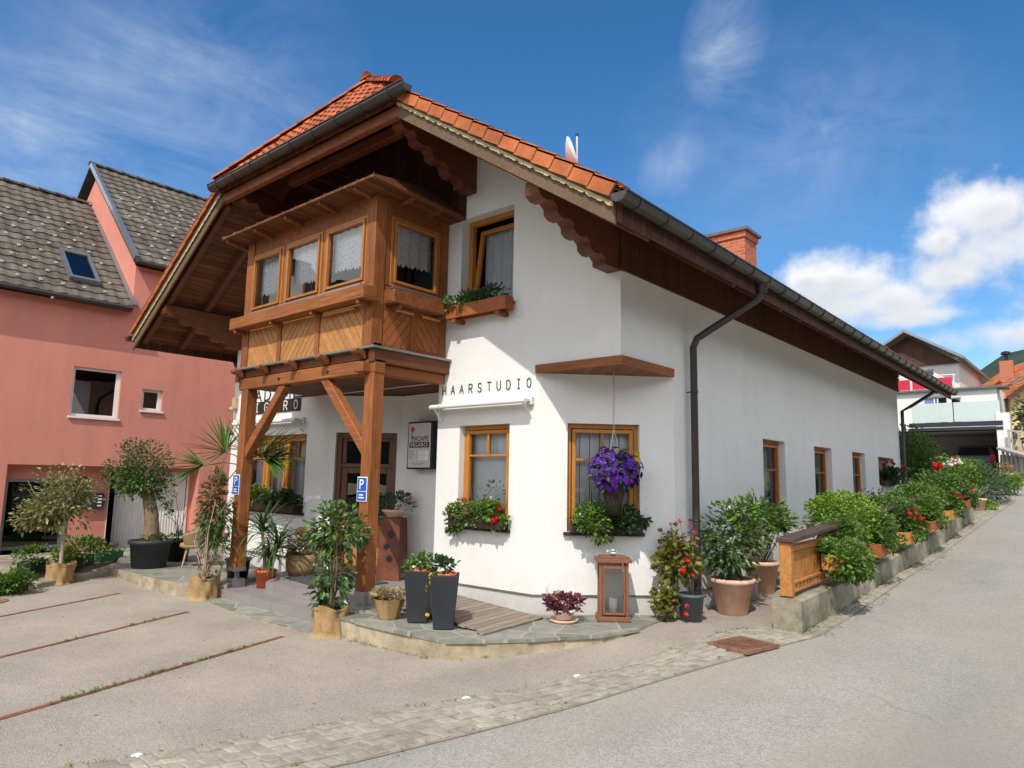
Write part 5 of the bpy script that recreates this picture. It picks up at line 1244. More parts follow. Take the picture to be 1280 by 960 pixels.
for i in range(ny):
    a = y0f + (y1f - y0f) * i / ny; b = y0f + (y1f - y0f) * (i + 1) / ny
    b_ = MB()
    nb = 9
    for k in range(nb):                                    # upright boards of one bay, with a carved top
        c = a + (b - a) * k / nb + .004; d = a + (b - a) * (k + 1) / nb - .004
        z0 = wt((c + d) / 2) + .14; z1 = ft((c + d) / 2) - .05
        b_.hexa([(1.265, c, z0), (1.29, c, z0), (1.29, d, z0), (1.265, d, z0), (1.265, c, z1), (1.29, c, z1), (1.29, d, z1), (1.265, d, z1)])
    b_.build('fence_boards', 'fence_wood', fence, bevel=.003)
    b_ = MB()
    for zo, hh in ((.055, .035), (.155, .03)):
        b_.beam((1.302, a, wt(a) + zo + hh / 2), (1.302, b - .002, wt(b) + zo + hh / 2), .045, hh)
    n = 8
    for k in range(n):
        c = a + (b - a) * k / n + .03; d = a + (b - a) * (k + 1) / n - .03
        zc = wt(c) + .092; x0_, x1_ = 1.28, 1.315; b_.hexa([(x0_, c, zc), (x1_, c, zc), (x1_, d, zc), (x0_, d, zc), (x0_, c, zc + .064), (x1_, c, zc + .064), (x1_, d, zc + .064), (x0_, d, zc + .064)])
    b_.beam((1.308, a, ft(a) - .10), (1.308, b - .002, ft(b) - .10), .03, .06)
    b_.build('fence_rail', 'fence_wood', fence, bevel=.003)
b_ = MB(); b_.box(1.18, 1.325, y0f - .06, y0f + .035, wt(1.6) + .015, ft(y0f) - .025); b_.build('end_post', 'fence_wood', fence, bevel=.006)
b_ = MB(); b_.beam((1.27, y0f - .10, ft(y0f) + .005), (1.27, y1f, ft(y1f) + .005), .22, .055); b_.build('fence_cap', 'fence_cap', fence, bevel=.008)

fence.location.x += .06
GF = 'potted plants round the house'
def foliage(parent, mtl, spec, name='foliage', seed=1):
    rg = random.Random(seed); m_ = MB()
    for (c, rad, n, L, Wd, k, up, tight) in spec: m_.clump(c, rad, n, L, Wd, rg, k, up, 0, tight)
    return m_.build(name, mtl, parent, recalc=False)
def flowers(parent, mtl, pts, r, seed=2, name='flowers', n=9):
    rg = random.Random(seed); m_ = MB(); few = len(pts) <= 16
    for p in pts:
        m_.hold = True; m_.flower(p, r * rg.uniform(.75, 1.25), rg, 0, n); m_.hold = False; m_.gid += 1
    if few: return m_.split('bud' if name == 'buds' else 'flower', mtl, parent)
    return m_.build(name, mtl, parent, recalc=False)
def scatter(c, rad, n, seed, bias=(0, 0, 0)):
    rg = random.Random(seed); o = []
    for i in range(n):
        d = Vector((rg.gauss(0, 1) + bias[0], rg.gauss(0, 1) + bias[1], rg.gauss(0, 1) + bias[2])).normalized() * rg.uniform(.68, 1.12); o.append(Vector((c[0] + d.x * rad[0], c[1] + d.y * rad[1], c[2] + d.z * rad[2])))
    return o
RT_ = Vector((.756, .654, 0)); FWD = Vector((-.654, .756, 0))

# flower boxes hung on the road side of the fence
boxes = [(3.15, 'l_green', 'lush green box plant spilling over the fence next to its front end', 'wood'), (5.05, 'l_mid', 'wooden flower box with dark green leaves, second along the fence', 'wood'),
         (7.0, 'l_mid', 'wooden flower box with leafy green plants at the middle of the fence', 'wood'), (9.1, 'l_green', 'brown flower box with mixed greenery, fourth along the fence', 'wood'),
         (11.2, 'l_mid', 'brown flower box with red blooms towards the far fence end', 'wood'), (13.3, 'l_green', 'last brown flower box at the far end of the fence', 'wood')]
for i, (y, lm, lab, bm__) in enumerate(boxes):
    z = ft(y) - .44
    t = thing('fence_flower_box', lab, 'flower box', (1.40, y, z), 'flower boxes hung on the fence')
    b_ = MB(); L = .5
    s_ = (ft(y + L) - ft(y - L)) / (2 * L)
    def bx(x0, x1, ya, yb, za, zb): b_.hexa([(x0, y + ya, z + za + s_ * ya), (x1, y + ya, z + za + s_ * ya), (x1, y + yb, z + za + s_ * yb), (x0, y + yb, z + za + s_ * yb), (x0, y + ya, z + zb + s_ * ya), (x1, y + ya, z + zb + s_ * ya), (x1, y + yb, z + zb + s_ * yb), (x0, y + yb, z + zb + s_ * yb)])
    bx(1.335, 1.36, -L, L, 0, .2); bx(1.575, 1.60, -L, L, 0, .2); bx(1.361, 1.574, -L, -L + .025, 0, .2); bx(1.361, 1.574, L - .025, L, 0, .2); bx(1.361, 1.574, -L + .026, L - .026, 0, .02)
    b_.build('box', 'panel_brown' if i % 2 else 'fence_wood', t, bevel=.004)
    b_ = MB(); bx(1.362, 1.573, -L + .03, L - .03, .15, .17); b_.build('soil', 'soil', t)
    if i == 0: sp = [((1.60, y - .30, z + .16), (.30, .50, .26), 1900, .062, .052, 15, .15, .26), ((1.34, y + .45, z + .44), (.27, .4, .22), 800, .062, .05, 9, .35, .3)]
    else: sp = [((1.36, y + .0, z + .43), (.27, .62, .22), 1350, .066, .054, 13, .35, .3), ((1.60, y + .1, z + .20), (.16, .40, .16), 420, .062, .05, 8, -.05, .33)]
    foliage(t, lm, sp, seed=40 + i)
    if i in (2, 4, 5): flowers(t, 'f_red' if i != 5 else 'f_pink', scatter((1.5, y, z + .42), (.24, .5, .22), 10, 60 + i, (1, -.6, .5)), .045, 70 + i)
    t.location.x += .09
    if i >= 2:
        pm = MB(); pm.lathe([(0, 0), (.09, 0), (.125, .17), (.13, .2), (.11, .2), (.1, .15), (0, .15)], (1.66, y + .42, z + .02), 14); pm.build('clay_pot', 'terracotta', t)
# taller bright shrubs and pots standing on the strip behind the fence
def shrub(name, label, cat, c, rad, mtl, n, L=.09, Wd=.055, seed=1, k=12, stem=True, group=None, base=None, tight=.28, up=.4):
    bz = h(c[0], c[1]) if base is None else base
    t = thing(name, label, cat, (c[0], c[1], bz), group)
    foliage(t, mtl, [(c, rad, n, L, Wd, k, up, tight)], seed=seed)
    if stem:
        rg = random.Random(seed); m_ = MB()
        for i in range(5):
            a = Vector((c[0] + rg.uniform(-.08, .08), c[1] + rg.uniform(-.08, .08), bz - .03)); b = Vector((c[0] + rg.uniform(-.6, .6) * rad[0], c[1] + rg.uniform(-.6, .6) * rad[1], c[2] + rg.uniform(-.2, .5) * rad[2]))
            m_.tube([a, a.lerp(b, .5) + Vector((rg.uniform(-.05, .05), rg.uniform(-.05, .05), .05)), b], [.018, .012, .005], 6)
        m_.build('stems', 'stem', t)
    return t
shrub('garden_shrub', 'bright yellow green shrub rising behind the fence by the second side window', 'shrub', (1.08, 5.0, 1.12), (.44, 1.2, .40), 'l_bright', 4800, .065, .055, 81, 22)
shrub('garden_shrub', 'mid green bushy plant behind the fence between the bright shrub and the red planter', 'shrub', (1.24, 6.8, 1.24), (.38, .9, .28), 'l_mid', 1900, .07, .055, 82, 13)
shrub('garden_shrub', 'dense dark green shrub behind the fence below the small garden window', 'shrub', (1.15, 9.9, 1.42), (.45, 1.2, .30), 'l_green', 2400, .075, .055, 83, 15)
shrub('garden_shrub', 'loose grey green plant against the white wall under the small window', 'shrub', (.35, 9.8, 1.35), (.3, .6, .3), 'l_blue', 380, .085, .04, 84, 9)
shrub('garden_shrub', 'leafy green plants filling the fence bed past the small window', 'shrub', (1.12, 12.6, 1.72), (.5, 1.5, .34), 'l_mid', 2800, .08, .06, 85, 16)
rp_ = thing('red_planter', 'small bright red bowl planter behind the fence by the third side window', 'planter', (.80, 8.35, 1.20))
m_ = MB(); m_.lathe([(.0, 0), (.20, 0), (.27, .13), (.285, .15), (.25, .15), (.22, .11), (0, .11)], (.80, 8.35, 1.20), 20); m_.build('bowl', 'red_plastic', rp_)
m_ = MB(); m_.box(.68, .92, 8.23, 8.47, h(.8, 8.3), 1.198); m_.build('plinth_block', 'concrete', rp_)

# pots by the road corner
def pot_prof(rt, rb_, H, lip=.02, lh=.05):
    return [(0, 0), (rb_, 0), (rb_ + (rt - rb_) * .85, H - lh - .002), (rt + lip, H - lh), (rt + lip + .004, H - .008), (rt + lip - .012, H), (rt - .015, H), (rt - .02, H - .06), (0, H - .06)]
def potted(name, label, cat, loc, rt, rb_, H, mtl, lip=.02, lh=.05, n=28, pot='pot', group=GF):
    t = thing(name, label, cat, loc, group); m_ = MB(); m_.lathe(pot_prof(rt, rb_, H, lip, lh), loc, n); m_.build(pot, mtl, t)
    m_ = MB(); m_.disc((loc[0], loc[1], loc[2] + H - .055), rt - .02, 20); m_.build('soil', 'soil', t); return t
def stems_to(t, base, tops, r0=.014, r1=.005, mtl='stem', name='stems', wob=.05, seed=1):
    rg = random.Random(seed); m_ = MB()
    for tp_ in tops:
        a = Vector(base) + Vector((rg.uniform(-.03, .03), rg.uniform(-.03, .03), 0)); b = Vector(tp_); md = a.lerp(b, .5) + Vector((rg.uniform(-wob, wob), rg.uniform(-wob, wob), rg.uniform(0, wob)))
        m_.tube([a, a.lerp(md, .5), md, md.lerp(b, .6), b], [r0, r0 * .9, (r0 + r1) / 2, r1, r1 * .8], 6)
    return m_.build(name, mtl, t)
L0 = Vector((.42, 2.12, h(.42, 2.12)))
t = potted('terracotta_pot_plant', 'large terracotta pot with glossy dark green bush beside the brown downpipe', 'potted plant', L0, .285, .19, .47, 'terracotta', .022, .06)
c = L0 + ZV * .98 - RT_ * .04
foliage(t, 'l_glossy', [(c, (.38, .38, .42), 820, .105, .062, 16, .1, .26), (c + RT_ * .38 + ZV * .28, (.2, .2, .28), 120, .12, .05, 6, .2, .3)], seed=3)
foliage(t, 'l_bright', [(c + RT_ * .22 + ZV * .38, (.24, .24, .2), 110, .12, .05, 6, .4, .35)], 'young_leaves', seed=4)
stems_to(t, L0 + ZV * .4, [c + Vector((math.cos(i) * .3, math.sin(i * 1.7) * .3, .1 + .08 * i - .2)) for i in range(7)], .016)
L1 = Vector((.22, 3.15, h(.22, 3.15)))
t = potted('white_pot', 'white glazed pot with pale stones between the two terracotta pots', 'pot', L1, .14, .12, .28, 'whitepot', .008, .03)
foliage(t, 'l_straw', [(L1 + ZV * .3, (.12, .12, .06), 60, .06, .035, 4, .3, .3)], seed=5)
L2 = Vector((.22, 3.72, h(.2, 3.72)))
t = potted('terracotta_pot_plant', 'terracotta pot half hidden by the fence post with a loose pale leaved bush', 'potted plant', L2, .24, .16, .48, 'terracotta', .02, .06)
c = L2 + ZV * 1.05
foliage(t, 'l_green', [(c + ZV * .02 + RT_ * .08, (.36, .36, .30), 480, .10, .062, 12, .2, .28)], seed=6)
foliage(t, 'l_varieg', [(c - ZV * .25 - RT_ * .14, (.32, .32, .24), 190, .11, .035, 8, .4, .3)], 'pale_leaves', seed=7)
stems_to(t, L2 + ZV * .4, [c + Vector((math.cos(i * 2.2) * .3, math.sin(i * 2.2) * .3, .1)) for i in range(8)], .014)
L3 = Vector((.22, 1.18, h(.22, 1.18)))
t = potted('geranium_pot', 'tall straggling red geranium in a blue grey pot at the splayed house corner', 'potted plant', L3 + RT_ * .06, .165, .13, .34, 'bluepot', .012, .04)
c = L3 + ZV * .62 - RT_ * .08
foliage(t, 'l_autumn', [(c + ZV * .2, (.27, .24, .34), 430, .095, .085, 14, .15, .24), (c - RT_ * .2 - ZV * .42, (.13, .13, .2), 130, .10, .09, 6, .0, .3)], seed=8)
foliage(t, 'l_red', [(c + ZV * .38, (.24, .2, .16), 60, .08, .07, 6, .2, .3)], 'reddish_leaves', seed=9)
flowers(t, 'f_red', [c + RT_ * .18 + ZV * .12 - FWD * .25, c + RT_ * .10 - ZV * .02 - FWD * .27, c + RT_ * .04 + ZV * .16 - FWD * .26, c - RT_ * .02 + ZV * .03 - FWD * .26, c + RT_ * .02 - ZV * .5 - FWD * .22], .05, 10, n=14)
flowers(t, 'f_pink', [c + ZV * .58 - RT_ * .1, c + ZV * .62 + RT_ * .02, c + ZV * .55 + RT_ * .14, c + ZV * .48 + RT_ * .2, c - ZV * .4 + RT_ * .03 - FWD * .25], .032, 12, 'buds')
stems_to(t, L3 + ZV * .3 + RT_ * .06, [c + ZV * .55 - RT_ * .1, c + ZV * .6 + RT_ * .02, c + ZV * .5 + RT_ * .18, c - RT_ * .2 - ZV * .3, c + ZV * .2], .012)

# lantern, bowl, planters, plank in front of the splayed corner
la = thing('garden_lantern', 'tall reddish wooden lantern with glass panes standing by the splayed corner wall', 'lantern', (-.31, .33, .006))
FLn = Fr((-.31, .33, .006), (.78, .62, 0), (.62, -.78, 0))
b_ = MB(); w2, dp_ = .185, .30
for u in (-w2, w2 - .045):
    for d in (-dp_ + .0, -.045): b_.lbox(FLn, u + .005, u + .04, .055, .70, d + .005, d + .04)
b_.lbox(FLn, -w2 - .02, w2 + .02, 0, .055, -dp_ - .02, .02); b_.lbox(FLn, -w2 - .035, w2 + .035, .70, .745, -dp_ - .035, .035); b_.lbox(FLn, -w2 + .02, w2 - .02, .745, .77, -dp_ + .02, -.02)
b_.lbox(FLn, -w2 + .046, -w2 + .07, .10, .66, -.03, .006); b_.lbox(FLn, w2 - .07, w2 - .046, .10, .66, -.03, .006); b_.lbox(FLn, -w2 + .046, w2 - .046, .62, .66, -.031, .005); b_.lbox(FLn, -w2 + .046, w2 - .046, .075, .10, -.031, .005)
b_.build('lantern_frame', 'lantern_wood', la, bevel=.004)
g = MB()
g.lbox(FLn, -w2 + .04, w2 - .04, .08, .66, -.02, -.017); g.lbox(FLn, -w2 + .04, w2 - .04, .08, .66, -dp_ + .017, -dp_ + .02)
for u in (-w2 + .02, w2 - .023): g.lbox(FLn, u, u + .003, .06, .69, -dp_ + .045, -.045)
g.build('lantern_pane', 'glass', la)
b_ = MB(); b_.lbox(FLn, -w2 + .05, w2 - .05, .06, .69, -dp_ + .03, -dp_ + .045); b_.build('lantern_back', 'mesh', la)
b_ = MB(); b_.lathe([(0, 0), (.05, 0), (.05, .2), (0, .2)], FLn.p(0, .058, -.15), 16); b_.build('candle', 'candle', la)
b_ = MB(); b_.tube([FLn.p(-.05, .77, -.15), FLn.p(-.05, .84, -.15), FLn.p(.05, .84, -.15), FLn.p(.05, .77, -.15)], .010, 6); b_.tube([FLn.p(-.03, .80, -.13), FLn.p(.03, .80, -.13)], .025, 10); b_.build('lantern_handle', 'chrome', la)
Lb = Vector((-.74, -.12, .006))
t = potted('shallow_bowl_plant', 'white bowl with purple leaved plant on a terracotta saucer near the lantern', 'potted plant', Lb + ZV * .03, .135, .09, .12, 'whitepot', .01, .03)
m_ = MB(); m_.lathe([(0, 0), (.15, 0), (.18, .035), (.165, .035), (.14, .015), (0, .015)], Lb, 24); m_.build('saucer', 'terracotta', t)
foliage(t, 'l_purple', [(Lb + ZV * .23, (.20, .20, .10), 330, .07, .055, 10, .4, .3)], seed=13); foliage(t, 'l_straw', [(Lb + ZV * .25, (.16, .16, .08), 60, .06, .04, 5, .5, .35)], 'pale_leaves', seed=14)
def taper_planter(loc, lab, rot, rim=True):
    t = thing('tapered_planter', lab, 'planter', loc, 'square anthracite planters on the stone terrace'); b_ = MB(); M_ = Matrix.Rotation(rot, 3, 'Z')
    def sq(s, z): return [loc + M_ @ Vector((x * s, y * s, 0)) + ZV * z for x, y in ((-1, -1), (1, -1), (1, 1), (-1, 1))]
    a, b, c, d = sq(.115, .003), sq(.165, .60), sq(.148, .60), sq(.145, .52)
    b_.add(a + b + c + d, [(3, 2, 1, 0)] + [f for i in range(4) for f in ((i, (i + 1) % 4, 4 + (i + 1) % 4, 4 + i), (4 + i, 4 + (i + 1) % 4, 8 + (i + 1) % 4, 8 + i), (8 + i, 8 + (i + 1) % 4, 12 + (i + 1) % 4, 12 + i))] + [(12, 13, 14, 15)])
    b_.build('planter_body', 'anthr', t, bevel=.006)
    m_ = MB(); m_.lathe([(.0, 0), (.125, 0), (.145, .055), (.128, .055), (.11, .02), (0, .02)], loc + ZV * .56, 20); m_.build('inner_pot', 'orange_pot', t); return t
La = Vector((-1.97, -1.36, 0.006)); t = taper_planter(La, 'rear dark square tapered planter with strawberry leaves beside the weathered planks', R(38))
foliage(t, 'l_green', [(La + ZV * .68, (.15, .15, .09), 130, .08, .06, 6, .4, .3)], seed=15); foliage(t, 'l_dark', [(La + ZV * .60 - RT_ * .17, (.05, .05, .06), 22, .07, .05, 3, .1, .3)], 'trailing_leaves', seed=115)
flowers(t, 'f_yellow', [La + RT_ * .10 - FWD * .15 + ZV * z for z in (.42, .39, .45)] + [La + RT_ * .12 - FWD * .14 + ZV * .1], .03, 16); flowers(t, 'f_white', [La - RT_ * .07 + ZV * .63 - FWD * .1], .035, 116, 'white_bloom')
La = Vector((-1.50, -1.40, 0.006)); t = taper_planter(La, 'front dark square tapered planter with yellow trailing flowers on the terrace edge', R(44))
foliage(t, 'l_dark', [(La + ZV * .69 - RT_ * .03, (.15, .15, .08), 120, .08, .055, 6, .4, .3)], seed=17); flowers(t, 'f_yellow', [La - RT_ * .16 - FWD * .04 + ZV * z for z in (.60, .56, .52, .58, .50)], .028, 18)
# weathered board ramp
m_ = MB(); xs = [-2.80 + .1185 * i for i in range(16)]
for i in range(15):
    x0, x1 = xs[i] + .003, xs[i + 1] - .003; f = i / 14
    yb0 = -1.08 - .25 * f + rng.uniform(-.05, .05); yt = -.06 - .10 * f; z0 = .105 - .075 * f; z1 = .105 - .075 * (i + 1) / 14
    m_.hexa([(x0 + .12, yb0, z0 - .02), (x1 + .12, yb0, z1 - .02), (x1, yt, z1 - .02), (x0, yt, z0 - .02), (x0 + .12, yb0, z0), (x1 + .12, yb0, z1), (x1, yt, z1), (x0, yt, z0)])
tag(m_.build('board_ramp', 'plank', bevel=.002), 'weathered grey board ramp lying on the terrace by the white wall', 'ramp')
Ld = Vector((-2.36, -1.50, .006)); t = thing('straw_flower_pot', 'small tilted clay coloured pot of dried flowers beside the right porch post', 'potted plant', Ld, GF)
m_ = MB(); m_.lathe([(0, 0), (.12, 0), (.19, .2), (.205, .235), (.19, .235), (.17, .19), (0, .18)], Ld, 8, 0, False); m_.build('pot', 'burlap', t)
foliage(t, 'l_straw', [(Ld + ZV * .27, (.21, .19, .08), 380, .06, .035, 9, .5, .3)], seed=19)

# burlap wrapped pots
def burlap(name, label, loc, r, H, cat='potted plant', seed=1):
    t = thing(name, label, cat, loc, GF); m_ = MB(); rg = random.Random(seed); n = 56; rows = 12; vs = []
    ph = [rg.uniform(0, 6) for _ in range(6)]
    for j in range(rows + 1):
        f = j / rows
        for k in range(n):
            a = 2 * PI * k / n; wr = .075 * math.sin(a * 4 + ph[0] + f * 2.5) + .06 * math.sin(a * 7 + ph[1] - f * 4) + .045 * math.sin(a * 12 + ph[2] + f * 6) + .03 * math.sin(f * 9 + a * 2 + ph[4])
            base = 1.10 if j == 0 else (.98 + .06 * f if f < .9 else 1.06)
            rr = r * (base + wr * (.6 + .8 * abs(f - .5))); vs.append(Vector(loc) + Vector((rr * math.cos(a), rr * math.sin(a), H * f + (.03 * math.sin(a * 3 + ph[3]) if j > rows - 2 else 0))))
    m_.add(vs, [(j * n + k, j * n + (k + 1) % n, (j + 1) * n + (k + 1) % n, (j + 1) * n + k) for j in range(rows) for k in range(n)], 0, True)
    m_.build('burlap_wrap', 'burlap', t); m_ = MB(); m_.disc(Vector(loc) + ZV * (H - .05), r * .99, 20); m_.build('soil', 'soil', t); return t
Lt = Vector((-9.25, -2.95, h(-9.25, -2.95))); t = burlap('burlap_shrub_tree', 'pale variegated small tree in burlap wrap before the pink entrance', Lt, .19, .34, 'potted tree', 3)
c = Lt + ZV * 1.42 - RT_ * .14
foliage(t, 'l_varieg', [(c + RT_ * .05, (.45, .45, .52), 1350, .08, .055, 20, .25, .22), (c - RT_ * .38 - ZV * .32, (.30, .30, .22), 480, .08, .055, 8, .2, .3), (c + RT_ * .42 + ZV * .05, (.2, .2, .26), 240, .08, .055, 6, .2, .3)], seed=20)
foliage(t, 'l_olive', [(c, (.55, .55, .5), 300, .09, .04, 10, .2, .3)], 'darker_leaves', seed=21)  # darker olive leaves spread through the whole crown
m_ = MB(); m_.tube([Lt + ZV * .25, Lt + ZV * .65 - RT_ * .01, Lt + ZV * 1.0 + RT_ * .03, c], [.035, .03, .025, .012], 8)
for i in range(9): a = i * 2.4; m_.tube([Lt + ZV * (.85 + .05 * i) + RT_ * .02, c + Vector((math.cos(a) * .25, math.sin(a) * .25, -.15)), c + Vector((math.cos(a) * .5, math.sin(a) * .5, .1 + .03 * i))], [.016, .010, .004], 6)
m_.build('trunk', 'pale_stem', t)
Lo = Vector((-9.22, -1.52, -.028)); t = potted('olive_tree', 'old olive tree with thick trunk in a big black tub on the stone path', 'potted tree', Lo, .35, .29, .50, 'tub', .025, .07, 36, 'tub')
c = Lo + ZV * 1.82 - RT_ * .28
foliage(t, 'l_olive', [(c + ZV * .05, (.47, .47, .43), 1700, .08, .032, 22, .2, .22), (c - RT_ * .30 - ZV * .05, (.36, .36, .34), 800, .08, .034, 10, .2, .28), (c + RT_ * .42 - ZV * .42, (.22, .22, .28), 380, .08, .034, 7, .0, .3)], seed=22)
foliage(t, 'l_green', [(c - ZV * .22 - RT_ * .1, (.46, .46, .3), 900, .075, .042, 13, .1, .3)], 'inner_leaves', seed=23)
m_ = MB(); m_.tube([Lo + ZV * .42, Lo + ZV * .62, Lo + ZV * .95 - RT_ * .03, Lo + ZV * 1.25 - RT_ * .10, Lo + ZV * 1.5 - RT_ * .2], [.165, .14, .12, .11, .09], 12)
for i in range(8): a = i * 2.1; m_.tube([Lo + ZV * 1.4 - RT_ * .16, c + Vector((math.cos(a) * .2, math.sin(a) * .2, -.2)), c + Vector((math.cos(a) * .5, math.sin(a) * .5, .15))], [.05, .028, .008], 7)
m_.build('trunk', 'bark', t)
foliage(t, 'l_mid', [(Lo + ZV * .52 + RT_ * .12, (.22, .22, .08), 220, .07, .05, 9, .4, .45)], 'underplanting', seed=24)

Ll = Vector((-6.50, -1.78, h(-6.5, -1.78))); t = burlap('burlap_climber', 'reddish photinia in burlap wrap growing up the left porch post', Ll, .20, .36, seed=5)
c = Ll + ZV * 1.22 + RT_ * .10
foliage(t, 'l_glossy', [(c + ZV * .0, (.24, .24, .38), 560, .10, .048, 13, -.15, .28), (c - ZV * .45, (.2, .2, .3), 180, .09, .04, 8, -.1, .3)], seed=25)
foliage(t, 'l_red', [(c + ZV * .42 - RT_ * .10, (.20, .20, .34), 330, .095, .04, 11, .2, .28)], 'reddish_leaves', seed=26)
foliage(t, 'l_dry', [(c - ZV * .48, (.2, .2, .32), 110, .08, .03, 8, -.2, .3)], 'dry_leaves', seed=27)
stems_to(t, Ll + ZV * .3, [c + Vector((math.cos(i * 1.9) * .18, math.sin(i * 1.9) * .18, .1 * (i % 4))) for i in range(12)], .012, .006, 'pale_stem', 'stems', .16, 28)
m_ = MB()
for i in range(5): a = i * 1.3; m_.tube([c + RT_ * .0 + ZV * .5, c + RT_ * (-.05 + .05 * i) + ZV * (1.0 + .08 * i)], [.006, .003], 5)
m_.build('top_twigs', 'stem', t)
Lr = Vector((-3.02, -1.86, h(-3.02, -1.86))); t = burlap('burlap_climber', 'glossy green climbing plant in burlap wrap before the right porch post', Lr, .20, .36, seed=9)
c = Lr + ZV * 1.15
foliage(t, 'l_glossy', [(c + ZV * .13 + RT_ * .0, (.36, .30, .27), 420, .105, .075, 15, -.1, .26), (c - ZV * .42 + RT_ * .02, (.25, .22, .32), 240, .10, .07, 9, -.1, .3), (c - RT_ * .1 - ZV * .68, (.18, .18, .14), 70, .1, .05, 5, -.1, .3)], seed=29)
foliage(t, 'l_green', [(c + ZV * .15, (.34, .3, .28), 130, .11, .06, 9, .0, .3)], 'light_leaves', seed=30)
foliage(t, 'l_red', [(c + RT_ * .16 + ZV * .02, (.18, .18, .24), 50, .08, .035, 6, .1, .3)], 'reddish_leaves', seed=31)
stems_to(t, Lr + ZV * .3, [c + Vector((math.cos(i * 1.7) * .2, math.sin(i * 1.7) * .16, -.1 + .1 * (i % 5))) for i in range(11)], .012, .006, 'stem', 'stems', .12, 32)

# yucca, palm, dry basket
Ly = Vector((-6.05, -1.0, -.087)); t = potted('yucca', 'green yucca with drooping strap leaves in an orange pot beside the left post', 'potted plant', Ly + ZV * .0, .16, .13, .28, 'orange_pot', .012, .045)
rg = random.Random(33); m_ = MB(); tr = MB()
for (dx, zt_, n, Lf) in ((-.10, .88, 46, .72), (.18, .66, 50, .72), (.04, .46, 30, .6)):
    top = Ly + RT_ * dx + ZV * zt_; tr.tube([Ly + ZV * .22, Ly.lerp(top, .5) + ZV * .1, top], [.03, .028, .025], 8)
    for i in range(n):
        a = rg.uniform(0, 2 * PI); e = rg.uniform(.1, 1.3); d = Vector((math.cos(a) * math.cos(e), math.sin(a) * math.cos(e), math.sin(e))); m_.strap(top + ZV * rg.uniform(-.06, .03), d, Lf * rg.uniform(.75, 1.15), .046, rg.uniform(.8, 2.8))
m_.build('foliage', 'l_yucca', t, recalc=False); tr.build('stems', 'bark', t)
Lp = Vector((-6.85, -1.05, -.028)); t = potted('fan_palm', 'fan palm with broad fronds behind the left porch post in a black pot', 'potted palm', Lp, .20, .16, .34, 'black', .012, .04)
top = Lp + ZV * 1.88; m_ = MB(); tr = MB(); tr.tube([Lp + ZV * .3, Lp + ZV * 1.0 + RT_ * .02, top], [.05, .045, .04], 8)
for (rx, fz, up_, Lf, sp, fw) in ((-.50, .22, .45, .74, 1.35, .1), (-1.05, -.02, .02, .70, .9, .15), (-.12, .28, .9, .66, 1.5, -.1), (.62, .20, .22, .80, 1.0, .25), (.30, .24, .65, .66, 1.4, .3), (.85, .10, .12, .60, .9, .35), (-.25, -.25, -.15, .5, 1.2, .3)):
    hub = top + RT_ * rx * .62 + ZV * fz - FWD * fw
    tr.tube([top, top.lerp(hub, .5) + ZV * .06, hub], [.013, .011, .009], 6)
    main = (RT_ * (1 if rx > 0 else -1) * (1 - min(.9, abs(up_))) + ZV * up_ - FWD * .15).normalized(); side = main.cross((-FWD + ZV * .9).normalized()).normalized()
    nn = 23
    for i in range(nn):
        a = (i / (nn - 1) - .5) * 2 * sp; d = main * math.cos(a) + side * math.sin(a) + Vector((rg.gauss(0, .04), rg.gauss(0, .04), rg.gauss(0, .04))); m_.strap(hub, d, Lf * (.75 + .25 * math.cos(a)) * rg.uniform(.92, 1.05), .068, rg.uniform(.12, .4), seg=4)
m_.build('fronds', 'l_palm', t, recalc=False); tr.build('trunk', 'bark', t)
Lk = Vector((-6.02, -.38, .062)); t = thing('dry_plant_basket', 'woven basket of brown dried leaves beside the porch wall', 'potted plant', Lk, GF)
m_ = MB(); m_.lathe([(0, 0), (.19, 0), (.245, .1), (.25, .22), (.23, .33), (.21, .33), (.2, .25), (0, .25)], Lk, 26); m_.build('basket', 'wicker', t)
m_ = MB()
for i in range(46): a = rg.uniform(0, 6.28); e = rg.uniform(.1, 1.2); m_.strap(Lk + ZV * .3, Vector((math.cos(a) * math.cos(e), math.sin(a) * math.cos(e), math.sin(e))), rg.uniform(.25, .42), .02, rg.uniform(.8, 2.2))
m_.build('dry_blades', 'l_straw', t, recalc=False); foliage(t, 'l_dry', [(Lk + ZV * .50 + FWD * .1, (.28, .2, .18), 170, .13, .075, 9, .5, .28)], seed=34)

# rusty pillar and the flower bowl on it
Ls = Vector((-4.62, .42, .062)); Ms = Matrix.Rotation(R(28), 3, 'Z')
def sq(s, z): return [Ls + Ms @ Vector((x * s, y * s, 0)) + ZV * z for x, y in ((-1, -1), (1, -1), (1, 1), (-1, 1))]
sp = thing('steel_pillar', 'square rusty steel pillar with cut out flowers by the entrance door', 'pillar', Ls)
b_ = MB(); a, b = sq(.20, 0), sq(.165, .98); b_.add(a + b, [(3, 2, 1, 0), (4, 5, 6, 7)] + [(i, (i + 1) % 4, 4 + (i + 1) % 4, 4 + i) for i in range(4)]); b_.build('pillar_body', 'corten', sp, bevel=.006)
FSq = Fr(Ls, Ms @ Vector((1, 0, 0)), Ms @ Vector((0, -1, 0)))
b_ = MB()
for (u, z, r) in ((.03, .72, .075), (-.04, .53, .06), (.02, .34, .065)):
    q_ = -.2 + .035 * z; b_.extr([FSq.p(u + r * math.cos(2 * PI * k / 40) * (1 if (k // 2) % 2 else .62), z + r * math.sin(2 * PI * k / 40) * (1 if (k // 2) % 2 else .62), -q_ + .001) for k in range(40)], FSq.N * .004)
b_.build('flower_shade_shape', 'black', sp)  # raised black shapes standing for the shade inside the openings
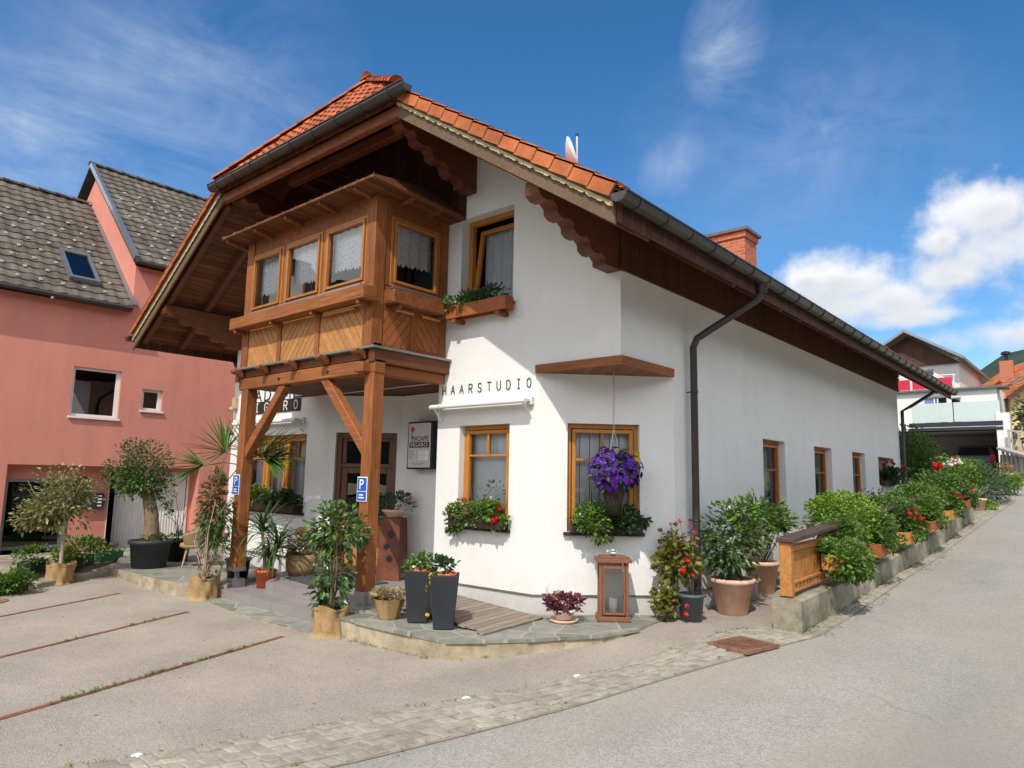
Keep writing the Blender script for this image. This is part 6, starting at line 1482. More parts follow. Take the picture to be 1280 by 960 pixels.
t = potted('flower_bowl', 'terracotta bowl with grey green leaves and one red bloom on the rusty pillar', 'potted plant', Ls + ZV * .985, .19, .13, .13, 'terracotta', .012, .035)
foliage(t, 'l_blue', [(Ls + ZV * 1.22, (.29, .27, .14), 420, .085, .03, 12, .5, .28)], seed=35); flowers(t, 'f_red', [Ls + ZV * 1.36 + RT_ * .24], .05, 36, n=14)

# doormat, drain grate, road studs, manhole
m_ = MB(); m_.extr([(-5.75, -.82, .064), (-4.30, -1.04, .064), (-4.25, .05, .064), (-5.75, .30, .064)], (0, 0, .014)); tag(m_.build('doormat', 'doormat'), 'large grey doormat on the tiled landing before the entrance', 'doormat')
gt = thing('drain_grate', 'rusty iron drain grate set in the cobbled gutter', 'drain', (1.25, .32, h(1.25, .3)))
m_ = MB(); FGt = Fr((.98, .02, h(1.2, .3) + .032), (.94, .30, 0), (0, 0, 1)); gz = h(1.25, .35) + .034
ux = Vector((.975, -.20, 0)).normalized(); uy = Vector((.20, .975, 0)).normalized(); g0 = Vector((.95, .22, gz + .010))
def gp_(a, b, z=0): return g0 + ux * a + uy * b + ZV * z
def gbox(m, a0, a1, b0, b1, z0, z1): m.hexa([gp_(a0, b0, z0), gp_(a1, b0, z0), gp_(a1, b1, z0), gp_(a0, b1, z0), gp_(a0, b0, z1), gp_(a1, b0, z1), gp_(a1, b1, z1), gp_(a0, b1, z1)])
for q in ((0, .5, 0, .035), (0, .5, .565, .60), (0, .035, .036, .564), (.465, .5, .036, .564)): gbox(m_, *q, -.03, .006)
m_.build('grate_frame', 'rust', gt); m_ = MB()
for i in range(8): a = .062 + i * .0505; gbox(m_, a, a + .020, .036, .564, -.005, .004)
m_.split('grate_bars', 'rust', gt); m_ = MB(); gbox(m_, .02, .48, .02, .58, -.010, -.007); m_.build('drain_shade_sheet', 'black', gt)  # black sheet below the bars stands for the shade down the drain
for y, lab in ((-4.98, 'white round road stud on the gutter edge nearest the lower left'), (-2.62, 'white round road stud at the middle of the cobbled gutter'), (-1.5, 'white round road stud nearest the rusty drain grate')):
    x = lin(XU, y) - .02; m_ = MB(); m_.lathe([(.042, 0), (.04, .012), (.02, .02), (0, .021)], (x, y, h(x, y) + .004), 16); tag(m_.build('road_stud', 'white'), lab, 'road stud', 'road studs along the gutter')
m_ = MB(); m_.lathe([(.30, 0), (.30, .008), (.27, .010), (.26, .006), (0, .006)], (-8.3, -4.2, h(-8.3, -4.2) + .003), 28); tag(m_.build('manhole_cover', 'rust'), 'round rusty manhole cover in the forecourt by the left kerb', 'manhole cover')

# wicker chair
Lc = Vector((-8.86, -.86, -.028)); chr_ = thing('wicker_chair', 'pale wicker tub chair with splayed legs by the left house corner', 'chair', Lc)
m_ = MB(); n = 28; rows = 8; vs = []; yaw = R(-115)
for j in range(rows + 1):
    f = j / rows
    for k in range(n + 1):
        a = R(-132) + R(264) * k / n; hgt = .40 + (.36 * (.45 + .55 * max(0, math.cos(a * .62)))) * f; rr = .25 + .085 * f ** .8
        A_ = a + yaw + PI; vs.append(Lc + Vector((math.cos(A_) * rr, math.sin(A_) * rr, hgt)))
w_ = n + 1; m_.add(vs, [(j * w_ + k, j * w_ + k + 1, (j + 1) * w_ + k + 1, (j + 1) * w_ + k) for j in range(rows) for k in range(n)], 0, True)
bk = m_.build('chair_shell', 'wicker', chr_); so_ = bk.modifiers.new('thickness', 'SOLIDIFY'); so_.thickness = .03
m_ = MB(); m_.lathe([(0, .34), (.22, .34), (.262, .37), (.262, .41), (.24, .435), (0, .44)], Lc, 24); m_.build('seat', 'wicker', chr_)
for k in range(4): a = yaw + R(45) + k * PI / 2; m_ = MB(); m_.tube([Lc + Vector((math.cos(a) * .17, math.sin(a) * .17, .37)), Lc + Vector((math.cos(a) * .27, math.sin(a) * .27, 0))], [.022, .013], 8); m_.build('leg', 'pale_stem', chr_)
Lx = Vector((-9.9, -.72, -.028)); t = potted('climber_pot', 'black tub with thin bare climbing stems in front of the white garage door', 'potted plant', Lx, .26, .2, .42, 'black', .02, .05)
stems_to(t, Lx + ZV * .4, [Lx + ZV * 1.15 - RT_ * .35, Lx + ZV * 1.3 + RT_ * .2, Lx + ZV * 1.0 + RT_ * .02, Lx + ZV * .95 - RT_ * .3, Lx + ZV * 1.25 - RT_ * .1], .009, .004, 'stem', 'stems', .12, 37)
foliage(t, 'l_mid', [(Lx + ZV * 1.05 - RT_ * .28, (.12, .12, .2), 26, .08, .06, 5, .0, .3), (Lx + ZV * .45, (.24, .24, .1), 70, .08, .05, 5, .3, .3)], seed=38)

# planter boxes in the bed by the pink house
def trough(label, a, b, wd, H, mtl, spec, lm, seed, fl=None):
    a = Vector(a); b = Vector(b); c = (a + b) / 2; t = thing('planter_box', label, 'planter', c, 'planter boxes by the pink house'); u = (b - a).normalized(); fr = Fr(a, u, u.cross(ZV)); L = (b - a).length; m_ = MB()
    m_.lbox(fr, 0, L, 0, H, wd / 2 - .02, wd / 2); m_.lbox(fr, 0, L, 0, H, -wd / 2, -wd / 2 + .02); m_.lbox(fr, 0, .02, 0, H, -wd / 2 + .021, wd / 2 - .021); m_.lbox(fr, L - .02, L, 0, H, -wd / 2 + .021, wd / 2 - .021); m_.lbox(fr, .021, L - .021, H - .05, H - .04, -wd / 2 + .021, wd / 2 - .021)
    m_.build('box', mtl, t)
    foliage(t, lm, [(c + Vector(o), r, n, .075, .045, 9, .5, .3) for o, r, n in spec], seed=seed)
    if fl: flowers(t, fl, scatter(c + ZV * (H + .12), (.3, .2, .1), 8, seed), .03, seed)
    return t
gz = -.073
trough('dark planter box with a dense green bush behind the burlap tree', (-10.75, -2.05, gz), (-10.15, -2.55, gz), .26, .2, 'box_dark', [((0, 0, .33), (.42, .42, .2), 900)], 'l_green', 90)
trough('emerald green planter box below the white garage door', (-11.35, -1.25, gz), (-11.0, -1.8, gz), .2, .17, 'box_green', [((0, 0, .22), (.2, .25, .07), 90)], 'l_mid', 91)
trough('small dark planter box with sparse plants behind the burlap wrapped trunk', (-10.35, -2.95, gz), (-9.95, -3.3, gz), .22, .2, 'box_dark', [((0, 0, .28), (.3, .3, .14), 300)], 'l_mid', 92)
trough('low box with feathery bright green herbs at the left kerb', (-9.0, -3.55, h(-9, -3.6) + .0), (-8.75, -4.05, h(-8.8, -4) + .0), .26, .2, 'box_dark', [((.0, .0, .2), (.33, .33, .16), 900)], 'l_green', 93)
trough('low dark box with leafy herbs at the left picture edge', (-9.35, -4.35, gz), (-9.15, -4.75, gz), .26, .2, 'box_dark', [((0, 0, .22), (.3, .3, .14), 500)], 'l_bright', 94)
t = potted('small_green_pot', 'small green pot of yellow green leaves beside the burlap wrapped tree', 'potted plant', Vector((-9.85, -2.75, gz)), .13, .10, .2, 'box_green', .01, .03)
foliage(t, 'l_bright', [(Vector((-9.85, -2.75, gz + .29)), (.2, .2, .1), 150, .1, .06, 6, .5, .3)], seed=95)

# ------------------------------------------------------------------ flowers at the windows
def sillbox(label, fr, u0, u1, z, d, hgt, mtl, grp='flower boxes at the windows'):
    t = thing('window_box', label, 'flower box', fr.p((u0 + u1) / 2, z, d + .09), grp); m_ = MB()
    m_.lbox(fr, u0, u1, z, z + hgt, d + .16, d + .18); m_.lbox(fr, u0, u1, z, z + hgt, d, d + .02); m_.lbox(fr, u0, u0 + .02, z, z + hgt, d + .021, d + .159); m_.lbox(fr, u1 - .02, u1, z, z + hgt, d + .021, d + .159); m_.lbox(fr, u0 + .021, u1 - .021, z + hgt - .04, z + hgt - .03, d + .021, d + .159)
    m_.build('box', mtl, t, bevel=.004); return t
def at_fr(fr, pts): return [fr.p(*p) for p in pts]
def wrad(fr, a, b, c):     # half sizes (along wall, out of wall, up) turned into world axes
    return (abs(fr.U.x) * a + abs(fr.N.x) * b, abs(fr.U.y) * a + abs(fr.N.y) * b, c)
t = sillbox('dark box with red geraniums in the window under the lettering', FF, -2.74, -1.76, 1.04, .0, .13, 'box_brown')
foliage(t, 'l_green', [(FF.p(-2.3, 1.24, .10), (.44, .12, .17), 1000, .058, .056, 13, .3, .3), (FF.p(-2.72, 1.12, .12), (.14, .1, .13), 130, .07, .06, 5, .1, .3), (FF.p(-1.92, 1.22, .1), (.18, .1, .15), 170, .075, .06, 5, .3, .3)], seed=41)
flowers(t, 'f_red', at_fr(FF, [(-1.84, 1.16, .2), (-1.80, 1.20, .2), (-1.80, 1.32, .14), (-1.88, 1.13, .19)]), .045, 42, n=12); flowers(t, 'f_orange', at_fr(FF, [(-2.55, 1.42, .12), (-2.5, 1.4, .1), (-2.62, 1.2, .2)]), .045, 43, 'orange_flowers', 12)
flowers(t, 'f_white', at_fr(FF, [(-2.6, 1.3, .2), (-2.35, 1.08, .2), (-2.2, 1.08, .2), (-2.0, 1.45, .1)]), .025, 44, 'white_flowers'); stems_to(t, FF.p(-2.3, 1.15, .09), at_fr(FF, [(-2.25, 1.62, .1), (-1.95, 1.6, .1), (-2.4, 1.58, .08), (-1.85, 1.5, .1)]), .005, .003, 'stem', 'stalks', .03, 45)
foliage(t, 'l_blue', [(FF.p(-1.95, 1.52, .1), (.2, .06, .14), 34, .06, .03, 5, .6, .3)], 'spindly_leaves', seed=46)
t = sillbox('dark box with bright green leaves under the purple hanging basket', FC, .47, 1.40, 1.04, .0, .12, 'box_brown')
foliage(t, 'l_green', [(FC.p(.80, 1.22, .11), wrad(FC, .30, .10, .18), 900, .06, .055, 12, .3, .3), (FC.p(.85, 1.08, .18), wrad(FC, .18, .06, .12), 110, .07, .05, 5, -.1, .3)], seed=47)
foliage(t, 'l_dark', [(FC.p(1.2, 1.22, .08), wrad(FC, .24, .10, .15), 520, .065, .058, 9, .3, .3)], 'dark_leaves', seed=48); flowers(t, 'f_white', at_fr(FC, [(.56, 1.24, .15), (.62, 1.22, .17), (.55, 1.18, .16), (.6, 1.28, .12)]), .028, 49)
m_ = MB()
for i in range(9): a = -1.1 + .27 * i; m_.strap(FC.p(.75, 1.25, .06), FC.U * math.sin(a) + ZV * math.cos(a) + FC.N * .15, .42, .016, .6)
m_.build('spiky_leaves', 'l_dark', t, recalc=False)
t = sillbox('long dark box of dense dark green leaves in the three part porch window', FF, -8.85, -6.70, 1.04, .0, .13, 'box_brown')
foliage(t, 'l_green', [(FF.p(-8.2, 1.27, .10), (.65, .12, .17), 900, .08, .05, 15, .4, .28)], seed=50); foliage(t, 'l_dark', [(FF.p(-7.2, 1.24, .10), (.52, .12, .15), 800, .08, .05, 13, .4, .28)], 'dark_leaves', seed=51); flowers(t, 'f_orange', at_fr(FF, [(-8.0, 1.42, .1), (-7.1, 1.38, .12), (-7.0, 1.42, .1), (-7.9, 1.4, .14)]), .035, 52)
t = sillbox('reddish brown wooden box with pale leaves under the upper gable window', FF, -2.86, -1.70, 4.02, .05, .19, 'panel_brown')
m_ = MB(); m_.lbox(FF, -2.75, -2.68, 3.96, 4.017, .0, .22); m_.lbox(FF, -1.9, -1.83, 3.96, 4.017, .0, .22); m_.split('box_bracket', 'wood', t)
foliage(t, 'l_blue', [(FF.p(-2.1, 4.30, .13), (.35, .10, .13), 360, .07, .04, 8, .4, .3)], seed=53); foliage(t, 'l_green', [(FF.p(-2.62, 4.28, .15), (.28, .13, .14), 380, .075, .045, 8, .4, .3)], 'light_leaves', seed=54)
flowers(t, 'f_white', at_fr(FF, [(-2.7, 4.22, .27), (-2.55, 4.2, .27), (-2.8, 4.3, .22), (-2.5, 4.34, .24), (-2.62, 4.24, .28)]), .02, 55)
t = sillbox('dark box with red geraniums in the small last side window', FR, 12.0, 13.35, 1.74, -.06, .11, 'box_brown')
foliage(t, 'l_dark', [(FR.p(12.75, 1.98, .10), (.22, .55, .18), 620, .085, .06, 11, .4, .3)], seed=56); flowers(t, 'f_red', at_fr(FR, [(12.3, 2.3, .1), (12.8, 2.28, .15), (13.3, 2.16, .3), (13.4, 2.2, .25), (12.7, 2.32, .12)]), .06, 57, n=14)

# purple hanging basket on its chain
Hb = Vector((-.385, .445, 0)); hb_ = thing('hanging_basket', 'purple pansies with yellow blooms in a dark cone basket hanging on a chain', 'hanging basket', Hb + ZV * 1.3)
m_ = MB(); z = 3.155; k = 0
while z > 2.36:
    a = R(90) * (k % 2); m_.tube([Hb + ZV * (z - .021) + Vector((math.cos(a), math.sin(a), 0)) * .010 * math.cos(q) + ZV * .024 * math.sin(q) for q in [2 * PI * i / 8 for i in range(9)]], .0035, 4, caps=False); z -= .037; k += 1
for i in range(3): a = i * 2.09 + .4; m_.tube([Hb + ZV * 2.36, Hb + ZV * 1.72 + Vector((math.cos(a) * .17, math.sin(a) * .17, 0))], .004, 4)
m_.build('chain', 'chrome', hb_)
m_ = MB(); m_.lathe([(0, 1.28), (.09, 1.28), (.11, 1.45), (.17, 1.66), (.175, 1.68), (.15, 1.68), (0, 1.62)], Hb, 20); m_.build('basket_cone', 'basket', hb_)
foliage(hb_, 'l_green', [(Hb + ZV * 1.84, (.27, .27, .23), 360, .07, .045, 12, .0, .28)], seed=58)
m_ = MB(); rg = random.Random(59)
def pansies(m_, c, rad, n, r, bias=(0, 0, 0)):
    for p in scatter(c, rad, n, rg.randint(0, 9999), bias):
        d = (p - Vector(c)).normalized() + Vector((rg.uniform(-.5, .5), rg.uniform(-.5, .5), rg.uniform(-.2, .5))); d.normalize(); a = d.orthogonal().normalized(); b = d.cross(a)
        for q in range(5):
            t0 = q * 1.2566 + rg.uniform(-.2, .2); e = (a * math.cos(t0) + b * math.sin(t0)); f_ = (a * math.cos(t0 + 1.57) + b * math.sin(t0 + 1.57))
            m_.add([p, p + e * r * .7 + f_ * r * .5 + d * r * .1, p + e * r * 1.15 - d * r * .1, p + e * r * .7 - f_ * r * .5 + d * r * .1], [(0, 1, 2, 3)])
pansies(m_, Hb + ZV * 1.85, (.33, .33, .27), 240, .042); m_.build('purple_flowers', 'f_purple', hb_, recalc=False)
m_ = MB(); pansies(m_, Hb + ZV * 1.97 + RT_ * .22, (.12, .12, .13), 26, .04); pansies(m_, Hb + ZV * 2.05 + RT_ * .05, (.1, .1, .08), 6, .04); m_.build('yellow_flowers', 'f_yellow', hb_, recalc=False)

# ------------------------------------------------------------------ signs and fittings on the walls
GL = {'H': [[(0, 0), (0, 1)], [(1, 0), (1, 1)], [(0, .5), (1, .5)]], 'A': [[(0, 0), (.5, 1), (1, 0)], [(.2, .36), (.8, .36)]], 'R': [[(0, 0), (0, 1), (.6, 1), (.92, .9), (.95, .7), (.85, .55), (.55, .48), (0, .48)], [(.5, .48), (1, 0)]],
      'S': [[(.95, .85), (.7, .99), (.3, .99), (.06, .84), (.06, .68), (.25, .55), (.75, .45), (.95, .3), (.93, .14), (.7, .01), (.3, .01), (.04, .16)]], 'T': [[(0, 1), (1, 1)], [(.5, 0), (.5, 1)]], 'U': [[(0, 1), (0, .25), (.2, .04), (.5, 0), (.8, .04), (1, .25), (1, 1)]],
      'D': [[(0, 0), (0, 1), (.5, 1), (.85, .85), (1, .5), (.85, .15), (.5, 0), (0, 0)]], 'I': [[(.5, 0), (.5, 1)], [(.2, 1), (.8, 1)], [(.2, 0), (.8, 0)]], 'O': [[(.5, 0), (.15, .1), (0, .35), (0, .65), (.15, .9), (.5, 1), (.85, .9), (1, .65), (1, .35), (.85, .1), (.5, 0)]],
      'F': [[(0, 0), (0, 1), (1, 1)], [(0, .52), (.8, .52)]], 'G': [[(.95, .84), (.7, .99), (.35, .98), (.08, .8), (0, .5), (.08, .18), (.35, .01), (.7, .02), (.97, .2), (.97, .46), (.6, .46)]], 'M': [[(0, 0), (.05, 1), (.5, .25), (.95, 1), (1, 0)]], 'E': [[(1, 0), (0, 0), (0, 1), (1, 1)], [(0, .52), (.85, .52)]]}
def letter(m, chh, fr, u, z, d, wd, hg, sw, th):
    """one letter from flat strokes of width sw, centred on u"""
    m.hold = True; k = 0
    for ln in GL[chh]:
        for (a, b), (c, e) in zip(ln, ln[1:]):
            p = Vector((u + (a - .5) * wd, z + b * hg)); q = Vector((u + (c - .5) * wd, z + e * hg)); t_v = (q - p).normalized(); nn_ = Vector((-t_v.y, t_v.x)) * sw / 2; p = p - t_v * sw * .45; q = q + t_v * sw * .45; k += 1; dd__ = d + .0006 * k
            m.extr([fr.p(v.x, v.y, dd__) for v in (p - nn_, q - nn_, q + nn_, p + nn_)], fr.N * th)
    m.hold = False; m.gid += 1
m_ = MB()
for i, chh in enumerate('HAARSTUDIO'): letter(m_, chh, FF, -3.075 + i * 1.64 / 9, 2.935, .002, .070, .125, .0098, .008)
wl = thing('wall_lettering', 'thin black letters HAARSTUDIO spaced along the sunlit white wall', 'lettering', FF.p(-2.25, 2.93, .01)); m_.split('letter', 'black', wl)
sg = thing('name_sign', 'black and white name sign on the porch wall behind the left brace', 'sign', FF.p(-8, 3.1, .01))
m_ = MB(); m_.lbox(FF, -9.02, -6.90, 2.895, 3.135, .003, .02); m_.build('black_panel', 'panelblack', sg)
m_ = MB()
for i, chh in enumerate('FIGARO'): letter(m_, chh, FF, -8.775 + i * .346, 2.935, .0205, .12, .165, .02, .003)
m_.split('white_letter', 'white', sg); m_ = MB()
for i, chh in enumerate('MADAME'): letter(m_, chh, FF, -8.775 + i * .346, 3.16, .002, .21, .20, .024, .01)
m_.split('black_letter', 'black', sg)
def awning(lab, u0, u1, z):
    t = thing('awning', lab, 'awning', FF.p((u0 + u1) / 2, z, .1), 'folded awnings over the ground floor windows'); m_ = MB()
    m_.tube([FF.p(u0, z, .20), FF.p(u1, z, .20)], .034, 10); m_.lbox(FF, u0 + .03, u1 - .03, z + .0, z + .03, .04, .19); m_.build('roller', 'white_metal', t)
    for u in (u0 + .06, u1 - .06): m_ = MB(); m_.tube([FF.p(u, z, .2), FF.p(u, z - .03, .17), FF.p(u, z - .20, .01)], .014, 8); m_.lbox(FF, u - .05, u + .05, z - .04, z + .06, .003, .06); m_.build('awning_arm', 'white_metal', t)
awning('white folded awning above the window under the letters', -3.16, -1.33, 2.735); awning('white folded awning above the three part porch window', -9.0, -6.72, 2.70)
m_ = MB(); m_.lbox(FF, -9.36, -9.22, 3.04, 3.28, .003, .08); m_.tube([FF.p(-9.29, 3.05, .09), FF.p(-9.29, 3.0, .14)], .05, 10); tag(m_.build('sensor_lamp', 'lace_wood', bevel=.01), 'small cream wall lamp with motion sensor on the left house corner', 'lamp')
sc = thing('showcase_sign', 'black framed showcase with printed price list beside the entrance door', 'sign', FS.p(.75, 2.2, .1))
m_ = MB(); m_.lbox(FS, .40, 1.03, 1.84, 2.63, .02, .20); m_.build('case', 'black', sc, bevel=.006)
m_ = MB(); m_.lbox(FS, .43, .99, 1.87, 2.60, .2005, .204); po_ = m_.build('panel', 'signgrey', sc)
m_ = MB(); text_mesh(m_, 'MADAME', FS, .52, 2.30, .2045, .09, 1, .002, width=.42); m_.lbox(FS, .46, .96, 2.195, 2.285, .2045, .206, 0); m_.build('print_dark', 'panelblack', sc)
m_ = MB(); text_mesh(m_, 'FIGARO', FS, .50, 2.21, .2065, .06, 1, .001, width=.42); m_.lbox(FS, .70, .95, 1.99, 2.15, .2045, .206); m_.build('print_light', 'white', sc)
m_ = MB()
for i in range(5): m_.lbox(FS, .46, .46 + (.12, .10, .16, .08, .11)[i], 2.13 - i * .028, 2.138 - i * .028, .2045, .2055)
for i in range(4): m_.lbox(FS, .72, .72 + (.18, .13, .2, .15)[i], 2.13 - i * .035, 2.135 - i * .035, .2062, .207)
m_.lbox(FS, .52, .86, 1.935, 1.945, .2045, .2055); m_.lbox(FS, .58, .80, 1.91, 1.918, .2045, .2055); m_.build('print_lines', 'inkgrey', sc)
m_ = MB(); rg = random.Random(61)
for i in range(6): a = i; m_.extr([FS.p(.53 + .02 * math.cos(a) + .035 * math.cos(q), 2.50 + .02 * math.sin(a) + .03 * math.sin(q), .2046 + i * .0004) for q in [2 * PI * k / 10 for k in range(10)]], FS.N * .0003)
m_.build('emblem_flower', 'rose', sc); m_ = MB(); m_.tube([FS.p(.52, 2.47, .206), FS.p(.515, 2.38, .206), FS.p(.53, 2.27, .206)], .006, 5); m_.build('emblem_stem', 'panelblack', sc)
def psign(x, lab):
    t = thing('parking_sign', lab, 'sign', (x, OY - .03, 1.5), 'blue parking signs on the porch posts'); fr = Fr((x, OY - .004, 0), (1, 0, 0), (0, -1, 0)); m_ = MB()
    m_.lbox(fr, -.105, .105, 1.375, 1.70, .003, .010); m_.build('sign_plate', 'white', t, bevel=.002); m_ = MB(); m_.lbox(fr, -.093, .093, 1.515, 1.688, .0105, .013); m_.lbox(fr, -.093, .093, 1.387, 1.505, .0105, .013); m_.build('blue_face', 'blue', t)
    m_ = MB(); text_mesh(m_, 'P', fr, -.005, 1.54, .0135, .125, 1, .002, center=True, width=.085)
    for z, a, b in ((1.462, -.05, .035), (1.425, -.06, .055)): m_.lbox(fr, a, b, z - .007, z + .010, .0135, .015)
    m_.split('white_mark', 'white', t)
psign(-3.11, 'blue parking sign on the right porch post above the glossy climber'); psign(-6.43, 'blue parking sign on the left porch post under the palm')
m_ = MB()
for q in ((.12, .18, .26, .36), ): m_.lbox(FC, *q, .003, .03)
tag(m_.build('wall_vent', 'white_metal', bevel=.004), 'tiny pale wall vent box just above the plinth line', 'vent')
# satellite dish
ds = thing('satellite_dish', 'white satellite dish on a short mast on the roof slope', 'satellite dish', (-2.0, 1.78, zt(-2)))
m_ = MB(); m_.tube([(-2.0, 1.85, zt(-2) - .1), (-2.0, 1.85, zt(-2) + .92)], .022, 8); m_.build('mast', 'chrome', ds); m_ = MB(); m_.tube([(-2.0, 1.85, zt(-2) + .92), (-2.0, 1.85, zt(-2) + .97)], .026, 8); m_.build('mast_cap', 'black', ds)
m_ = MB(); ax = (RT_ * .93 - FWD * .10 + ZV * .30).normalized(); ca = ax.orthogonal().normalized(); cb_ = ax.cross(ca); cc = Vector((-2.0, 1.85, zt(-2) + .50)) - RT_ * .17; vs = [cc]
for j in range(1, 6):
    for k in range(20): q = 2 * PI * k / 20; rr = .36 * j / 5; vs.append(cc + (ca * math.cos(q) + cb_ * math.sin(q)) * rr + ax * (.11 * (j / 5) ** 2))
m_.add(vs, [(0, 1 + k, 1 + (k + 1) % 20) for k in range(20)] + [(1 + j * 20 + k, 1 + j * 20 + (k + 1) % 20, 21 + j * 20 + (k + 1) % 20, 21 + j * 20 + k) for j in range(4) for k in range(20)], 0, True)
dd_ = m_.build('dish', 'white', ds); q = dd_.modifiers.new('thickness', 'SOLIDIFY'); q.thickness = .02
m_ = MB(); m_.tube([cc + ax * .02, Vector((-2.0, 1.85, zt(-2) + .5))], .02, 6); m_.build('dish_bracket', 'chrome', ds)

# ------------------------------------------------------------------ gardens up the road
shrub('tall_shrub', 'tall light green bush beside the far corner of the white house', 'shrub', (-.45, 16.3, 2.25), (1.0, 1.0, 1.15), 'l_green', 6500, .10, .07, 101, 30)
shrub('tall_shrub', 'rounded yellow green bush in front of the carport', 'shrub', (.35, 18.4, 1.92), (.85, 1.0, .62), 'l_bright', 3200, .10, .06, 102, 20)
shrub('tall_shrub', 'dark green bush under the tall light green one', 'shrub', (-.5, 15.2, 1.55), (.8, .5, .5), 'l_dark', 1200, .12, .07, 103, 12)
shrub('tall_shrub', 'pale green bush right in front of the parked car', 'shrub', (.45, 22.0, 2.08), (1.0, 1.0, .55), 'l_green', 2400, .10, .06, 104, 16)
shrub('juniper', 'low spreading blue green juniper beside the agave pot', 'shrub', (1.15, 19.0, 1.75), (.75, 1.3, .5), 'l_blue', 2600, .16, .025, 105, 18, up=.1)
shrub('garden_shrub', 'bright green edging plant right of the agave pot', 'shrub', (1.55, 17.2, 1.22), (.2, .22, .15), 'l_bright', 220, .08, .05, 106, 6)
shrub('garden_shrub', 'yellow green ground plant below the ramp wall', 'shrub', (1.6, 22.0, 1.95), (.45, .8, .3), 'l_bright', 700, .1, .06, 107, 8)
t = shrub('rose_bush', 'rose bush with red and white blooms in front of the juniper', 'shrub', (.55, 16.4, 1.75), (.75, .8, .5), 'l_mid', 1500, .1, .06, 108, 14)
flowers(t, 'f_red', [Vector((.6, 15.7, 2.28)), Vector((.68, 15.72, 2.33)), Vector((.55, 15.7, 2.33)), Vector((1.0, 16.0, 2.42)), Vector((1.05, 16.05, 2.36)), Vector((.62, 15.7, 2.23))], .10, 109, n=16); flowers(t, 'f_white', scatter((.95, 16.2, 2.3), (.35, .4, .2), 14, 110, (.5, -1, .8)), .06, 111, 'white_flowers', 12)
flowers(t, 'f_orange', scatter((.35, 15.5, 1.9), (.3, .2, .08), 10, 112, (.5, -1, .5)), .07, 113, 'orange_flowers', 12)
t = potted('agave_pot', 'terracotta pot with a pale spiky agave at the end of the fence', 'potted plant', Vector((1.32, 16.9, h(1.32, 16.9))), .24, .19, .36, 'terracotta', .02, .06)
m_ = MB(); rg = random.Random(114); La = Vector((1.32, 16.9, h(1.32, 16.9) + .36))
for i in range(16): a = rg.uniform(0, 6.28); e = rg.uniform(.35, 1.35); m_.strap(La, Vector((math.cos(a) * math.cos(e), math.sin(a) * math.cos(e), math.sin(e))), rg.uniform(.4, .62), .06, rg.uniform(.1, .9))
m_.build('foliage', 'l_agave', t, recalc=False)
t = potted('clay_pot', 'small red clay pot left of the agave pot', 'potted plant', Vector((1.12, 15.9, h(1.12, 15.9))), .16, .12, .26, 'orange_pot', .015, .05)
foliage(t, 'l_red', [(Vector((1.12, 15.9, h(1.12, 15.9) + .32)), (.14, .14, .12), 70, .1, .04, 5, .5, .3)], seed=115)
t = potted('clay_pot', 'pale clay vase beside the ramp wall up the road', 'potted plant', Vector((1.3, 24.0, h(1.3, 24))), .26, .2, .6, 'terracotta', .02, .06); foliage(t, 'l_dry', [(Vector((1.3, 24.0, h(1.3, 24) + .7)), (.3, .3, .2), 120, .14, .05, 6, .5, .3)], seed=116)
# trees beyond
def tree(label, loc, H, rad, mtl, n, seed, L=.22):
    loc = Vector(loc); t = thing('garden_tree', label, 'tree', loc); c = loc + ZV * (H - rad[2] * .9)
    foliage(t, mtl, [(c, rad, n, L, L * .55, 26, .3, .24)], 'crown', seed=seed); m_ = MB(); m_.tube([loc - ZV * .2, loc + ZV * H * .4, c], [.16, .12, .05], 8)
    for i in range(7): a = i * 2.4; m_.tube([loc + ZV * H * .45, c + Vector((math.cos(a) * rad[0] * .6, math.sin(a) * rad[1] * .6, .1 * i))], [.06, .015], 6)
    m_.build('trunk', 'bark', t); return t
tree('dark green tree before the yellow house at the right picture edge', (2.35, 31.5, h(2, 31) + .3), 3.3, (1.2, 1.2, 1.2), 'l_olive', 2600, 120)
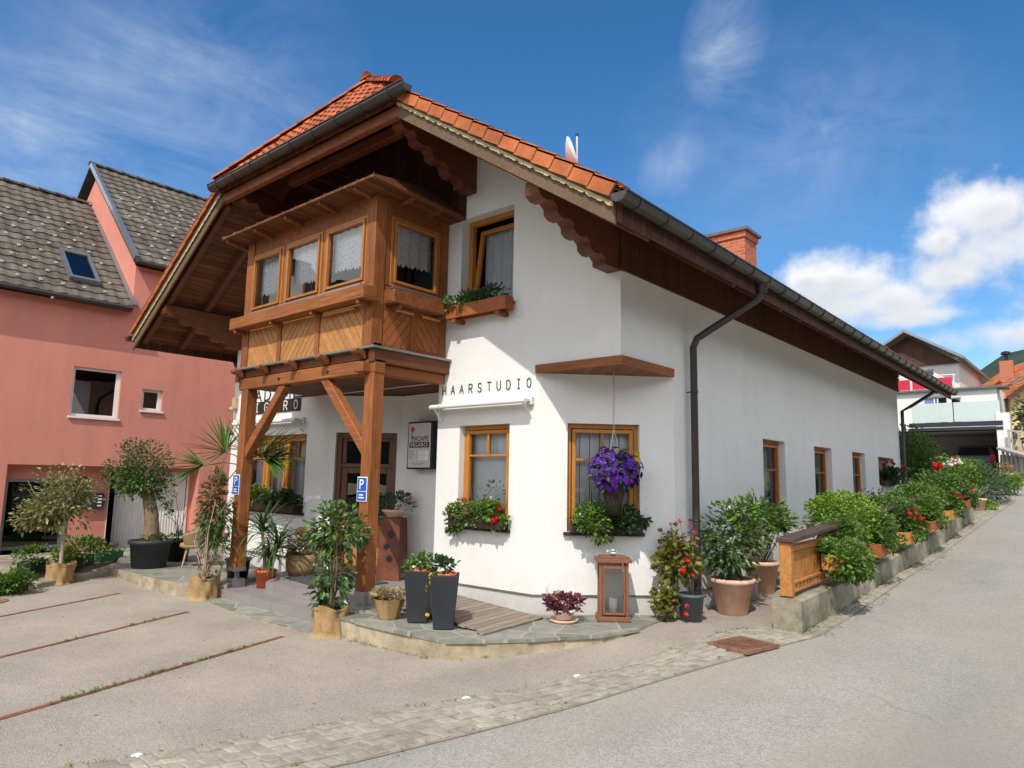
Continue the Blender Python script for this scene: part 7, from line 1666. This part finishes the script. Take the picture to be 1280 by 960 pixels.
# fallen leaves and grit
m_ = MB(); rg = random.Random(140)
for i in range(230):
    if rg.random() < .5: y = rg.uniform(-6, 14); x = lin(XL, y) - abs(rg.gauss(0, .12)) + (.1 if rg.random() < .2 else 0)
    else: x = rg.uniform(-8, .5); y = rg.uniform(-5.5, -2.0)
    if x > lin(XU, y) - .05 and y > 1.5 and x < 1.52: continue
    L = rg.uniform(.012, .04); a = rg.uniform(0, 6.28); p = Vector((x, y, h(x, y) + .03 if x > lin(XU, y) else h(x, y) + .008)); d = Vector((math.cos(a), math.sin(a), rg.uniform(0, .25))); sd_ = Vector((-d.y, d.x, 0)) * L * .3
    m_.add([p, p + d * L * .5 + sd_, p + d * L, p + d * L * .5 - sd_], [(0, 1, 2, 3)])
tag(m_.build('leaf_litter', 'l_dry', recalc=False), 'scattered dry leaves and grit on the forecourt and gutter', 'leaf litter', kind='stuff')
# grass and weeds in the joints
m_ = MB(); rg = random.Random(130)
def tuft(x, y, n=6, L=.05):
    for i in range(n): a = rg.uniform(0, 6.28); m_.strap((x + rg.gauss(0, .02), y + rg.gauss(0, .02), h(x, y) + .008), Vector((math.cos(a) * .7, math.sin(a) * .7, 1)), L * rg.uniform(.5, 1.3), .007, 1.2, seg=2)
for (a, b, n) in (((-1.9, -6.62), (-3.33, -2.32), 42), ((-4.1, -5.75), (-5.62, -2.42), 12)):
    for i in range(n): f = rg.random(); f = .35 + .55 * f; tuft(a[0] + (b[0] - a[0]) * f + rg.gauss(0, .02), a[1] + (b[1] - a[1]) * f, 7, .045)
for i in range(60): y = rg.uniform(-5.5, 1.5); tuft(lin(XU, y) + rg.gauss(0, .02), y, 4, .035)
for i in range(150): y = rg.uniform(1.6, 14.8); tuft(1.50 + abs(rg.gauss(0, .03)), y, 6, .06)
for i in range(60): y = rg.uniform(1.6, 10); tuft(1.70 + rg.gauss(0, .1), y, 4, .035)
for i in range(26): x = rg.uniform(-2.9, -.5); tuft(x, -1.9 + max(0, x + 1.02) * 1.2, 4, .04)
tag(m_.build('grass_tufts', 'l_green', recalc=False), 'small weeds and grass tufts in the paving joints', 'grass', kind='stuff')
